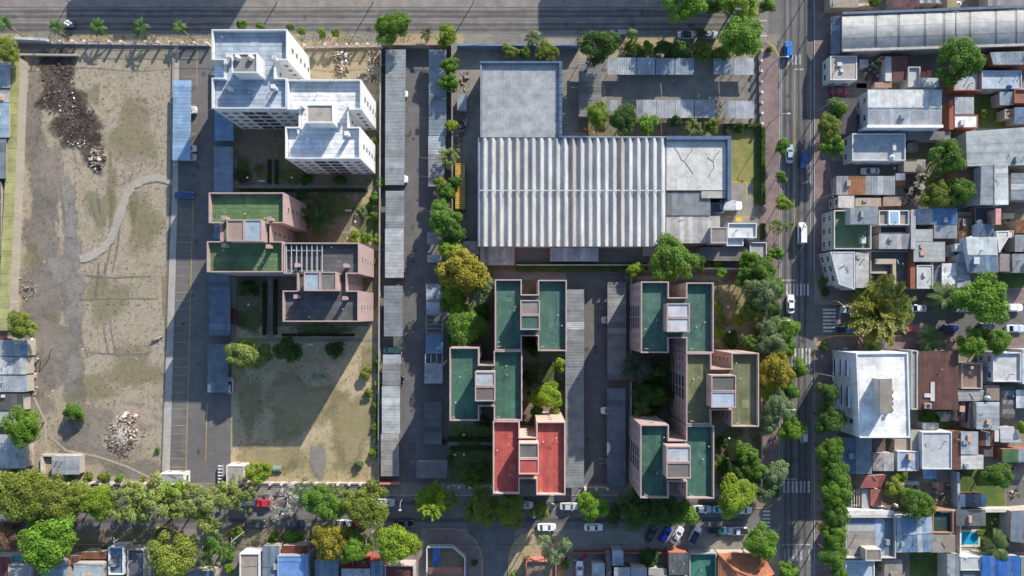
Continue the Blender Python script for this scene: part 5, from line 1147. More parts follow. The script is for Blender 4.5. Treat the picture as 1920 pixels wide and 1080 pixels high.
# ---------------------------------------------------------------- trees
rng = np.random.default_rng(7)
def crown_mesh(name, nclump, nleaf, leaf, spread=.62, cr=(.2, .38), zsq=.8, droop=0.0, seed=0, shape='round'):
    g = np.random.default_rng(seed)
    cs = []; rs = []
    while len(cs) < nclump:
        p = g.normal(size=3); p /= np.linalg.norm(p)
        if p[2] < -.45: continue
        rad = spread*(.35+.65*g.random()**.45)*(1+.28*math.sin(3*math.atan2(p[1], p[0])+seed)*abs(p[0]))
        if shape == 'cone': p = np.array([p[0]*.6, p[1]*.6, p[2]*1.5])
        cs.append(p*rad); rs.append(g.uniform(*cr))
    cs = np.array(cs); rs = np.array(rs)
    idx = g.choice(nclump, nleaf, p=rs**2/np.sum(rs**2))
    d = g.normal(size=(nleaf, 3)); d /= np.linalg.norm(d, axis=1)[:, None]
    d[:, 2] = np.where(d[:, 2] < -.3, -d[:, 2], d[:, 2])
    rr = rs[idx]*(.55+.5*g.random(nleaf)**.5)
    c = cs[idx]+d*rr[:, None]; c[:, 2] *= zsq
    nrm = d+g.normal(size=(nleaf, 3))*.55+np.array([0, 0, .35]); nrm /= np.linalg.norm(nrm, axis=1)[:, None]
    t = np.cross(nrm, g.normal(size=(nleaf, 3))); t /= np.linalg.norm(t, axis=1)[:, None]
    b = np.cross(nrm, t)
    s = leaf*g.uniform(.6, 1.3, nleaf)[:, None]
    v = np.stack([c-t*s*.62, c-b*s*.4+nrm*s*.1, c+t*s*.62, c+b*s*.4+nrm*s*.1], axis=1).reshape(-1, 3)
    me = bpy.data.meshes.new(name); n = nleaf
    me.vertices.add(4*n); me.vertices.foreach_set('co', v.ravel())
    me.loops.add(4*n); me.loops.foreach_set('vertex_index', np.arange(4*n, dtype=np.int32))
    me.polygons.add(n); me.polygons.foreach_set('loop_start', np.arange(0, 4*n, 4, dtype=np.int32))
    me.update(calc_edges=True); me.validate(); me.materials.append(M_LEAF)
    return me
CR = {}
for i in range(5): CR['big', i] = crown_mesh('crown', 60, 12500, .056, .74, (.11, .32), .8, seed=10+i)
for i in range(4): CR['mid', i] = crown_mesh('crown', 34, 5600, .085, .70, (.14, .36), .85, seed=30+i)
for i in range(3): CR['small', i] = crown_mesh('crown', 17, 1700, .15, .62, (.2, .44), .85, seed=50+i)
for i in range(3): CR['loose', i] = crown_mesh('crown', 46, 3900, .06, .86, (.08, .23), .65, seed=70+i)
for i in range(2): CR['thin', i] = crown_mesh('crown', 40, 1500, .055, .88, (.06, .18), .6, seed=80+i)
for i in range(2): CR['cone', i] = crown_mesh('crown', 26, 3600, .10, .60, (.2, .34), 1.0, seed=90+i, shape='cone')
def star_mesh(seed, fr=150):
    g = np.random.default_rng(seed); b = MB()
    for k in range(fr):
        a = g.random()*6.28; el_ = g.uniform(.05, 1.25); L = g.uniform(.7, 1.08)*(1 if el_ < .9 else .6)
        d = Vector((math.cos(a)*math.cos(el_), math.sin(a)*math.cos(el_), math.sin(el_)*.75)); side = Vector((-math.sin(a), math.cos(a), 0))
        for j in range(12):
            t = .2+.8*j/12; p = d*L*t+Vector((0, 0, -.25*t*t*L)); w = .075*(1.1-t*.7)
            for s_ in (-1, 1):
                q = p+side*s_*w*1.5+d*.05+Vector((0, 0, g.uniform(-.04, .04)))
                b.add([p, p+d*.06, q+d*.04, q-d*.015], [(0, 1, 2, 3)])
    m = mesh('crown', b.v, b.f); m.materials.append(M_LEAF); return m
CR['star', 0] = star_mesh(5)
def trunk_mesh(seed, limbs=5):
    g = random.Random(seed); b = MB()
    b.tube([(0, 0, 0), (.02, .01, .35), (.0, .03, .7)], [.055, .045, .036], 8)
    for k in range(limbs):
        a = 6.283*k/limbs+g.uniform(-.4, .4); r = g.uniform(.3, .55)
        m_ = (r*.45*math.cos(a), r*.45*math.sin(a), .82); e_ = (r*math.cos(a), r*math.sin(a), g.uniform(.95, 1.2))
        b.tube([(0, .02, .62), m_, e_], [.03, .02, .008], 6)
        e2 = (e_[0]*1.3+g.uniform(-.1, .1), e_[1]*1.3+g.uniform(-.1, .1), e_[2]+.1); b.tube([m_, ((m_[0]+e2[0])/2, (m_[1]+e2[1])/2, .95), e2], [.014, .01, .005], 5)
    m = mesh('trunk', b.v, b.f, True); m.materials.append(M_BARK); return m
TR = [trunk_mesh(i) for i in range(4)]
COL = {'b': ((.115, .22, .022), 'bright green'), 'd': ((.055, .112, .02), 'dark green'), 'm': ((.09, .175, .024), 'mid green'), 'y': ((.17, .25, .022), 'yellow-green'), 'Y': ((.26, .235, .028), 'golden yellow'), 'f': ((.175, .19, .035), 'olive yellow'),
       'o': ((.165, .205, .032), 'olive'), 'g': ((.145, .205, .09), 'silvery green'), 'r': ((.18, .11, .07), 'reddish brown'), 's': ((.20, .245, .06), 'pale olive'), 'w': ((.32, .31, .26), 'bare grey')}
_tc = 0; seen = {}; _later = []
def tree(x, y, rp, c, where, form=None, h=None, bush=False, name=None, extra=''):
    """x, y, rp: crown centre and radius in picture units"""
    global _tc; _tc += 1
    g = random.Random(_tc)
    rm = rp*S*.97
    zc = h if h is not None else (rm*.55 if bush else min(7.5, 1.5+rm*1.15))
    p = P(x, y, zc)
    colr, word = COL[c]
    form = form or ('big' if rm > 3 else 'mid' if rm > 1.7 else 'small')
    size = 'huge' if rm > 5.5 else 'large' if rm > 4 else 'medium' if rm > 2.6 else 'small' if rm > 1.5 else 'tiny'
    hab = {'loose': 'loose crowned ', 'thin': 'thin leafed ', 'cone': 'pointed ', 'star': 'feathery spreading '}.get(form, '')
    lab = f"{size} {extra}{word} {hab}{'bush' if bush else 'tree'} {where}"
    root = thing(name or ('bush' if bush else 'tree'), lab, 'bush' if bush else 'tree', (p.x, p.y, 0))
    _later.append((root, lab, where))
    k = [q for q in CR if q[0] == form]; me = CR[k[g.randrange(len(k))]]
    cw = link('crown', me, M_LEAF, root, tuple(v*1.12 for v in jit(colr, .16)), (0, 0, zc), g.uniform(0, 6.28))
    s = rm*1.06; cw.scale = (s*g.uniform(.9, 1.16), s*g.uniform(.9, 1.16), s*g.uniform(.85, 1.0)*(1.3 if form == 'cone' else 1))
    th = zc*1.0
    t_ = link('stem' if bush else 'trunk', TR[g.randrange(4)], M_BARK, root, (.34, .30, .25) if c == 'w' else (.17, .13, .095), (0, 0, 0), g.uniform(0, 6.28))
    t_.scale = (rm*1.1, rm*1.1, max(th, .5)) if form in ('thin', 'loose') else (rm*.9, rm*.9, max(th*.95, .45))
    return root
T = tree
# north street and factory front
for a in ((733, 54, 33, 'b', 'on the north verge beside the long grey carport'), (838, 67, 24, 'y', 'at the head of the middle lane'), (603, 62, 10, 'b', 'on the north verge behind the white blocks'), (630, 62, 9, 'b', 'on the north verge near rubbish heaps'), (565, 60, 9, 'm', 'on the north verge at the white block corner'),
          (12, 92, 27, 'o', 'at the northwest corner wall'), (955, 97, 17, 'o', 'behind the factory front wall'), (984, 98, 14, 'm', 'between two olive trees at the factory front'), (1023, 100, 25, 'o', 'beside the factory front palm'), (1120, 87, 40, 'd', 'over the factory canopy'),
          (1388, 69, 40, 'b', 'at the avenue corner of the car park'), (1283, 4, 42, 'b', 'at the north edge by the avenue'), (1340, 2, 24, 'm', 'between crowns at the north edge'), (1388, 0, 40, 'y', 'at the north edge corner'), (845, 124, 18, 'b', 'over the lane carport, northern end'), (843, 155, 21, 'b', 'over the lane carport, second along'),
          (847, 237, 14, 'y', 'on the lane wall near the white carport bay'), (840, 362, 18, 'm', 'beside the yellow container'), (835, 413, 31, 'm', 'south of the yellow container'), (845, 468, 22, 'y', 'just above the golden tree'), (866, 508, 46, 'Y', 'beside the teal roofed block'), (901, 537, 28, 'g', 'leaning on the golden tree'), (874, 618, 40, 'm', 'in the shady garden west of the teal block'),
          (862, 575, 20, 'y', 'under the golden tree edge'), (1120, 216, 25, 'y', 'at the car park south west corner'), (1168, 226, 28, 'd', 'in the bed behind the factory hall'), (1214, 234, 21, 'b', 'in the bed beside the dark tree'), (1262, 490, 43, 'm', 'behind the factory at the lane'), (1300, 493, 22, 'd', 'attached to the factory back tree'),
          (1405, 490, 22, 'b', 'beside the guard booth'), (1190, 506, 17, 'y', 'rising from the factory hedge'), (1352, 513, 12, 'b', 'at the bend of the garden path')): T(*a)
T(840, 294, 20, 's', 'above the yellow container', 'loose'); T(1298, 240, 20, 's', 'grey twigged in the factory bed', 'loose'); T(1335, 236, 15, 'o', 'by the lawn hedge', 'mid')
T(1266, 230, 17, 'd', 'in the factory bed', 'cone', 3.5); T(1385, 240, 14, 'd', 'at the factory lawn hedge', 'cone', 3.0); T(545, 52, 9, 'm', 'behind the white block roof edge', None); T(455, 47, 13, 'b', 'between north street and tanked block'); T(487, 50, 10, 'm', 'close to the tanked block parapet')
for a in ((1185, 93, 17, 'o', 'beside the front palm of the car park'), (1212, 92, 17, 'y', 'in the car park front hedge'), (1245, 93, 19, 'd', 'in the car park front hedge, west one'), (1273, 95, 22, 'd', 'in the car park front hedge, east one'), (1318, 97, 21, 'o', 'in the hedge near the corner tree'), (1350, 106, 21, 'o', 'pressed against the corner tree'),
          (628, 656, 18, 'd', 'on the shaded lawn'), (565, 366, 14, 'd', 'by the pink gable wall'), (680, 397, 12, 'g', 'on the sunlit garden strip, west'), (703, 372, 12, 'm', 'by the garden path end'), (716, 344, 13, 'b', 'at the carport end near the white block'), (705, 405, 11, 'm', 'on the sunlit garden strip, east'), (696, 384, 9, 'y', 'among the garden strip bushes'),
          (708, 448, 12, 'y', 'clipped round, by the carport'), (665, 446, 14, 'y', 'in the garden hedge, west'), (685, 446, 13, 'b', 'in the garden hedge, middle'), (465, 541, 20, 'd', 'in the inner courtyard'), (455, 330, 12, 'd', 'in the court below the white blocks'), (485, 318, 10, 'm', 'in the court between paths'), (575, 335, 14, 'd', 'at the foot of the bright white block'), (640, 337, 13, 'd', 'at the foot of the white block, east'),
          (685, 700, 13, 'o', 'near the lawn edge, north'), (690, 735, 10, 'o', 'near the lawn edge, middle'), (675, 868, 10, 'g', 'at the dry lawn corner'), (708, 678, 9, 'b', 'beside the lane carports'), (706, 760, 9, 'b', 'beside the pale ribbed carport'), (704, 800, 9, 'y', 'beside the pale ribbed carport, south end'), (702, 850, 10, 'b', 'beside the brown-grey carport'), (706, 720, 9, 'o', 'beside the dusty grey carport'),
          (140, 772, 22, 'm', 'alone on the vacant lot'), (295, 842, 6, 'b', 'beside the west lane kerb'), (166, 892, 10, 'o', 'by the fence near the pavilion'), (198, 893, 14, 'o', 'by the fence, second from the pavilion'), (225, 896, 10, 'b', 'by the fence, third from the pavilion'), (132, 899, 9, 'b', 'at the foot of the pavilion'), (268, 896, 6, 'y', 'by the fence near the white gatehouse'),
          (885, 895, 20, 'm', 'in the garden west of the red block'), (905, 880, 14, 'd', 'against the red block'), (905, 790, 15, 'd', 'in the notch by the teal block'), (1000, 650, 16, 'd', 'in the notch of the northern teal block'), (995, 710, 15, 'd', 'in the inner garden'), (1345, 575, 11, 'y', 'along the teal block wall, by the path'), (1352, 600, 11, 'b', 'where the short path meets the wall'), (1345, 625, 12, 'y', 'along the teal block wall, south'),
          (1368, 637, 17, 'd', 'inside the path bend'), (1215, 745, 28, 'd', 'in the dark court between teal blocks'), (1212, 700, 22, 'd', 'in the dark court, north'), (1355, 870, 22, 'd', 'east of the grimy stair head block'), (1352, 830, 14, 'd', 'below the olive roofed block'), (1370, 905, 18, 'd', 'behind the yellow blossom tree'), (1347, 995, 11, 'm', 'beside the blue pickup'),
          (1442, 92, 7, 'm', 'in the corner planter, north crossing'), (1548, 549, 9, 'd', 'in the corner planter, east crossing'), (1545, 650, 9, 'b', 'in the corner planter with yellow kerb'), (1455, 925, 10, 'b', 'in the corner planter, south crossing'), (1541, 527, 9, 'b', 'by the chamfered corner house'), (740, 775, 0.1, 'b', 'x') if False else (1741, 782, 12, 'b', 'in the back yard below the brown hall'), (1758, 786, 10, 'd', 'in the back yard behind the small shelter'),
          (1842, 211, 10, 'y', 'at the shaded lawn edge'), (1648, 118, 8, 'b', 'in the junk yard by the maroon strip'), (1668, 828, 9, 'b', 'in the maroon back court'), (1835, 998, 8, 'o', 'at the pool corner'), (200, 1035, 12, 'd', 'on the terracotta porch'), (445, 1000, 14, 'm', 'at the yellow corner kerb'), (515, 1010, 15, 'm', 'in front of the slate roof'), (548, 1008, 15, 'b', 'in front of the rust porch'),
          (1215, 1045, 20, 'd', 'in front of the grey roofs'), (1298, 1042, 9, 'o', 'in the green court corner'), (990, 1046, 8, 'y', 'on the brick patio wall'), (1060, 1060, 10, 'b', 'in the narrow plot by the red beam'), (890, 1055, 8, 'd', 'in the corner planting strip'), (960, 1082, 9, 'b', 'at the lane mouth'), (430, 1040, 12, 'b', 'west of the white parapet house'), (430, 1065, 11, 'b', 'beside the white parapet wall'), (25, 888, 14, 'b', 'by the silvery shanty'), (70, 895, 12, 'm', 'west of the pavilion wall'), (300, 1000, 10, 'm', 'inside the yellow kerb bend'),
          (835, 828, 7, 'd', 'lining the garden path, south'), (845, 855, 8, 'd', 'lining the garden path gate'), (720, 131, 8, 'd', 'beside the very long carport'), (700, 290, 8, 'g', 'along the white block east wall'), (706, 262, 7, 'm', 'along the white block east wall, north'), (700, 490, 7, 'y', 'by the pink block east wall'), (1385, 500, 0, 'b', '') if False else (1327, 497, 10, 'o', 'on the factory back strip'), (1345, 497, 11, 'y', 'on the factory back strip, second')):
    T(*a, bush=True)
T(452, 662, 34, 's', 'at the carport end over the shaded path', 'big', 6.0); T(487, 668, 26, 's', 'beside the pale tree on the shaded lawn', 'mid', 5.0); T(540, 655, 27, 'd', 'in the shade on the lawn'); T(485, 886, 23, 'y', 'behind the pink gatehouse')
# south street
for a in ((35, 928, 52, 'o', 'over the south street, west end'), (88, 935, 48, 'o', 'over the street near the pavilion'), (62, 905, 28, 'm', 'rising behind the twin olive crowns'), (130, 950, 30, 'o', 'above the great green tree'), (190, 940, 34, 'y', 'by the fence pillars'), (95, 1010, 53, 'b', 'at the south pavement, broad flat crown'), (16, 1003, 34, 'r', 'at the southwest corner'), (322, 1042, 52, 'o', 'beside the yellow kerb'),
          (605, 940, 36, 'm', 'by the lawn fence'), (690, 945, 42, 'o', 'by the brown-grey carport end'), (905, 948, 36, 'o', 'in front of the red block, west'), (955, 952, 36, 'o', 'in front of the red block, east'), (1012, 957, 20, 'o', 'beside the white parked car by the red block'), (1111, 950, 33, 'b', 'at the mouth of the east lane'), (1190, 955, 36, 'd', 'in front of the southern teal block, west'), (1240, 958, 38, 'd', 'in front of the southern teal block, middle'), (1288, 963, 24, 'b', 'in front of the southern teal block, east'),
          (1381, 928, 38, 'y', 'at the south street corner'), (620, 1012, 35, 'Y', 'in front of the slate blue roof'), (664, 1022, 33, 'b', 'in front of the red brick court'), (741, 1019, 43, 'y', 'near the maroon walled court'), (1425, 1016, 32, 'b', 'overhanging the orange tiled roof'), (1477, 1072, 22, 'b', 'at the avenue south end'), (45, 800, 36, 'b', 'over the pale blue shanty'), (42, 611, 26, 'o', 'at the end of the mossy strip'),
          (1026, 742, 28, 'y', 'in the inner garden by the red block'), (1047, 682, 14, 'y', 'in the inner garden by the carport'), (1430, 508, 32, 'm', 'by the avenue at the factory corner'), (1427, 548, 36, 'g', 'by the avenue crossing'), (1445, 580, 22, 'd', 'behind the silvery crossing tree'), (1473, 622, 25, 'b', 'on the avenue kerb below the crossing'), (1443, 648, 30, 'g', 'beside the bright kerb tree'), (1455, 695, 36, 'Y', 'by the olive roofed block'), (1496, 690, 20, 'b', 'leaning over the avenue'),
          (1458, 762, 31, 'g', 'by the olive roofed block south corner'), (1485, 800, 25, 'b', 'on the avenue kerb'), (1452, 890, 28, 'g', 'at the avenue south crossing'), (1415, 880, 25, 'm', 'behind the south corner tree'), (1467, 275, 17, 'b', 'on the avenue kerb by the factory lawn'), (1463, 332, 14, 'm', 'on the avenue kerb, second by the lawn'), (1468, 381, 17, 'y', 'on the avenue kerb by the truck gate'),
          (1568, 205, 22, 'b', 'before the gabled hall'), (1553, 238, 25, 'o', 'on the east pavement at the hall'), (1560, 272, 22, 'b', 'by the flat grey-blue house'), (1795, 118, 46, 'm', 'in the back yard by the arched warehouse'), (1775, 297, 33, 'm', 'in the yard behind the workshop'), (1755, 361, 28, 'o', 'above the half blue roof, west'), (1793, 360, 28, 'm', 'above the half blue roof, east'), (1845, 559, 46, 'b', 'round, on the east street north pavement'),
          (1660, 536, 20, 'd', 'behind the feathery tree'), (1820, 643, 31, 'b', 'round, on the east street south pavement'), (1868, 637, 28, 'b', 'beside the round southern tree'), (1552, 738, 23, 'd', 'before the slotted facade, north', None, 8.0), (1555, 784, 28, 'd', 'before the slotted facade, south', None, 8.0), (1556, 845, 25, 'b', 'before the slate gable', None, 8.0), (1560, 880, 27, 'm', 'before the slate gable, second', None, 8.0), (1566, 918, 31, 'b', 'before the pergola', None, 8.0), (1562, 958, 28, 'm', 'before the white coping', None, 8.0), (1561, 1000, 30, 'b', 'before the walled terrace', None, 8.0), (1560, 1040, 28, 'm', 'before the walled terrace, south', None, 8.0), (1575, 1080, 20, 'm', 'before the pale blue flat roof', None, 8.0),
          (1676, 918, 20, 'o', 'beside the salmon red roof'), (1716, 945, 34, 'm', 'over the blue striped roof'), (1872, 892, 28, 'm', 'on the back lawn by the green roof'), (1916, 800, 14, 'y', 'at the east edge by dappled roof'), (1640, 4, 13, 'b', 'at the north edge by the warehouse'), (1690, 893, 14, 'y', 'above the olive yard tree')): T(*a)
for a in ((235, 940, 38, 's', 'over the fence pillars'), (287, 943, 46, 's', 'before the white gatehouse, west'), (330, 928, 32, 'y', 'before the white gatehouse'), (352, 945, 38, 's', 'before the lane gate'), (398, 950, 46, 's', 'before the pink gatehouse'), (408, 1030, 34, 'm', 'between dark plot and parapet house'), (1040, 1028, 28, 'g', 'at the lane corner verge'), (1695, 577, 20, 'y', 'beside the feathery tree'), (1455, 426, 14, 'y', 'on the avenue kerb past the truck gate'), (1478, 424, 10, 'y', 'leaning out over the avenue lane'), (270, 960, 25, 's', 'low over the street'), (420, 925, 24, 's', 'between gatehouse and street')): T(*a, 'loose')
for a in ((828, 388, 20, 'm', 'leaning over the lane south of the container'), (851, 440, 21, 'd', 'by the round white water tank'), (850, 548, 28, 'y', 'under the golden tree, lane side'), (838, 572, 17, 'm', 'between golden tree and leaf strewn carport'), (905, 577, 17, 'b', 'against the teal block, north garden'), (896, 600, 18, 'd', 'against the teal block wall'), (850, 640, 16, 'd', 'at the corner of the paired stair head block'), (1003, 742, 17, 'd', 'beside the inner garden tree'),
          (1040, 772, 14, 'o', 'against the red block north wall'), (1008, 768, 13, 'm', 'in the red block notch'), (1400, 522, 22, 'm', 'by the garden path and avenue'), (1452, 540, 20, 'm', 'overhanging the avenue pavement'), (1412, 577, 24, 'm', 'inside the avenue tree belt'), (1440, 612, 25, 'g', 'in the belt below the crossing'), (1408, 642, 17, 'm', 'at the olive block corner'), (1470, 655, 21, 'b', 'hanging over the avenue kerb'), (1436, 680, 22, 'o', 'squeezed by the olive block'), (1440, 728, 25, 'y', 'south of the golden belt tree'), (1477, 730, 21, 'm', 'over the avenue pavement, mid belt'),
          (1436, 792, 24, 'g', 'south of the olive block'), (1398, 850, 24, 'm', 'in the east garden, south part'), (1388, 880, 22, 'd', 'behind the corner tree'), (1432, 918, 22, 'g', 'over the south corner pavement'), (1238, 690, 20, 'd', 'against the olive block west wall'), (1240, 742, 20, 'd', 'against the long pink facade'), (160, 930, 32, 'o', 'between fence and great green tree'), (1150, 964, 20, 'd', 'between the lane tree and dark crowns'), (1455, 475, 15, 'b', 'over the guard booth pavement'), (1437, 8, 16, 'b', 'at the north crossing corner'), (855, 340, 14, 'd', 'at the container north end'), (826, 345, 15, 'o', 'over the leaf strewn grey carport'), (1385, 600, 14, 'y', 'inside the path curve')): T(*a)
for a in ((260, 930, 30, 's', 'behind the street tree row'), (450, 915, 25, 's', 'by the pink gatehouse corner'), (570, 925, 26, 'g', 'before the lawn fence'), (640, 935, 24, 's', 'between the two lawn fence trees'), (850, 940, 18, 'o', 'between lane gate and red block')): T(*a, 'loose')
T(535, 935, 42, 'w', 'above the red parked car', 'thin', 5.5); T(600, 975, 0.01, 'w', 'x', 'thin') if False else None
T(455, 940, 26, 's', 'next to the bare tree', 'thin', 5.0)
T(1650, 582, 62, 'f', 'over the east street crossing', 'star', 5.0); T(813, 941, 34, 'y', 'at the middle lane gate', 'star', 4.0)
from collections import Counter
_cnt = Counter(l for _, l, _ in _later)
for o, l, w in _later:
    if _cnt[l] > 1: o['group'] = 'trees '+w
# palms: each frond a part
def frond_mesh():
    b = MB(); n = 12
    for i in range(n):
        t = .1+.9*i/n; x = t; z = .42*t-.75*t*t; w = .20*math.sin(math.pi*min(1, .15+t*.8))+.02; dz = (.42-1.5*t)*.07
        for s_ in (-1, 1): b.add([(x, 0, z), (x+.07, 0, z+dz), (x+.15, s_*w, z-.05+dz), (x+.09, s_*w, z-.06)], [(0, 1, 2, 3)])
    b.tube([(0, 0, 0), (.5, 0, .42*.5-.75*.25), (1, 0, .42-.75)], [.02, .012, .004], 4)
    m = mesh('frond', b.v, b.f); m.materials.append(M_LEAF); return m
FR = frond_mesh()
def palm(x, y, rp, h, c, where, nf=13, lean=(0, 0), size='young'):
    p = P(x, y, h); g = random.Random(int(x*7+y)); base = (p.x+lean[0], p.y+lean[1], 0)
    root = thing('palm_tree', f'{size} palm with spreading fronds {where}', 'palm', base)
    ph = [(0, 0, 0), (-lean[0]*.35, -lean[1]*.35, h*.5), (-lean[0], -lean[1], h)]
    tm = MB().tube([Vector(q)+root.location for q in ph], [.2, .15, .14], 8).build('trunk', M_BARK, root, (.22, .18, .14), True)
    for k in range(nf):
        o = link('frond', FR, M_LEAF, root, jit(c, .15), ph[2], 0); a = 6.283*k/nf+g.uniform(-.2, .2)
        o.rotation_euler = (g.uniform(-.2, .2), g.uniform(-.45, .15), a); s = rp*S*g.uniform(.85, 1.1); o.scale = (s, s, s)
PG = (.075, .15, .03)
palm(8, 42, 15, 3.2, PG, 'at the west end of the north verge', lean=(2.2, -2.0)); palm(105, 50, 15, 3.0, PG, 'by the rubbish cart on the verge', 10, (1.0, -1.5)); palm(182, 50, 17, 3.4, PG, 'third along the north verge', 10, (2.0, -2.0)); palm(263, 51, 17, 3.4, (.06, .12, .03), 'fourth along the north verge', 10, (2.2, -2.0)); palm(336, 50, 14, 3.2, PG, 'near the west lane fence corner', 10, (2.0, -2.0))
palm(800, 62, 13, 3.4, (.09, .12, .05), 'thin, by the middle lane head', 8); palm(1001, 71, 16, 4.0, (.10, .15, .05), 'before the factory wing'); palm(1187, 65, 13, 3.6, (.09, .13, .04), 'before the car park hedge', 10); palm(1315, 63, 13, 3.4, (.06, .09, .03), 'between two parked cars', 10)
palm(598, 410, 30, 5.0, (.04, .075, .02), 'in the garden by the pink gable wall', 15, size='tall dark'); palm(1770, 558, 32, 4.5, (.085, .13, .045), 'on the east street north pavement', 15, size='pale green'); palm(1746, 635, 26, 3.8, (.085, .14, .04), 'on the east street south pavement', 14, size='pale green'); palm(1868, 1028, 30, 4.0, (.075, .115, .035), 'beside the pool lawn', 14, size='drooping'); palm(1640, 648, 16, 2.6, PG, 'by the white building canopy', 12)
palm(1196, 688, 30, 5.5, (.055, .075, .045), 'in the dark court between teal blocks', 16, size='dusky'); palm(1205, 768, 18, 4, (.09, .13, .03), 'at the corner of the southern teal block', 12)

# ---------------------------------------------------------------- clipped hedges: leaf clad boxes
def hedge(label, pts, w, h, c, dens=34):
    """pts: line in picture units"""
    ps = [P(*q) for q in pts]; mid = ps[len(ps)//2]; root = thing('hedge', label, 'hedge', (mid.x, mid.y, 0))
    co = MB(); g = random.Random(len(label)); lv = MB()
    for a, b in zip(ps[:-1], ps[1:]):
        co.bar(a+Vector((0, 0, h*.45)), b+Vector((0, 0, h*.45)), w*.8, h*.88)
        d = b-a; L = d.length; d.normalize(); n = Vector((-d.y, d.x, 0))
        for k in range(int(L*dens*(w+h))):
            t = g.uniform(0, L); s = g.uniform(-.55, .55)*w; z = h*(g.uniform(.85, 1.08) if abs(s) < .42*w else g.uniform(.1, 1.0))
            p = a+d*t+n*s+Vector((0, 0, z)); u = Vector((g.uniform(-1, 1), g.uniform(-1, 1), g.uniform(-.5, .5)))*.13; v = u.cross(Vector((g.uniform(-1, 1), g.uniform(-1, 1), 1))).normalized()*.1
            lv.add([p-u, p+v, p+u, p-v], [(0, 1, 2, 3)])
    co.build('stems', M_BARK, root, tuple(x*.7 for x in c)); lv.build('leaves', M_LEAF, root, c)
hedge('long leafy hedge along the factory back fence', [(970, 503), (1080, 503), (1205, 502)], 1.7, 1.6, (.09, .14, .025)); hedge('clipped green hedge along the factory lawn by the pavement', [(1428, 240), (1428, 385)], 1.0, 1.3, (.075, .135, .022)); hedge('clipped hedge across the top of the factory lawn', [(1357, 238), (1424, 238)], .9, 1.3, (.075, .13, .022)); hedge('short clipped hedge at the lawn corner', [(1361, 240), (1361, 252)], .9, 1.2, (.08, .13, .022)); hedge('clipped hedge by the gate office', [(1428, 420), (1428, 450)], .9, 1.3, (.05, .09, .02))
for a in (('low hedge north of the long garden path', [(452, 357), (690, 357)], .7, .7, (.035, .06, .015)), ('low hedge west of the short court path', [(506, 300), (506, 345)], .7, .8, (.05, .08, .02)), ('low hedge east of the short court path', [(519, 300), (519, 345)], .7, .8, (.05, .08, .02)), ('low hedge beside the courtyard path, west', [(497, 530), (497, 628)], .8, .8, (.04, .06, .018)), ('low hedge beside the courtyard path, east', [(517, 525), (517, 628)], .8, .8, (.04, .06, .018)),
          ('low hedge round the garden by the teal block', [(841, 822), (925, 824)], .9, .8, (.045, .07, .02)), ('low hedge on the garden path south side', [(843, 840), (925, 840)], .9, .8, (.05, .08, .02)), ('ragged green strip along the pale ribbed carport', [(706, 740), (705, 830)], .8, 1.0, (.08, .13, .03)), ('ragged hedge strip under the slate carport edge', [(711, 668), (709, 700)], .8, 1.1, (.09, .14, .03)), ('low hedge at the foot of the charcoal roofed block', [(530, 628), (665, 628)], .6, .6, (.035, .05, .016))): hedge(*a)

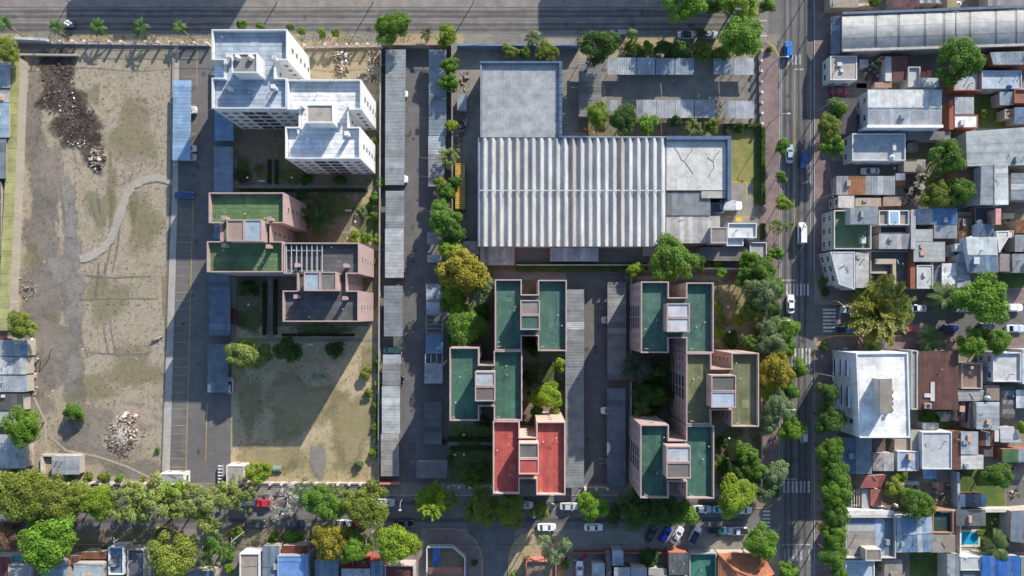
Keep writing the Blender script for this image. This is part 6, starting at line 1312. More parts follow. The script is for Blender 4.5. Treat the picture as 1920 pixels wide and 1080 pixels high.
# ---------------------------------------------------------------- cars
def car_protos():
    out = {}
    def make(kind, L, Wd, hood, zr, g0, g1, t0, t1, bed=None):
        """g0..g1 glasshouse foot, t0..t1 roof, as x along the car (front +)"""
        hl = L/2; b = MB(); ring = []
        def outline(s, inset, nose):
            pts = []
            for (x, y) in ((hl-.02, 0), (hl-.06, .45), (hl-.22, .72), (hl-.6, .86), (.3*hl, .88), (-.4*hl, .88), (-hl+.45, .85), (-hl+.14, .72), (-hl+.02, .45), (-hl, 0)): pts.append((x*(1-inset*.35/hl)-nose*(x > 0)*0, y*Wd/1.76-inset*.5*(1 if y else 0)))
            return pts+[(x, -y) for x, y in reversed(pts[1:-1])]
        levels = [(.22, .10), (.42, 0), (.66, .02), (hood-.08, .08), (hood, .28)]
        n = None
        for z, ins in levels:
            o = outline(1, ins, 0); n = len(o); ring.append([(x, y, z+(.06*(1 if x < 0 else 0) if z > .6 else 0)) for x, y in o])
        vs = [v for r in ring for v in r]; fs = []
        for i in range(len(ring)-1):
            for k in range(n): fs.append((i*n+k, (i+1)*n+k, (i+1)*n+(k+1) % n, i*n+(k+1) % n))
        fs.append(tuple(reversed(range((len(ring)-1)*n, len(ring)*n)))); fs.append(tuple(range(n)))
        fs = [tuple(reversed(f)) for f in fs]
        pr = {'body': (mesh('body', vs, fs, False), M_CAR)}
        w0, w1 = Wd/2-.12, Wd/2-.27; zb = hood-.02; zt = zr-.05
        def fr(x, w, z): return [(x, -w, z), (x, w, z)]
        gv = fr(g1, w0*.9, zb)+fr(g0, w0*.93, zb+.05)+fr(t1, w1*.95, zt)+fr(t0, w1*.97, zt)
        sidev = [(g1, w0*.9, zb), (g0, w0*.93, zb+.05), (t0, w1*.97, zt), (t1, w1*.95, zt)]
        pr['windscreen'] = (mesh('windscreen', [gv[0], gv[1], gv[5], gv[4]], [(0, 1, 2, 3)]), M_GLASS)
        pr['rear_window'] = (mesh('rear_window', [gv[2], gv[3], gv[7], gv[6]], [(1, 0, 3, 2)]), M_GLASS)
        s1 = [(x, y+.01, z) for x, y, z in sidev]
        pr['side_windows'] = (mesh('side_windows', s1, [(0, 1, 2, 3)]), M_GLASS)
        pr['side_windows2'] = (mesh('side_windows', [(x, -y, z) for x, y, z in s1], [(3, 2, 1, 0)]), M_GLASS)
        rb = MB(); r_ = [(t1+.03, -w1*.8), (t1+.03, w1*.8), (t1-.1, w1), (t0+.1, w1*1.02), (t0-.04, w1*.82), (t0-.04, -w1*.82), (t0+.1, -w1*1.02), (t1-.1, -w1)]
        rb.add([(x, y, zt-.01) for x, y in r_]+[(x*.99, y*.95, zr) for x, y in r_], [tuple(reversed(range(8, 16)))]+[((i+1) % 8, i, 8+i, 8+(i+1) % 8) for i in range(8)])
        rb.f = [tuple(reversed(f)) if len(f) == 8 else f for f in rb.f]
        for s_ in (-1, 1):
            rb.bar((g1, s_*w0*.9, zb), (t1, s_*w1*.95, zt+.01), .08, .06); rb.bar((g0, s_*w0*.93, zb+.05), (t0, s_*w1*.97, zt+.01), .1, .07)
            xm = (g0+g1)/2; rb.bar((xm, s_*(w0*.92+.012), zb), ((t0+t1)/2, s_*(w1*.97+.012), zt), .07, .04)
        pr['roof'] = (mesh('roof', rb.v, rb.f), M_CAR)
        wh = MB(); wh.lathe((0, 0, -.1), [(.29, 0), (.315, .04), (.315, .17), (.29, .2)], 14); wh.v = [(x, z, y) for x, y, z in wh.v]; pr['tyre'] = (mesh('tyre', wh.v, wh.f), M_RUBBER)
        rm = MB(); rm.lathe((0, 0, -.11), [(.19, 0), (.19, .22)], 10); rm.v = [(x, z, y) for x, y, z in rm.v]; pr['rim'] = (mesh('rim', rm.v, rm.f), M_RIM)
        pr['headlight'] = (lambda m: (mesh('headlight', m.v, m.f), M_LAMP))(MB().box(-.12, -.16, -.06, .08, .16, .06))
        pr['tail_light'] = (lambda m: (mesh('tail_light', m.v, m.f), M_RED))(MB().box(-.06, -.14, -.08, .1, .14, .08))
        pr['mirror'] = (lambda m: (mesh('mirror', m.v, m.f), M_CAR))(MB().box(-.07, -.1, -.06, .07, .1, .06))
        if bed: pr['cargo_bed'] = (lambda m: (mesh('cargo_bed', m.v, m.f), M_RUBBER))(MB().box(bed[0], -Wd/2+.2, hood-.02, bed[1], Wd/2-.2, hood+.075))
        out[kind] = (pr, dict(L=L, W=Wd, hood=hood, g1=g1, w0=w0))
    make('sedan', 4.45, 1.76, .86, 1.43, -1.55, .95, -.95, .25)
    make('hatch', 3.95, 1.70, .90, 1.48, -1.85, .95, -1.5, .25)
    make('suv', 4.5, 1.82, 1.02, 1.66, -2.05, 1.05, -1.75, .4)
    make('van', 5.1, 1.92, 1.1, 2.0, -2.4, 1.7, -2.3, 1.15)
    make('pickup', 5.0, 1.82, .98, 1.66, -.45, 1.05, -.3, .45, (-2.35, -.6))
    return out
CARS = car_protos()
def car(x, y, deg, c, kind, label, group=None, roof=None, z=.02):
    pr, d = CARS[kind]; p = P(x, y, .9)
    root = thing('parked_car' if kind != 'van' else 'van', label, 'car' if kind not in ('van', 'pickup') else kind, (p.x, p.y, z), R(deg), group)
    if kind == 'pickup': root.name = 'pickup_truck'
    for k in ('body', 'windscreen', 'rear_window', 'side_windows', 'side_windows2', 'roof', 'cargo_bed'):
        if k in pr: link(k.replace('2', ''), pr[k][0], pr[k][1], root, (roof or c) if k == 'roof' else c)
    for sx in (1, -1):
        for sy in (1, -1):
            w = link('wheel', pr['tyre'][0], M_RUBBER, root, None, (sx*d['L']*.31, sy*(d['W']/2-.11), .315)); link('rim', pr['rim'][0], M_RIM, w)
    for sy in (1, -1):
        link('headlight', pr['headlight'][0], M_LAMP, root, None, (d['L']/2-.16, sy*(d['W']/2-.34), .66)); link('tail_light', pr['tail_light'][0], M_RED, root, None, (-d['L']/2+.1, sy*(d['W']/2-.32), .74))
        link('mirror', pr['mirror'][0], M_CAR, root, c, (d['g1']-.25, sy*(d['w0']+.16), d['hood']+.07))
    return root
CW, CSI, CBK, CBL = (.75, .75, .75), (.45, .47, .5), (.015, .016, .02), (.02, .09, .42)
for a in ((1479, 93, 90, (.01, .16, .55), 'hatch', 'bright blue hatchback driving near the north crossing'), (1289, 65, 0, (.5, .5, .5), 'sedan', 'silver sedan with black roof parked on the north street', None, CBK), (1331, 65, 0, CSI, 'hatch', 'silver hatchback behind the black roofed sedan'), (1160, 62, 180, (.05, .07, .12), 'hatch', 'dark blue car half hidden by the big dark tree'),
          (1481, 288, 90, (.35, .45, .5), 'sedan', 'silver-blue car by the factory lawn trees'), (1508, 299, 270, (.02, .10, .32), 'hatch', 'dark blue hatchback passing the silver-blue car'), (1504, 437, 90, (.74, .74, .73), 'van', 'white van driving along the avenue'), (1483, 570, 90, CW, 'sedan', 'white sedan at the avenue crossing'), (1720, 578, 180, CW, 'sedan', 'white sedan parked beside the pale green palm'), (1594, 580, 180, (.4, .48, .55), 'sedan', 'silver car half under the feathery tree'),
          (1586, 619, 0, (.06, .16, .3), 'pickup', 'blue pickup behind the corner crossing'), (1706, 616, 0, (.55, .1, .12), 'hatch', 'pinkish red hatchback by the south kerb of the east street'), (1803, 579, 0, (.3, .38, .4), 'hatch', 'grey-green hatchback under the round tree'), (1900, 577, 0, CW, 'suv', 'white suv past the round tree'), (1905, 616, 0, (.5, .58, .64), 'sedan', 'pale blue sedan at the east end of the street'), (1783, 615, 0, (.02, .03, .16), 'hatch', 'navy hatchback beside the southern round tree'), (1850, 612, 0, CBK, 'hatch', 'black hatchback between the two round southern trees'),
          (1508, 815, 90, (.6, .62, .64), 'hatch', 'silver hatchback beside the slotted facade trees'), (345, 366, 0, (.02, .05, .2), 'sedan', 'navy sedan alone in the west lane'), (351, 206, 0, (.6, .6, .6), 'suv', 'pale suv under the bright blue carport', None, None), (352, 278, 0, CW, 'hatch', 'white car under the bright blue carport'), (352, 294, 0, CSI, 'hatch', 'silver car under the bright blue carport'), (736, 657, 0, (.02, .07, .07), 'sedan', 'dark green sedan between carports'),
          (494, 944, 180, (.5, .02, .03), 'sedan', 'red sedan beneath the bare grey tree'), (478, 982, 0, CBK, 'suv', 'black suv opposite the red sedan'), (556, 982, 0, (.06, .07, .07), 'sedan', 'dark grey sedan opposite the lawn fence'), (463, 942, 0, (.3, .38, .45), 'hatch', 'steel blue hatchback behind the red sedan'), (641, 944, 0, (.05, .13, .28), 'sedan', 'blue sedan at the lawn fence'), (641, 982, 0, (.68, .68, .68), 'sedan', 'white sedan above the golden tree'), (673, 983, 0, (.22, .01, .03), 'hatch', 'dark red hatchback beside the white sedan'),
          (722, 943, 0, CSI, 'suv', 'silver suv under the olive tree by the lane gate'), (757, 982, 0, CBK, 'sedan', 'black sedan by the maroon court tree'), (984, 947, 0, CW, 'hatch', 'white hatchback below the red roofed block'), (1024, 950, 0, (.03, .04, .05), 'hatch', 'black hatchback beside the red roofed block corner'), (1067, 950, 0, CSI, 'sedan', 'silver sedan beside the east lane tree'), (1025, 989, 0, CW, 'sedan', 'white sedan on the verge corner'), (1113, 989, 0, CW, 'sedan', 'white sedan parked along the paving strip'),
          (1221, 1001, 60, (.012, .016, .035), 'sedan', 'blue-black sedan parked at a slant'), (1248, 1003, 57, (.01, .03, .4), 'hatch', 'royal blue hatchback parked at a slant'), (1270, 1004, 57, (.62, .63, .64), 'sedan', 'silver sedan parked at a slant'), (1303, 1004, 62, (.62, .62, .62), 'suv', 'pale suv with black roof parked at a slant', None, CBK), (1317, 955, 0, CSI, 'sedan', 'silver sedan by the teal block corner'), (1354, 955, 0, (.2, .5, .66), 'sedan', 'sky blue sedan beneath the corner tree'), (1393, 957, 0, CW, 'sedan', 'white sedan nearest the south crossing'),
          (1347, 995, 0, (.05, .14, .22), 'pickup', 'teal blue pickup by the orange tiled house'), (1383, 996, 180, (.5, .58, .66), 'pickup', 'pale blue pickup near the corner tree'), (818, 1043, 90, (.01, .14, .5), 'sedan', 'vivid blue sedan inside the walled yard', None, None, .15), (1087, 1070, 90, CW, 'sedan', 'white sedan in the front plot by the red beam'), (1576, 171, 0, (.3, .02, .05), 'sedan', 'crimson car in the driveway beside the gabled hall'), (1632, 321, 180, CSI, 'sedan', 'silver sedan in the driveway by the rusty roof'),
          (749, 176, 0, CW, 'hatch', 'white hatchback nosing out of the very long carport'), (747, 336, 0, CW, 'suv', 'white suv at the south end of the very long carport'), (745, 513, 0, (.3, .03, .06), 'hatch', 'dark pink hatchback under the pale sheet carport'), (742, 711, 0, CBK, 'hatch', 'black hatchback under the dusty grey carport'), (1143, 600, 180, CSI, 'hatch', 'silver hatchback under the brown-grey carport'), (1142, 770, 180, CW, 'hatch', 'white hatchback under the dark blue east carport'), (1142, 865, 180, (.05, .06, .1), 'sedan', 'navy sedan under the dark blue east carport'), (430, 723, 90, (.5, .53, .56), 'hatch', 'pale car at the dim blue carport'), (434, 592, 90, (.25, .03, .04), 'hatch', 'dark red car beside the shaded blue carport')): car(*a)
# delivery truck at the loading dock
tk = thing('delivery_truck', 'white delivery truck backed to the loading dock', 'truck', P(1364, 388))
a = tk.location
tb = MB().box(a.x-2.6, a.y-1.05, .75, a.x+1.1, a.y+1.05, 2.9).build('cargo_box', M_SHEET, tk, (.62, .64, .66)); MB().box(a.x-2.62, a.y-1.07, 2.9, a.x+1.12, a.y+1.07, 2.96).build('cargo_roof', M_SHEET, tb, (.66, .67, .68), root=tk)
cb = MB(); cb.prism([(a.x+1.15, a.y-.95), (a.x+2.5, a.y-.95), (a.x+2.72, a.y-.6), (a.x+2.72, a.y+.6), (a.x+2.5, a.y+.95), (a.x+1.15, a.y+.95)], .5, 2.15); cb.build('cab', M_CAR, tk, (.8, .8, .8)); MB().box(a.x+2.5, a.y-.8, 1.4, a.x+2.76, a.y+.8, 2.0).build('windscreen', M_GLASS, tk); MB().box(a.x-2.5, a.y-.4, .45, a.x+2.4, a.y+.4, .75).build('chassis', M_RUBBER, tk)
for sx in (-1.6, 1.9):
    for sy in (-.85, .85):
        w = link('wheel', CARS['sedan'][0]['tyre'][0], M_RUBBER, tk, None, (sx, sy, .42)); w.scale = (1.33,)*3; link('rim', CARS['sedan'][0]['rim'][0], M_RIM, w)

# ---------------------------------------------------------------- walls, fences
def wall(label, pts, h=2.0, w=.25, c=(.42, .38, .34), cap=None, name='boundary_wall'):
    ps = [P(*q) for q in pts]; root = thing(name, label, 'wall', (ps[0].x, ps[0].y, 0))
    for i, (a, b_) in enumerate(zip(ps[:-1], ps[1:])):
        MB().bar(a+Vector((0, 0, h/2)), b_+Vector((0, 0, h/2)), w, h).build('wall_section', M_PLASTER, root, c)
        MB().bar(a+Vector((0, 0, h+.035)), b_+Vector((0, 0, h+.035)), w+.12, .07).build('coping', M_CONC, root, cap or tuple(x*1.1 for x in c))
    return root
def fence(label, a, b, n, h=1.9, c=(.62, .52, .47), panel=(.3, .3, .32), skip=()):
    A, B = P(*a), P(*b); root = thing('fence', label, 'fence', (A.x, A.y, 0)); d = B-A
    MB().bar(A+Vector((0, 0, .25)), B+Vector((0, 0, .25)), .22, .5).build('plinth', M_PLASTER, root, c)
    for z in (.7, h-.15): MB().bar(A+Vector((0, 0, z)), B+Vector((0, 0, z)), .05, .06).build('rail', M_PAINT, root, panel)
    bars = MB(); L = d.length; k = int(L/.22)
    for i in range(k):
        p = A.lerp(B, (i+.5)/k); bars.box(p.x-.015, p.y-.015, .5, p.x+.015, p.y+.015, h-.05)
    tag(bars.build('bars', M_PAINT, root, panel), kind='stuff')
    for i in range(n+1):
        p = A.lerp(B, i/n); q = MB().box(p.x-.22, p.y-.22, 0, p.x+.22, p.y+.22, h+.1).build('pillar', M_PLASTER, root, c); MB().box(p.x-.28, p.y-.28, h+.1, p.x+.28, p.y+.28, h+.2).build('pillar_cap', M_CONC, q, (.62, .54, .5), root=root)
fence('pillared fence along the north end of the vacant lot', (100, 82), (394, 86), 13); fence('pillared fence behind the north verge by the white blocks', (575, 90), (712, 88), 7); fence('pillared fence along the south end of the vacant lot', (137, 903), (299, 905), 8); fence('pillared fence along the dry lawn by the south street', (470, 904), (700, 905), 11); fence('pillared fence across the foot of the east lane', (1096, 913), (1137, 913), 2)
fence('pillared fence in front of the garden west of the red block', (842, 910), (922, 910), 4)
fence('car park fence along the avenue pavement', (1422, 100), (1424, 236), 7, c=(.35, .34, .33))
wall('grey corrugated wall piece at the northwest lot corner', [(34, 78), (98, 81)], 2.2, .5, (.4, .42, .42)); wall('low ruined wall behind the lot fence', [(40, 105), (150, 106)], 1.0, .3, (.36, .31, .26)); wall('lane boundary wall with trees against the factory yard', [(849, 92), (850, 490)], 2.2, .22, (.2, .19, .18)); wall('blue painted factory front wall', [(858, 92), (1085, 92)], 2.4, .25, (.16, .22, .33)); wall('wall behind the factory sheds', [(968, 498), (1215, 498)], 2.0, .2, (.4, .36, .34)); wall('pale wall from the big factory tree to the guard booth', [(1300, 504), (1405, 505)], 1.8, .25, (.55, .5, .47)); wall('wall between vacant lot and west lane', [(327, 100), (323, 300)], .5, .2, (.25, .23, .2)); wall('carport back wall along the estate garden', [(716, 92), (712, 900)], 1.6, .2, (.33, .29, .26)); wall('brown wall across the head of the middle lane', [(718, 90), (850, 90)], 2.2, .25, (.32, .25, .21)); wall('red wall stub by the south gate', [(714, 903), (752, 903)], 1.8, .35, (.5, .2, .14)); wall('salmon wall by the gate office', [(1249, 461), (1350, 461)], 1.8, .25, (.45, .3, .26))
wall('long pale wall behind the pool gardens', [(1752, 953), (1960, 951)], 2.4, .6, (.52, .47, .42)); wall('narrow blue-grey wall between back yards', [(1783, 880), (1785, 952)], 2.6, .5, (.36, .4, .43)); wall('maroon wall facing the slanted parking', [(1075, 1032), (1250, 1032)], 1.8, .25, (.25, .08, .08)); wall('cream wall before the green court and orange house', [(1292, 1033), (1425, 1034)], 1.8, .3, (.58, .52, .44)); wall('pink wall west of the dark court garden', [(1182, 520), (1180, 935)], 1.6, .2, (.4, .28, .26)); wall('pink wall by the garden and avenue pavement', [(1425, 595), (1425, 915)], 1.2, .22, (.42, .3, .28)); wall('pale low wall of the pavilion', [(83, 852), (154, 852)], 1.0, .4, (.5, .45, .4)); wall('pale low wall west of the pavilion', [(84, 852), (84, 890)], 1.0, .4, (.5, .45, .4)); wall('white wall between pool and glazed court', [(1790.5, 958), (1790.5, 1036)], 2.0, .22, (.6, .55, .5)); wall('tan coping wall north of the arched warehouse', [(1555, 18), (1632, 17)], 2.2, .5, (.5, .42, .34)); wall('party wall above the shaded lawn', [(1838, 176), (1960, 172)], 2.2, .3, (.4, .42, .43))

# ---------------------------------------------------------------- rubble and rubbish heaps (nobody could count the pieces)
def heap(name, cx, cy, rx, ry, n, hgt, size, tint, rot=0, flat=False, seed=1):
    g = random.Random(seed); b = MB()
    for i in range(n):
        a = g.random()*6.283; r = math.sqrt(g.random()); x = r*math.cos(a)*rx; y = r*math.sin(a)*ry
        p = P(cx+x*math.cos(rot)-y*math.sin(rot), cy+x*math.sin(rot)+y*math.cos(rot)); z = hgt*max(0, 1-r*r)*g.uniform(.3, 1)
        s = size*min(3.2, math.exp(g.gauss(-.15, .55))); e = [s*g.uniform(.4, 1.2), s*g.uniform(.3, .8), s*(.15 if flat else g.uniform(.2, .7))]; t = g.random()*6.283; ct, st_ = math.cos(t), math.sin(t)
        vs = []
        for dx, dy, dz in ((-1,-1,-1),(1,-1,-1),(1,1,-1),(-1,1,-1),(-.7,-.8,1),(.8,-.7,1),(.7,.8,1),(-.8,.7,1)):
            q = (dx*e[0]*g.uniform(.7, 1.2), dy*e[1]*g.uniform(.7, 1.2), dz*e[2]+g.uniform(-.2, .2)*s); vs.append((p.x+q[0]*ct-q[1]*st_, p.y+q[0]*st_+q[1]*ct, max(.012, z+q[2]+e[2]*.6)))
        b.add(vs, [(0,3,2,1),(4,5,6,7),(0,1,5,4),(1,2,6,5),(2,3,7,6),(3,0,4,7)])
    return tag(b.build(name, M_DEBRIS, None, tint), kind='stuff')
gm = random.Random(4); mv = [P(228, 818)+Vector((0, 0, 1.0))]; mf = []
for r_ in range(1, 7):
    for k in range(20):
        t_ = 6.283*k/20; q_ = r_/6; p_ = P(228+33*q_*math.cos(t_)*(1+.15*math.sin(3*t_)), 818+39*q_*math.sin(t_)*(1+.12*math.cos(4*t_)))
        mv.append(p_+Vector((0, 0, .016+max(0, (1-q_)**1.2*1.0+gm.uniform(-.14, .14)*(1-q_)))))
mf = [(0, 1+k, 1+(k+1) % 20) for k in range(20)]+[(1+r_*20+k, 1+(r_+1)*20+k, 1+(r_+1)*20+(k+1) % 20, 1+r_*20+(k+1) % 20) for r_ in range(5) for k in range(20)]
tag(link('soil_heap', mesh('soil_heap', mv, [tuple(reversed(q_)) for q_ in mf]), M_PALE), kind='stuff')
soft('rubble_bed', blob(228, 822, 30, 36, 20, .15), M_PALES); heap('rubble', 228, 822, 32, 36, 1500, .9, .12, (.95, .86, .76), seed=2); heap('rubble', 240, 784, 19, 12, 420, .7, .12, (1.4, 1.3, 1.22), seed=3); heap('rubble', 228, 818, 46, 54, 260, .05, .11, (1.1, 1.0, .9), seed=31)
heap('burnt_debris', 110, 150, 33, 44, 700, .12, .1, (.5, .42, .38), seed=4); heap('burnt_debris', 140, 222, 40, 44, 800, .12, .1, (.55, .45, .4), seed=5); heap('rubble', 182, 298, 16, 24, 330, .6, .17, (.9, .85, .8), seed=6); heap('litter', 108, 195, 40, 30, 90, .1, .12, (1.6, 1.6, 1.5), seed=7); heap('litter', 145, 270, 22, 10, 90, .2, .13, (1.4, 1.4, 1.4), seed=8)
heap('litter', 50, 540, 22, 22, 70, .2, .14, (1.1, 1.0, .9), seed=9); heap('litter', 28, 470, 5, 40, 80, .3, .18, (1.3, 1.3, 1.3), seed=10); heap('litter', 60, 690, 12, 60, 130, .3, .18, (1.2, 1.1, 1.05), seed=11); heap('rubble', 640, 105, 18, 12, 140, .5, .2, (1.4, 1.4, 1.4), seed=12); heap('rubble', 640, 132, 12, 12, 110, .5, .19, (1.3, 1.25, 1.2), seed=13); heap('litter', 705, 130, 15, 25, 60, .2, .25, (1.0, 1.0, 1.05), seed=14)
heap('litter', 1640, 135, 25, 18, 130, .4, .3, (1.1, 1.05, 1.0), seed=15); heap('rubble', 1675, 378, 28, 10, 130, .5, .35, (1.2, 1.0, .9), seed=16); heap('litter', 1712, 352, 22, 20, 70, .3, .3, (.5, .5, .55), seed=17); heap('rubble', 1708, 915, 16, 10, 110, .4, .3, (1.3, 1.25, 1.2), seed=18); heap('litter', 1770, 925, 22, 18, 90, .3, .3, (1.0, .9, .85), seed=19); heap('rubble', 1662, 1062, 20, 14, 120, 2.8, .4, (1.2, 1.15, 1.1), seed=20); heap('litter', 1895, 860, 18, 20, 50, .2, .3, (.8, .8, .9), seed=21); None
heap('litter', 870, 240, 8, 20, 40, .4, .35, (.8, .7, .7), seed=23); heap('litter', 1770, 485, 8, 14, 50, 1.0, .3, (1.3, 1.2, 1.1), seed=24); heap('litter', 1812, 340, 10, 20, 40, 3.2, .25, (1.3, 1.3, 1.3), seed=25) if False else None
heap('litter', 1760, 90, 0.4, 0.4, 2, .1, .1, (1, 1, 1), seed=26) if False else None
heap('litter', 1730, 14, 60, 8, 110, .4, .3, (1.1, 1.1, 1.2), seed=27); heap('litter', 1880, 480, 10, 20, 30, .3, .3, (1, 1, 1), seed=28); heap('fallen_leaves', 1100, 245, 20, 8, 150, .03, .1, (1.3, .8, .5), flat=True, seed=29); heap('pebble_scatter', 180, 500, 130, 380, 420, .02, .10, (1.2, 1.1, 1.0), flat=True, seed=30)
# broken stone path across the vacant lot
pth = [(322, 341), (300, 333), (272, 337), (250, 348), (237, 368), (228, 395), (218, 425), (208, 450), (192, 468), (168, 482), (148, 487)]
sp = bpy.data.objects.new('stone_path', None); col.objects.link(sp); sp.location = P(230, 400); tag(sp, kind='structure')
g = random.Random(3)
soft_strip('path_bed', pth, 13, M_PALES)
for a, b_ in zip(pth[:-1], pth[1:]):
    L = math.hypot(b_[0]-a[0], b_[1]-a[1]); k = max(2, int(L/4.0))
    for i in range(k):
        t = i/k; d = ((b_[0]-a[0])/L, (b_[1]-a[1])/L)
        for s_ in (-4.8, -.2, 4.6):
            if g.random() < .1: continue
            x = a[0]+(b_[0]-a[0])*t-d[1]*s_+g.uniform(-.9, .9); y = a[1]+(b_[1]-a[1])*t+d[0]*s_+g.uniform(-.9, .9); r_ = g.uniform(1.6, 2.4)
            if len([o for o in sp.children]) > 290: continue
            MB().prism(px_poly([(x+r_*math.cos(6.283*j/5+t)*g.uniform(.8, 1.2), y+r_*math.sin(6.283*j/5+t)*g.uniform(.8, 1.2)) for j in range(5)]), .0, .045+g.uniform(0, .03)).build('path_stone', M_CONC, sp, jit((.44, .40, .34), .18))

# ---------------------------------------------------------------- poles, lamps, small furniture
def pole(label, x, y, h=8.0, arm=None, r=.13, group=None, name='utility_pole'):
    p = P(x, y); root = thing(name, label, 'pole' if name != 'street_lamp' else 'street lamp', (p.x, p.y, 0), 0, group)
    MB().tube([p, p+Vector((0, 0, h))], [r, r*.7], 8).build('shaft', M_CONC, root, (.34, .32, .30))
    if arm:
        e = p+Vector((arm[0], arm[1], h+.3)); MB().tube([p+Vector((0, 0, h-.1)), p+Vector((arm[0]*.5, arm[1]*.5, h+.25)), e], .05, 6).build('arm', M_PAINT, root, (.5, .5, .5)); MB().box(e.x-.3, e.y-.14, e.z-.08, e.x+.3, e.y+.14, e.z+.06).build('lamp_head', M_PAINT, root, (.6, .6, .6))
    else:
        MB().bar(p+Vector((0, -.8, h-.4)), p+Vector((0, .8, h-.4)), .1, .12).build('crossarm', M_WOOD, root, (.25, .2, .16))
        for s_ in (-.7, 0.01, .7): MB().box(p.x-.05, p.y+s_-.05, h-.34, p.x+.05, p.y+s_+.05, h-.16).build('insulator', M_PAINT, root, (.6, .6, .58))
    return p+Vector((0, 0, h-.25))
PR = {}
PR['n'] = [pole(f'concrete utility pole on the north pavement {w}', x, 4, 8.5) for x, w in ((-60, 'beyond the palms'), (130, 'opposite the palms'), (330, 'opposite the vacant lot corner'), (520, 'opposite the tanked white block'), (700, 'opposite the very long carport'), (888, 'opposite the middle lane head'), (1058, 'opposite the factory wing'), (1235, 'opposite the car park'))]
PR['a'] = [pole(f'utility pole on the east pavement {w}', 1531, y, 8.5) for y, w in ((-40, 'north of the warehouse'), (38, 'by the arched warehouse'), (210, 'before the gabled hall'), (375, 'by the crumbling concrete house'), (700, 'before the slotted facade'), (860, 'before the slate gable'), (1100, 'south of the terrace'))]
PR['s'] = [pole(f'utility pole on the south pavement {w}', x, 995, 8.0) for x, w in ((-30, 'by the brown tree'), (250, 'by the white rimmed court'), (460, 'by the corner kerb'), (700, 'by the yellow-green tree'), (1000, 'at the lane corner'), (1195, 'by the slanted cars'))]
PN = {'n': ['beyond the palms', 'opposite the palms', 'opposite the vacant lot', 'opposite the tanked block', 'opposite the long carport', 'opposite the middle lane', 'opposite the factory wing', ''], 'a': ['north of the warehouse', 'by the warehouse', 'before the gabled hall', 'by the crumbling house', 'before the slotted facade', 'before the slate gable', ''], 's': ['by the brown tree', 'by the white rimmed court', 'by the corner kerb', 'by the yellow-green tree', 'at the lane corner', '']}
LN = {'n': 'along the north street', 'a': 'along the avenue', 's': 'along the south street'}
for nm, ps in PR.items():
    for a, b_ in zip(ps[:-1], ps[1:]):
        for s_ in (-.7,):
            m_ = (a+b_)/2-Vector((0, 0, .5)); off = Vector((0, s_, 0))
            tag(MB().tube([a+off, m_+off, b_+off], .045, 4).build('power_line', M_RUBBER), 'power line '+LN[nm]+', pole '+PN[nm][ps.index(a)], 'cable', 'power lines '+LN[nm])
for x, y, w, arm in ((1441, 128, 'beside the car park fence', (1.6, 0)), (1441, 600, 'by the garden wall', (1.8, 0)), (1451, 760, 'by the silvery tree', (1.8, 0)), (1443, 230, 'at the lawn hedge', (1.6, 0)), (1545, 566, 'at the chamfered corner', (1.2, -1.2)), (1480, 1095, 'at the avenue south end', (0, 2)), (560, 935, 'by the lawn fence', (-1.2, -1.4)), (1000, 940, 'at the red block corner', (0, -1.6)), (280, 935, 'by the white gatehouse', (0, -1.6)), (760, 927, 'at the middle lane gate', (0, -1.6))): pole('street lamp with a curved arm '+w, x, y, 7.0, arm, .09, None, 'street_lamp')
# globe lamps in the gardens
def globe(x, y, where):
    p = P(x, y, 2.2); root = thing('garden_lamp', 'white globe lamp on a thin post '+where, 'lamp', (p.x, p.y, 0)); MB().tube([(p.x, p.y, 0), (p.x, p.y, 2.0)], .04, 6).build('post', M_PAINT, root, (.3, .3, .3)); MB().lathe((p.x, p.y, 2.0), [(.08, 0), (.2, .12), (.24, .25), (.18, .42), (.05, .48)], 12).build('globe', M_PAINT, root, (.8, .8, .78), True)
for x, y, w in ((464, 333, 'in the court below the white blocks'), (547, 333, 'east of the short court path'), (666, 416, 'on the sunlit garden strip'), (466, 571, 'in the inner courtyard'), (1365, 575, 'inside the path bend'), (1368, 622, 'south of the short path'), (870, 815, 'by the teal block garden hedge'), (870, 852, 'south of the garden path'), (1367, 822, 'near the southern path'), (1030, 700, 'in the inner garden')): globe(x, y, w)
def bench(x, y, where, c=(.6, .6, .58)):
    p = P(x, y); root = thing('garden_bench', 'pale concrete bench '+where, 'bench', p); MB().box(p.x-.8, p.y-.22, .4, p.x+.8, p.y+.22, .48).build('seat', M_CONC, root, c)
    for s_ in (-.6, .6): MB().box(p.x+s_-.08, p.y-.2, 0, p.x+s_+.08, p.y+.2, .4).build('leg', M_CONC, root, c)
bench(492, 340, 'by the short court path'); bench(654, 395, 'on the garden lawn'); bench(582, 646, 'beside the lawn path'); bench(849, 852, 'in the garden west of the red block')
# playground and drums on the lawn
pgd = thing('play_climber', 'low blue-green climbing frame on the shaded lawn', 'play equipment', P(598, 705))
for i in range(5): a = P(588+i*5, 702); b_ = P(588+i*5, 708); MB().tube([a, a+Vector((0, 0, .9)), (a+b_)/2+Vector((0, 0, 1.15)), b_+Vector((0, 0, .9)), b_], .05, 5).build('hoop', M_PAINT, pgd, (.06, .2, .22))
for y in (703, 707): MB().tube([P(588, y)+Vector((0, 0, .95)), P(608, y)+Vector((0, 0, .95))], .04, 5).build('rail', M_PAINT, pgd, (.06, .2, .22))
tm = thing('play_tunnel', 'small green play tunnel on the dry lawn', 'play equipment', P(521, 879)); p = tm.location
b = MB(); vs = []
for k in range(9):
    t = math.pi*k/8
    for x_ in (-.9, .9): vs.append((p.x+x_, p.y-.75*math.cos(t), .02+.85*math.sin(t)))
b.add(vs, [(2*k, 2*k+1, 2*k+3, 2*k+2) for k in range(8)]).build('shell', M_PAINT, tm, (.12, .22, .18), True)
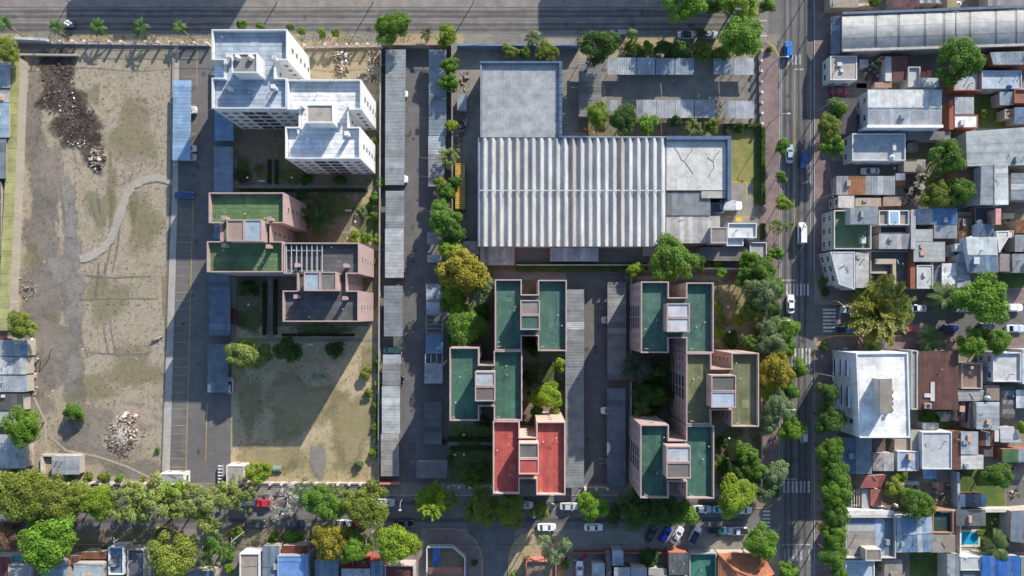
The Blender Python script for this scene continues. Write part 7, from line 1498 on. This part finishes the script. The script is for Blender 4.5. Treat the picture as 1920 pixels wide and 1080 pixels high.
for x_ in (-.9, .9): MB().tube([(p.x+x_, p.y-.75*math.cos(math.pi*k/8), .02+.85*math.sin(math.pi*k/8)) for k in range(9)], .05, 5).build('end_ring', M_PAINT, tm, (.3, .34, .3))
# see-saw-like gate ladder rack beside the pink gatehouse
rk = thing('gate_rack', 'white slatted barrier rack beside the pink gatehouse', 'barrier', P(415, 888))
for i in range(6): MB().box(P(412, 0).x, P(0, 872+i*6).y-.12, .9, P(420, 0).x, P(0, 872+i*6).y+.12, 1.0).build('slat', M_PAINT, rk, (.7, .7, .7))
for x in (412, 420): MB().box(P(x, 0).x-.05, P(0, 905).y, 0, P(x, 0).x+.05, P(0, 871).y, .9).build('side', M_PAINT, rk, (.25, .26, .28))
# skip cart on the verge
sk_ = thing('rubbish_cart', 'open rubbish cart heaped with white sacks on the north verge', 'cart', P(133, 48)); p = sk_.location
MB().box(p.x-1.2, p.y-.7, .4, p.x+1.2, p.y+.7, 1.0).build('tray', M_PAINT, sk_, (.12, .12, .13))
for i in range(9):
    q = (p.x+random.uniform(-.9, .9), p.y+random.uniform(-.5, .5)); MB().lathe((q[0], q[1], .95), [(.2, 0), (.33, .15), (.3, .3), (.1, .42)], 8).build('sack', M_PAINT, sk_, random.choice([(.75, .74, .72), (.6, .45, .25), (.7, .7, .72)]), True)
for sx in (-.8, .8):
    for sy in (-.75, .75): w = link('wheel', CARS['sedan'][0]['tyre'][0], M_RUBBER, sk_, None, (sx, sy, .32)); link('rim', CARS['sedan'][0]['rim'][0], M_RIM, w)
rb_ = thing('red_beam', 'long slanted red beam lying across the front plot', 'beam', P(1088, 1050)); MB().bar(P(1078, 1060)+Vector((0, 0, .55)), P(1100, 1041)+Vector((0, 0, .55)), .5, .35).build('beam', M_PAINT, rb_, (.45, .02, .05))
for x, y in ((1081, 1057.5), (1097, 1043.6)): p = P(x, y); MB().box(p.x-.2, p.y-.2, 0, p.x+.2, p.y+.2, .37).build('support', M_WOOD, rb_, (.2, .15, .1))
lg = thing('fallen_log', 'fallen pale log lying on the vacant lot', 'log', P(295, 637)); MB().tube([P(286, 641)+Vector((0, 0, .25)), P(295, 636)+Vector((0, 0, .32)), P(305, 630)+Vector((0, 0, .25))], [.28, .3, .2], 9).build('stem', M_BARK, lg, (.3, .26, .22), True); MB().tube([P(298, 634)+Vector((0, 0, .3)), P(303, 637)+Vector((0, 0, .7))], [.12, .04], 6).build('branch', M_BARK, lg, (.3, .26, .22))
gf = thing('goal_frame', 'leaning timber goal frame on the vacant lot', 'goal', P(85, 665))
for a, b_ in ((P(76, 678), P(78, 676, 1.6)), (P(95, 652), P(97, 650, 1.6)), (P(78, 676, 1.6), P(97, 650, 1.6))): MB().bar(a, b_, .14, .14).build('timber', M_WOOD, gf, (.4, .3, .25))
dg = thing('blue_bin', 'small blue bin by the foot of the east lane', 'bin', P(1095, 900)); p = dg.location; MB().box(p.x-.35, p.y-.35, 0, p.x+.35, p.y+.35, .9).build('body', M_PAINT, dg, (.04, .12, .35)); MB().box(p.x-.4, p.y-.4, .9, p.x+.4, p.y+.4, .98).build('lid', M_PAINT, dg, (.05, .15, .4))

# ---------------------------------------------------------------- weeds: small leafy tufts on the open ground
def weeds(name, regions, n, c, size=.16, seed=1):
    g = np.random.default_rng(seed); vs = []; fs = []
    for (x0, y0, x1, y1), share in regions:
        for i in range(int(n*share)):
            p = P(g.uniform(x0, x1), g.uniform(y0, y1)); s0 = size*g.uniform(.5, 1.6)
            for k in range(4):
                a = g.uniform(0, 6.28); d = Vector((math.cos(a), math.sin(a), 0)); sd = Vector((-d.y, d.x, 0)); s = s0*g.uniform(.6, 1.2); m = len(vs)
                q = p+d*s*.3
                vs += [tuple(q-sd*s*.25+Vector((0, 0, .02))), tuple(q+sd*s*.25+Vector((0, 0, .02))), tuple(q+d*s+sd*s*.1+Vector((0, 0, s*.7))), tuple(q+d*s-sd*s*.1+Vector((0, 0, s*.6)))]; fs.append((m, m+1, m+2, m+3))
    return tag(link(name, mesh(name, vs, fs), M_LEAF, None, c), kind='stuff')
weeds('dry_weeds', [((42, 110, 320, 895), .75), ((440, 645, 705, 898), .25)], 5200, (.30, .25, .14), .14, 1)
weeds('green_weeds', [((42, 110, 320, 895), .35), ((440, 645, 705, 898), .12), ((35, 64, 860, 80), .13), ((1340, 530, 1424, 660), .15), ((440, 245, 712, 610), .15), ((845, 500, 1058, 900), .1)], 4200, (.13, .16, .045), .17, 2)

for i, (x, y, rx, ry) in enumerate(((1745, 155, 14, 8), (1868, 140, 20, 12), (1690, 315, 14, 8), (1740, 330, 20, 14), (1660, 482, 14, 8), (1690, 520, 10, 14), (1850, 402, 10, 8), (1895, 420, 12, 10), (1752, 475, 10, 8), (1890, 770, 10, 16), (1825, 800, 14, 10), (1650, 836, 12, 8), (1765, 935, 18, 12), (1720, 935, 14, 10), (1900, 925, 14, 10), (1870, 985, 14, 16), (1210, 1040, 14, 8), (1070, 1045, 14, 12), (90, 1045, 20, 6), (420, 1050, 16, 14), (700, 1050, 14, 8), (860, 260, 6, 24), (872, 150, 10, 20), (700, 105, 12, 12), (680, 150, 14, 12))):
    heap('yard_litter', x, y, rx, ry, 34, .15, .2, (1.1, 1.05, 1.0), seed=100+i)
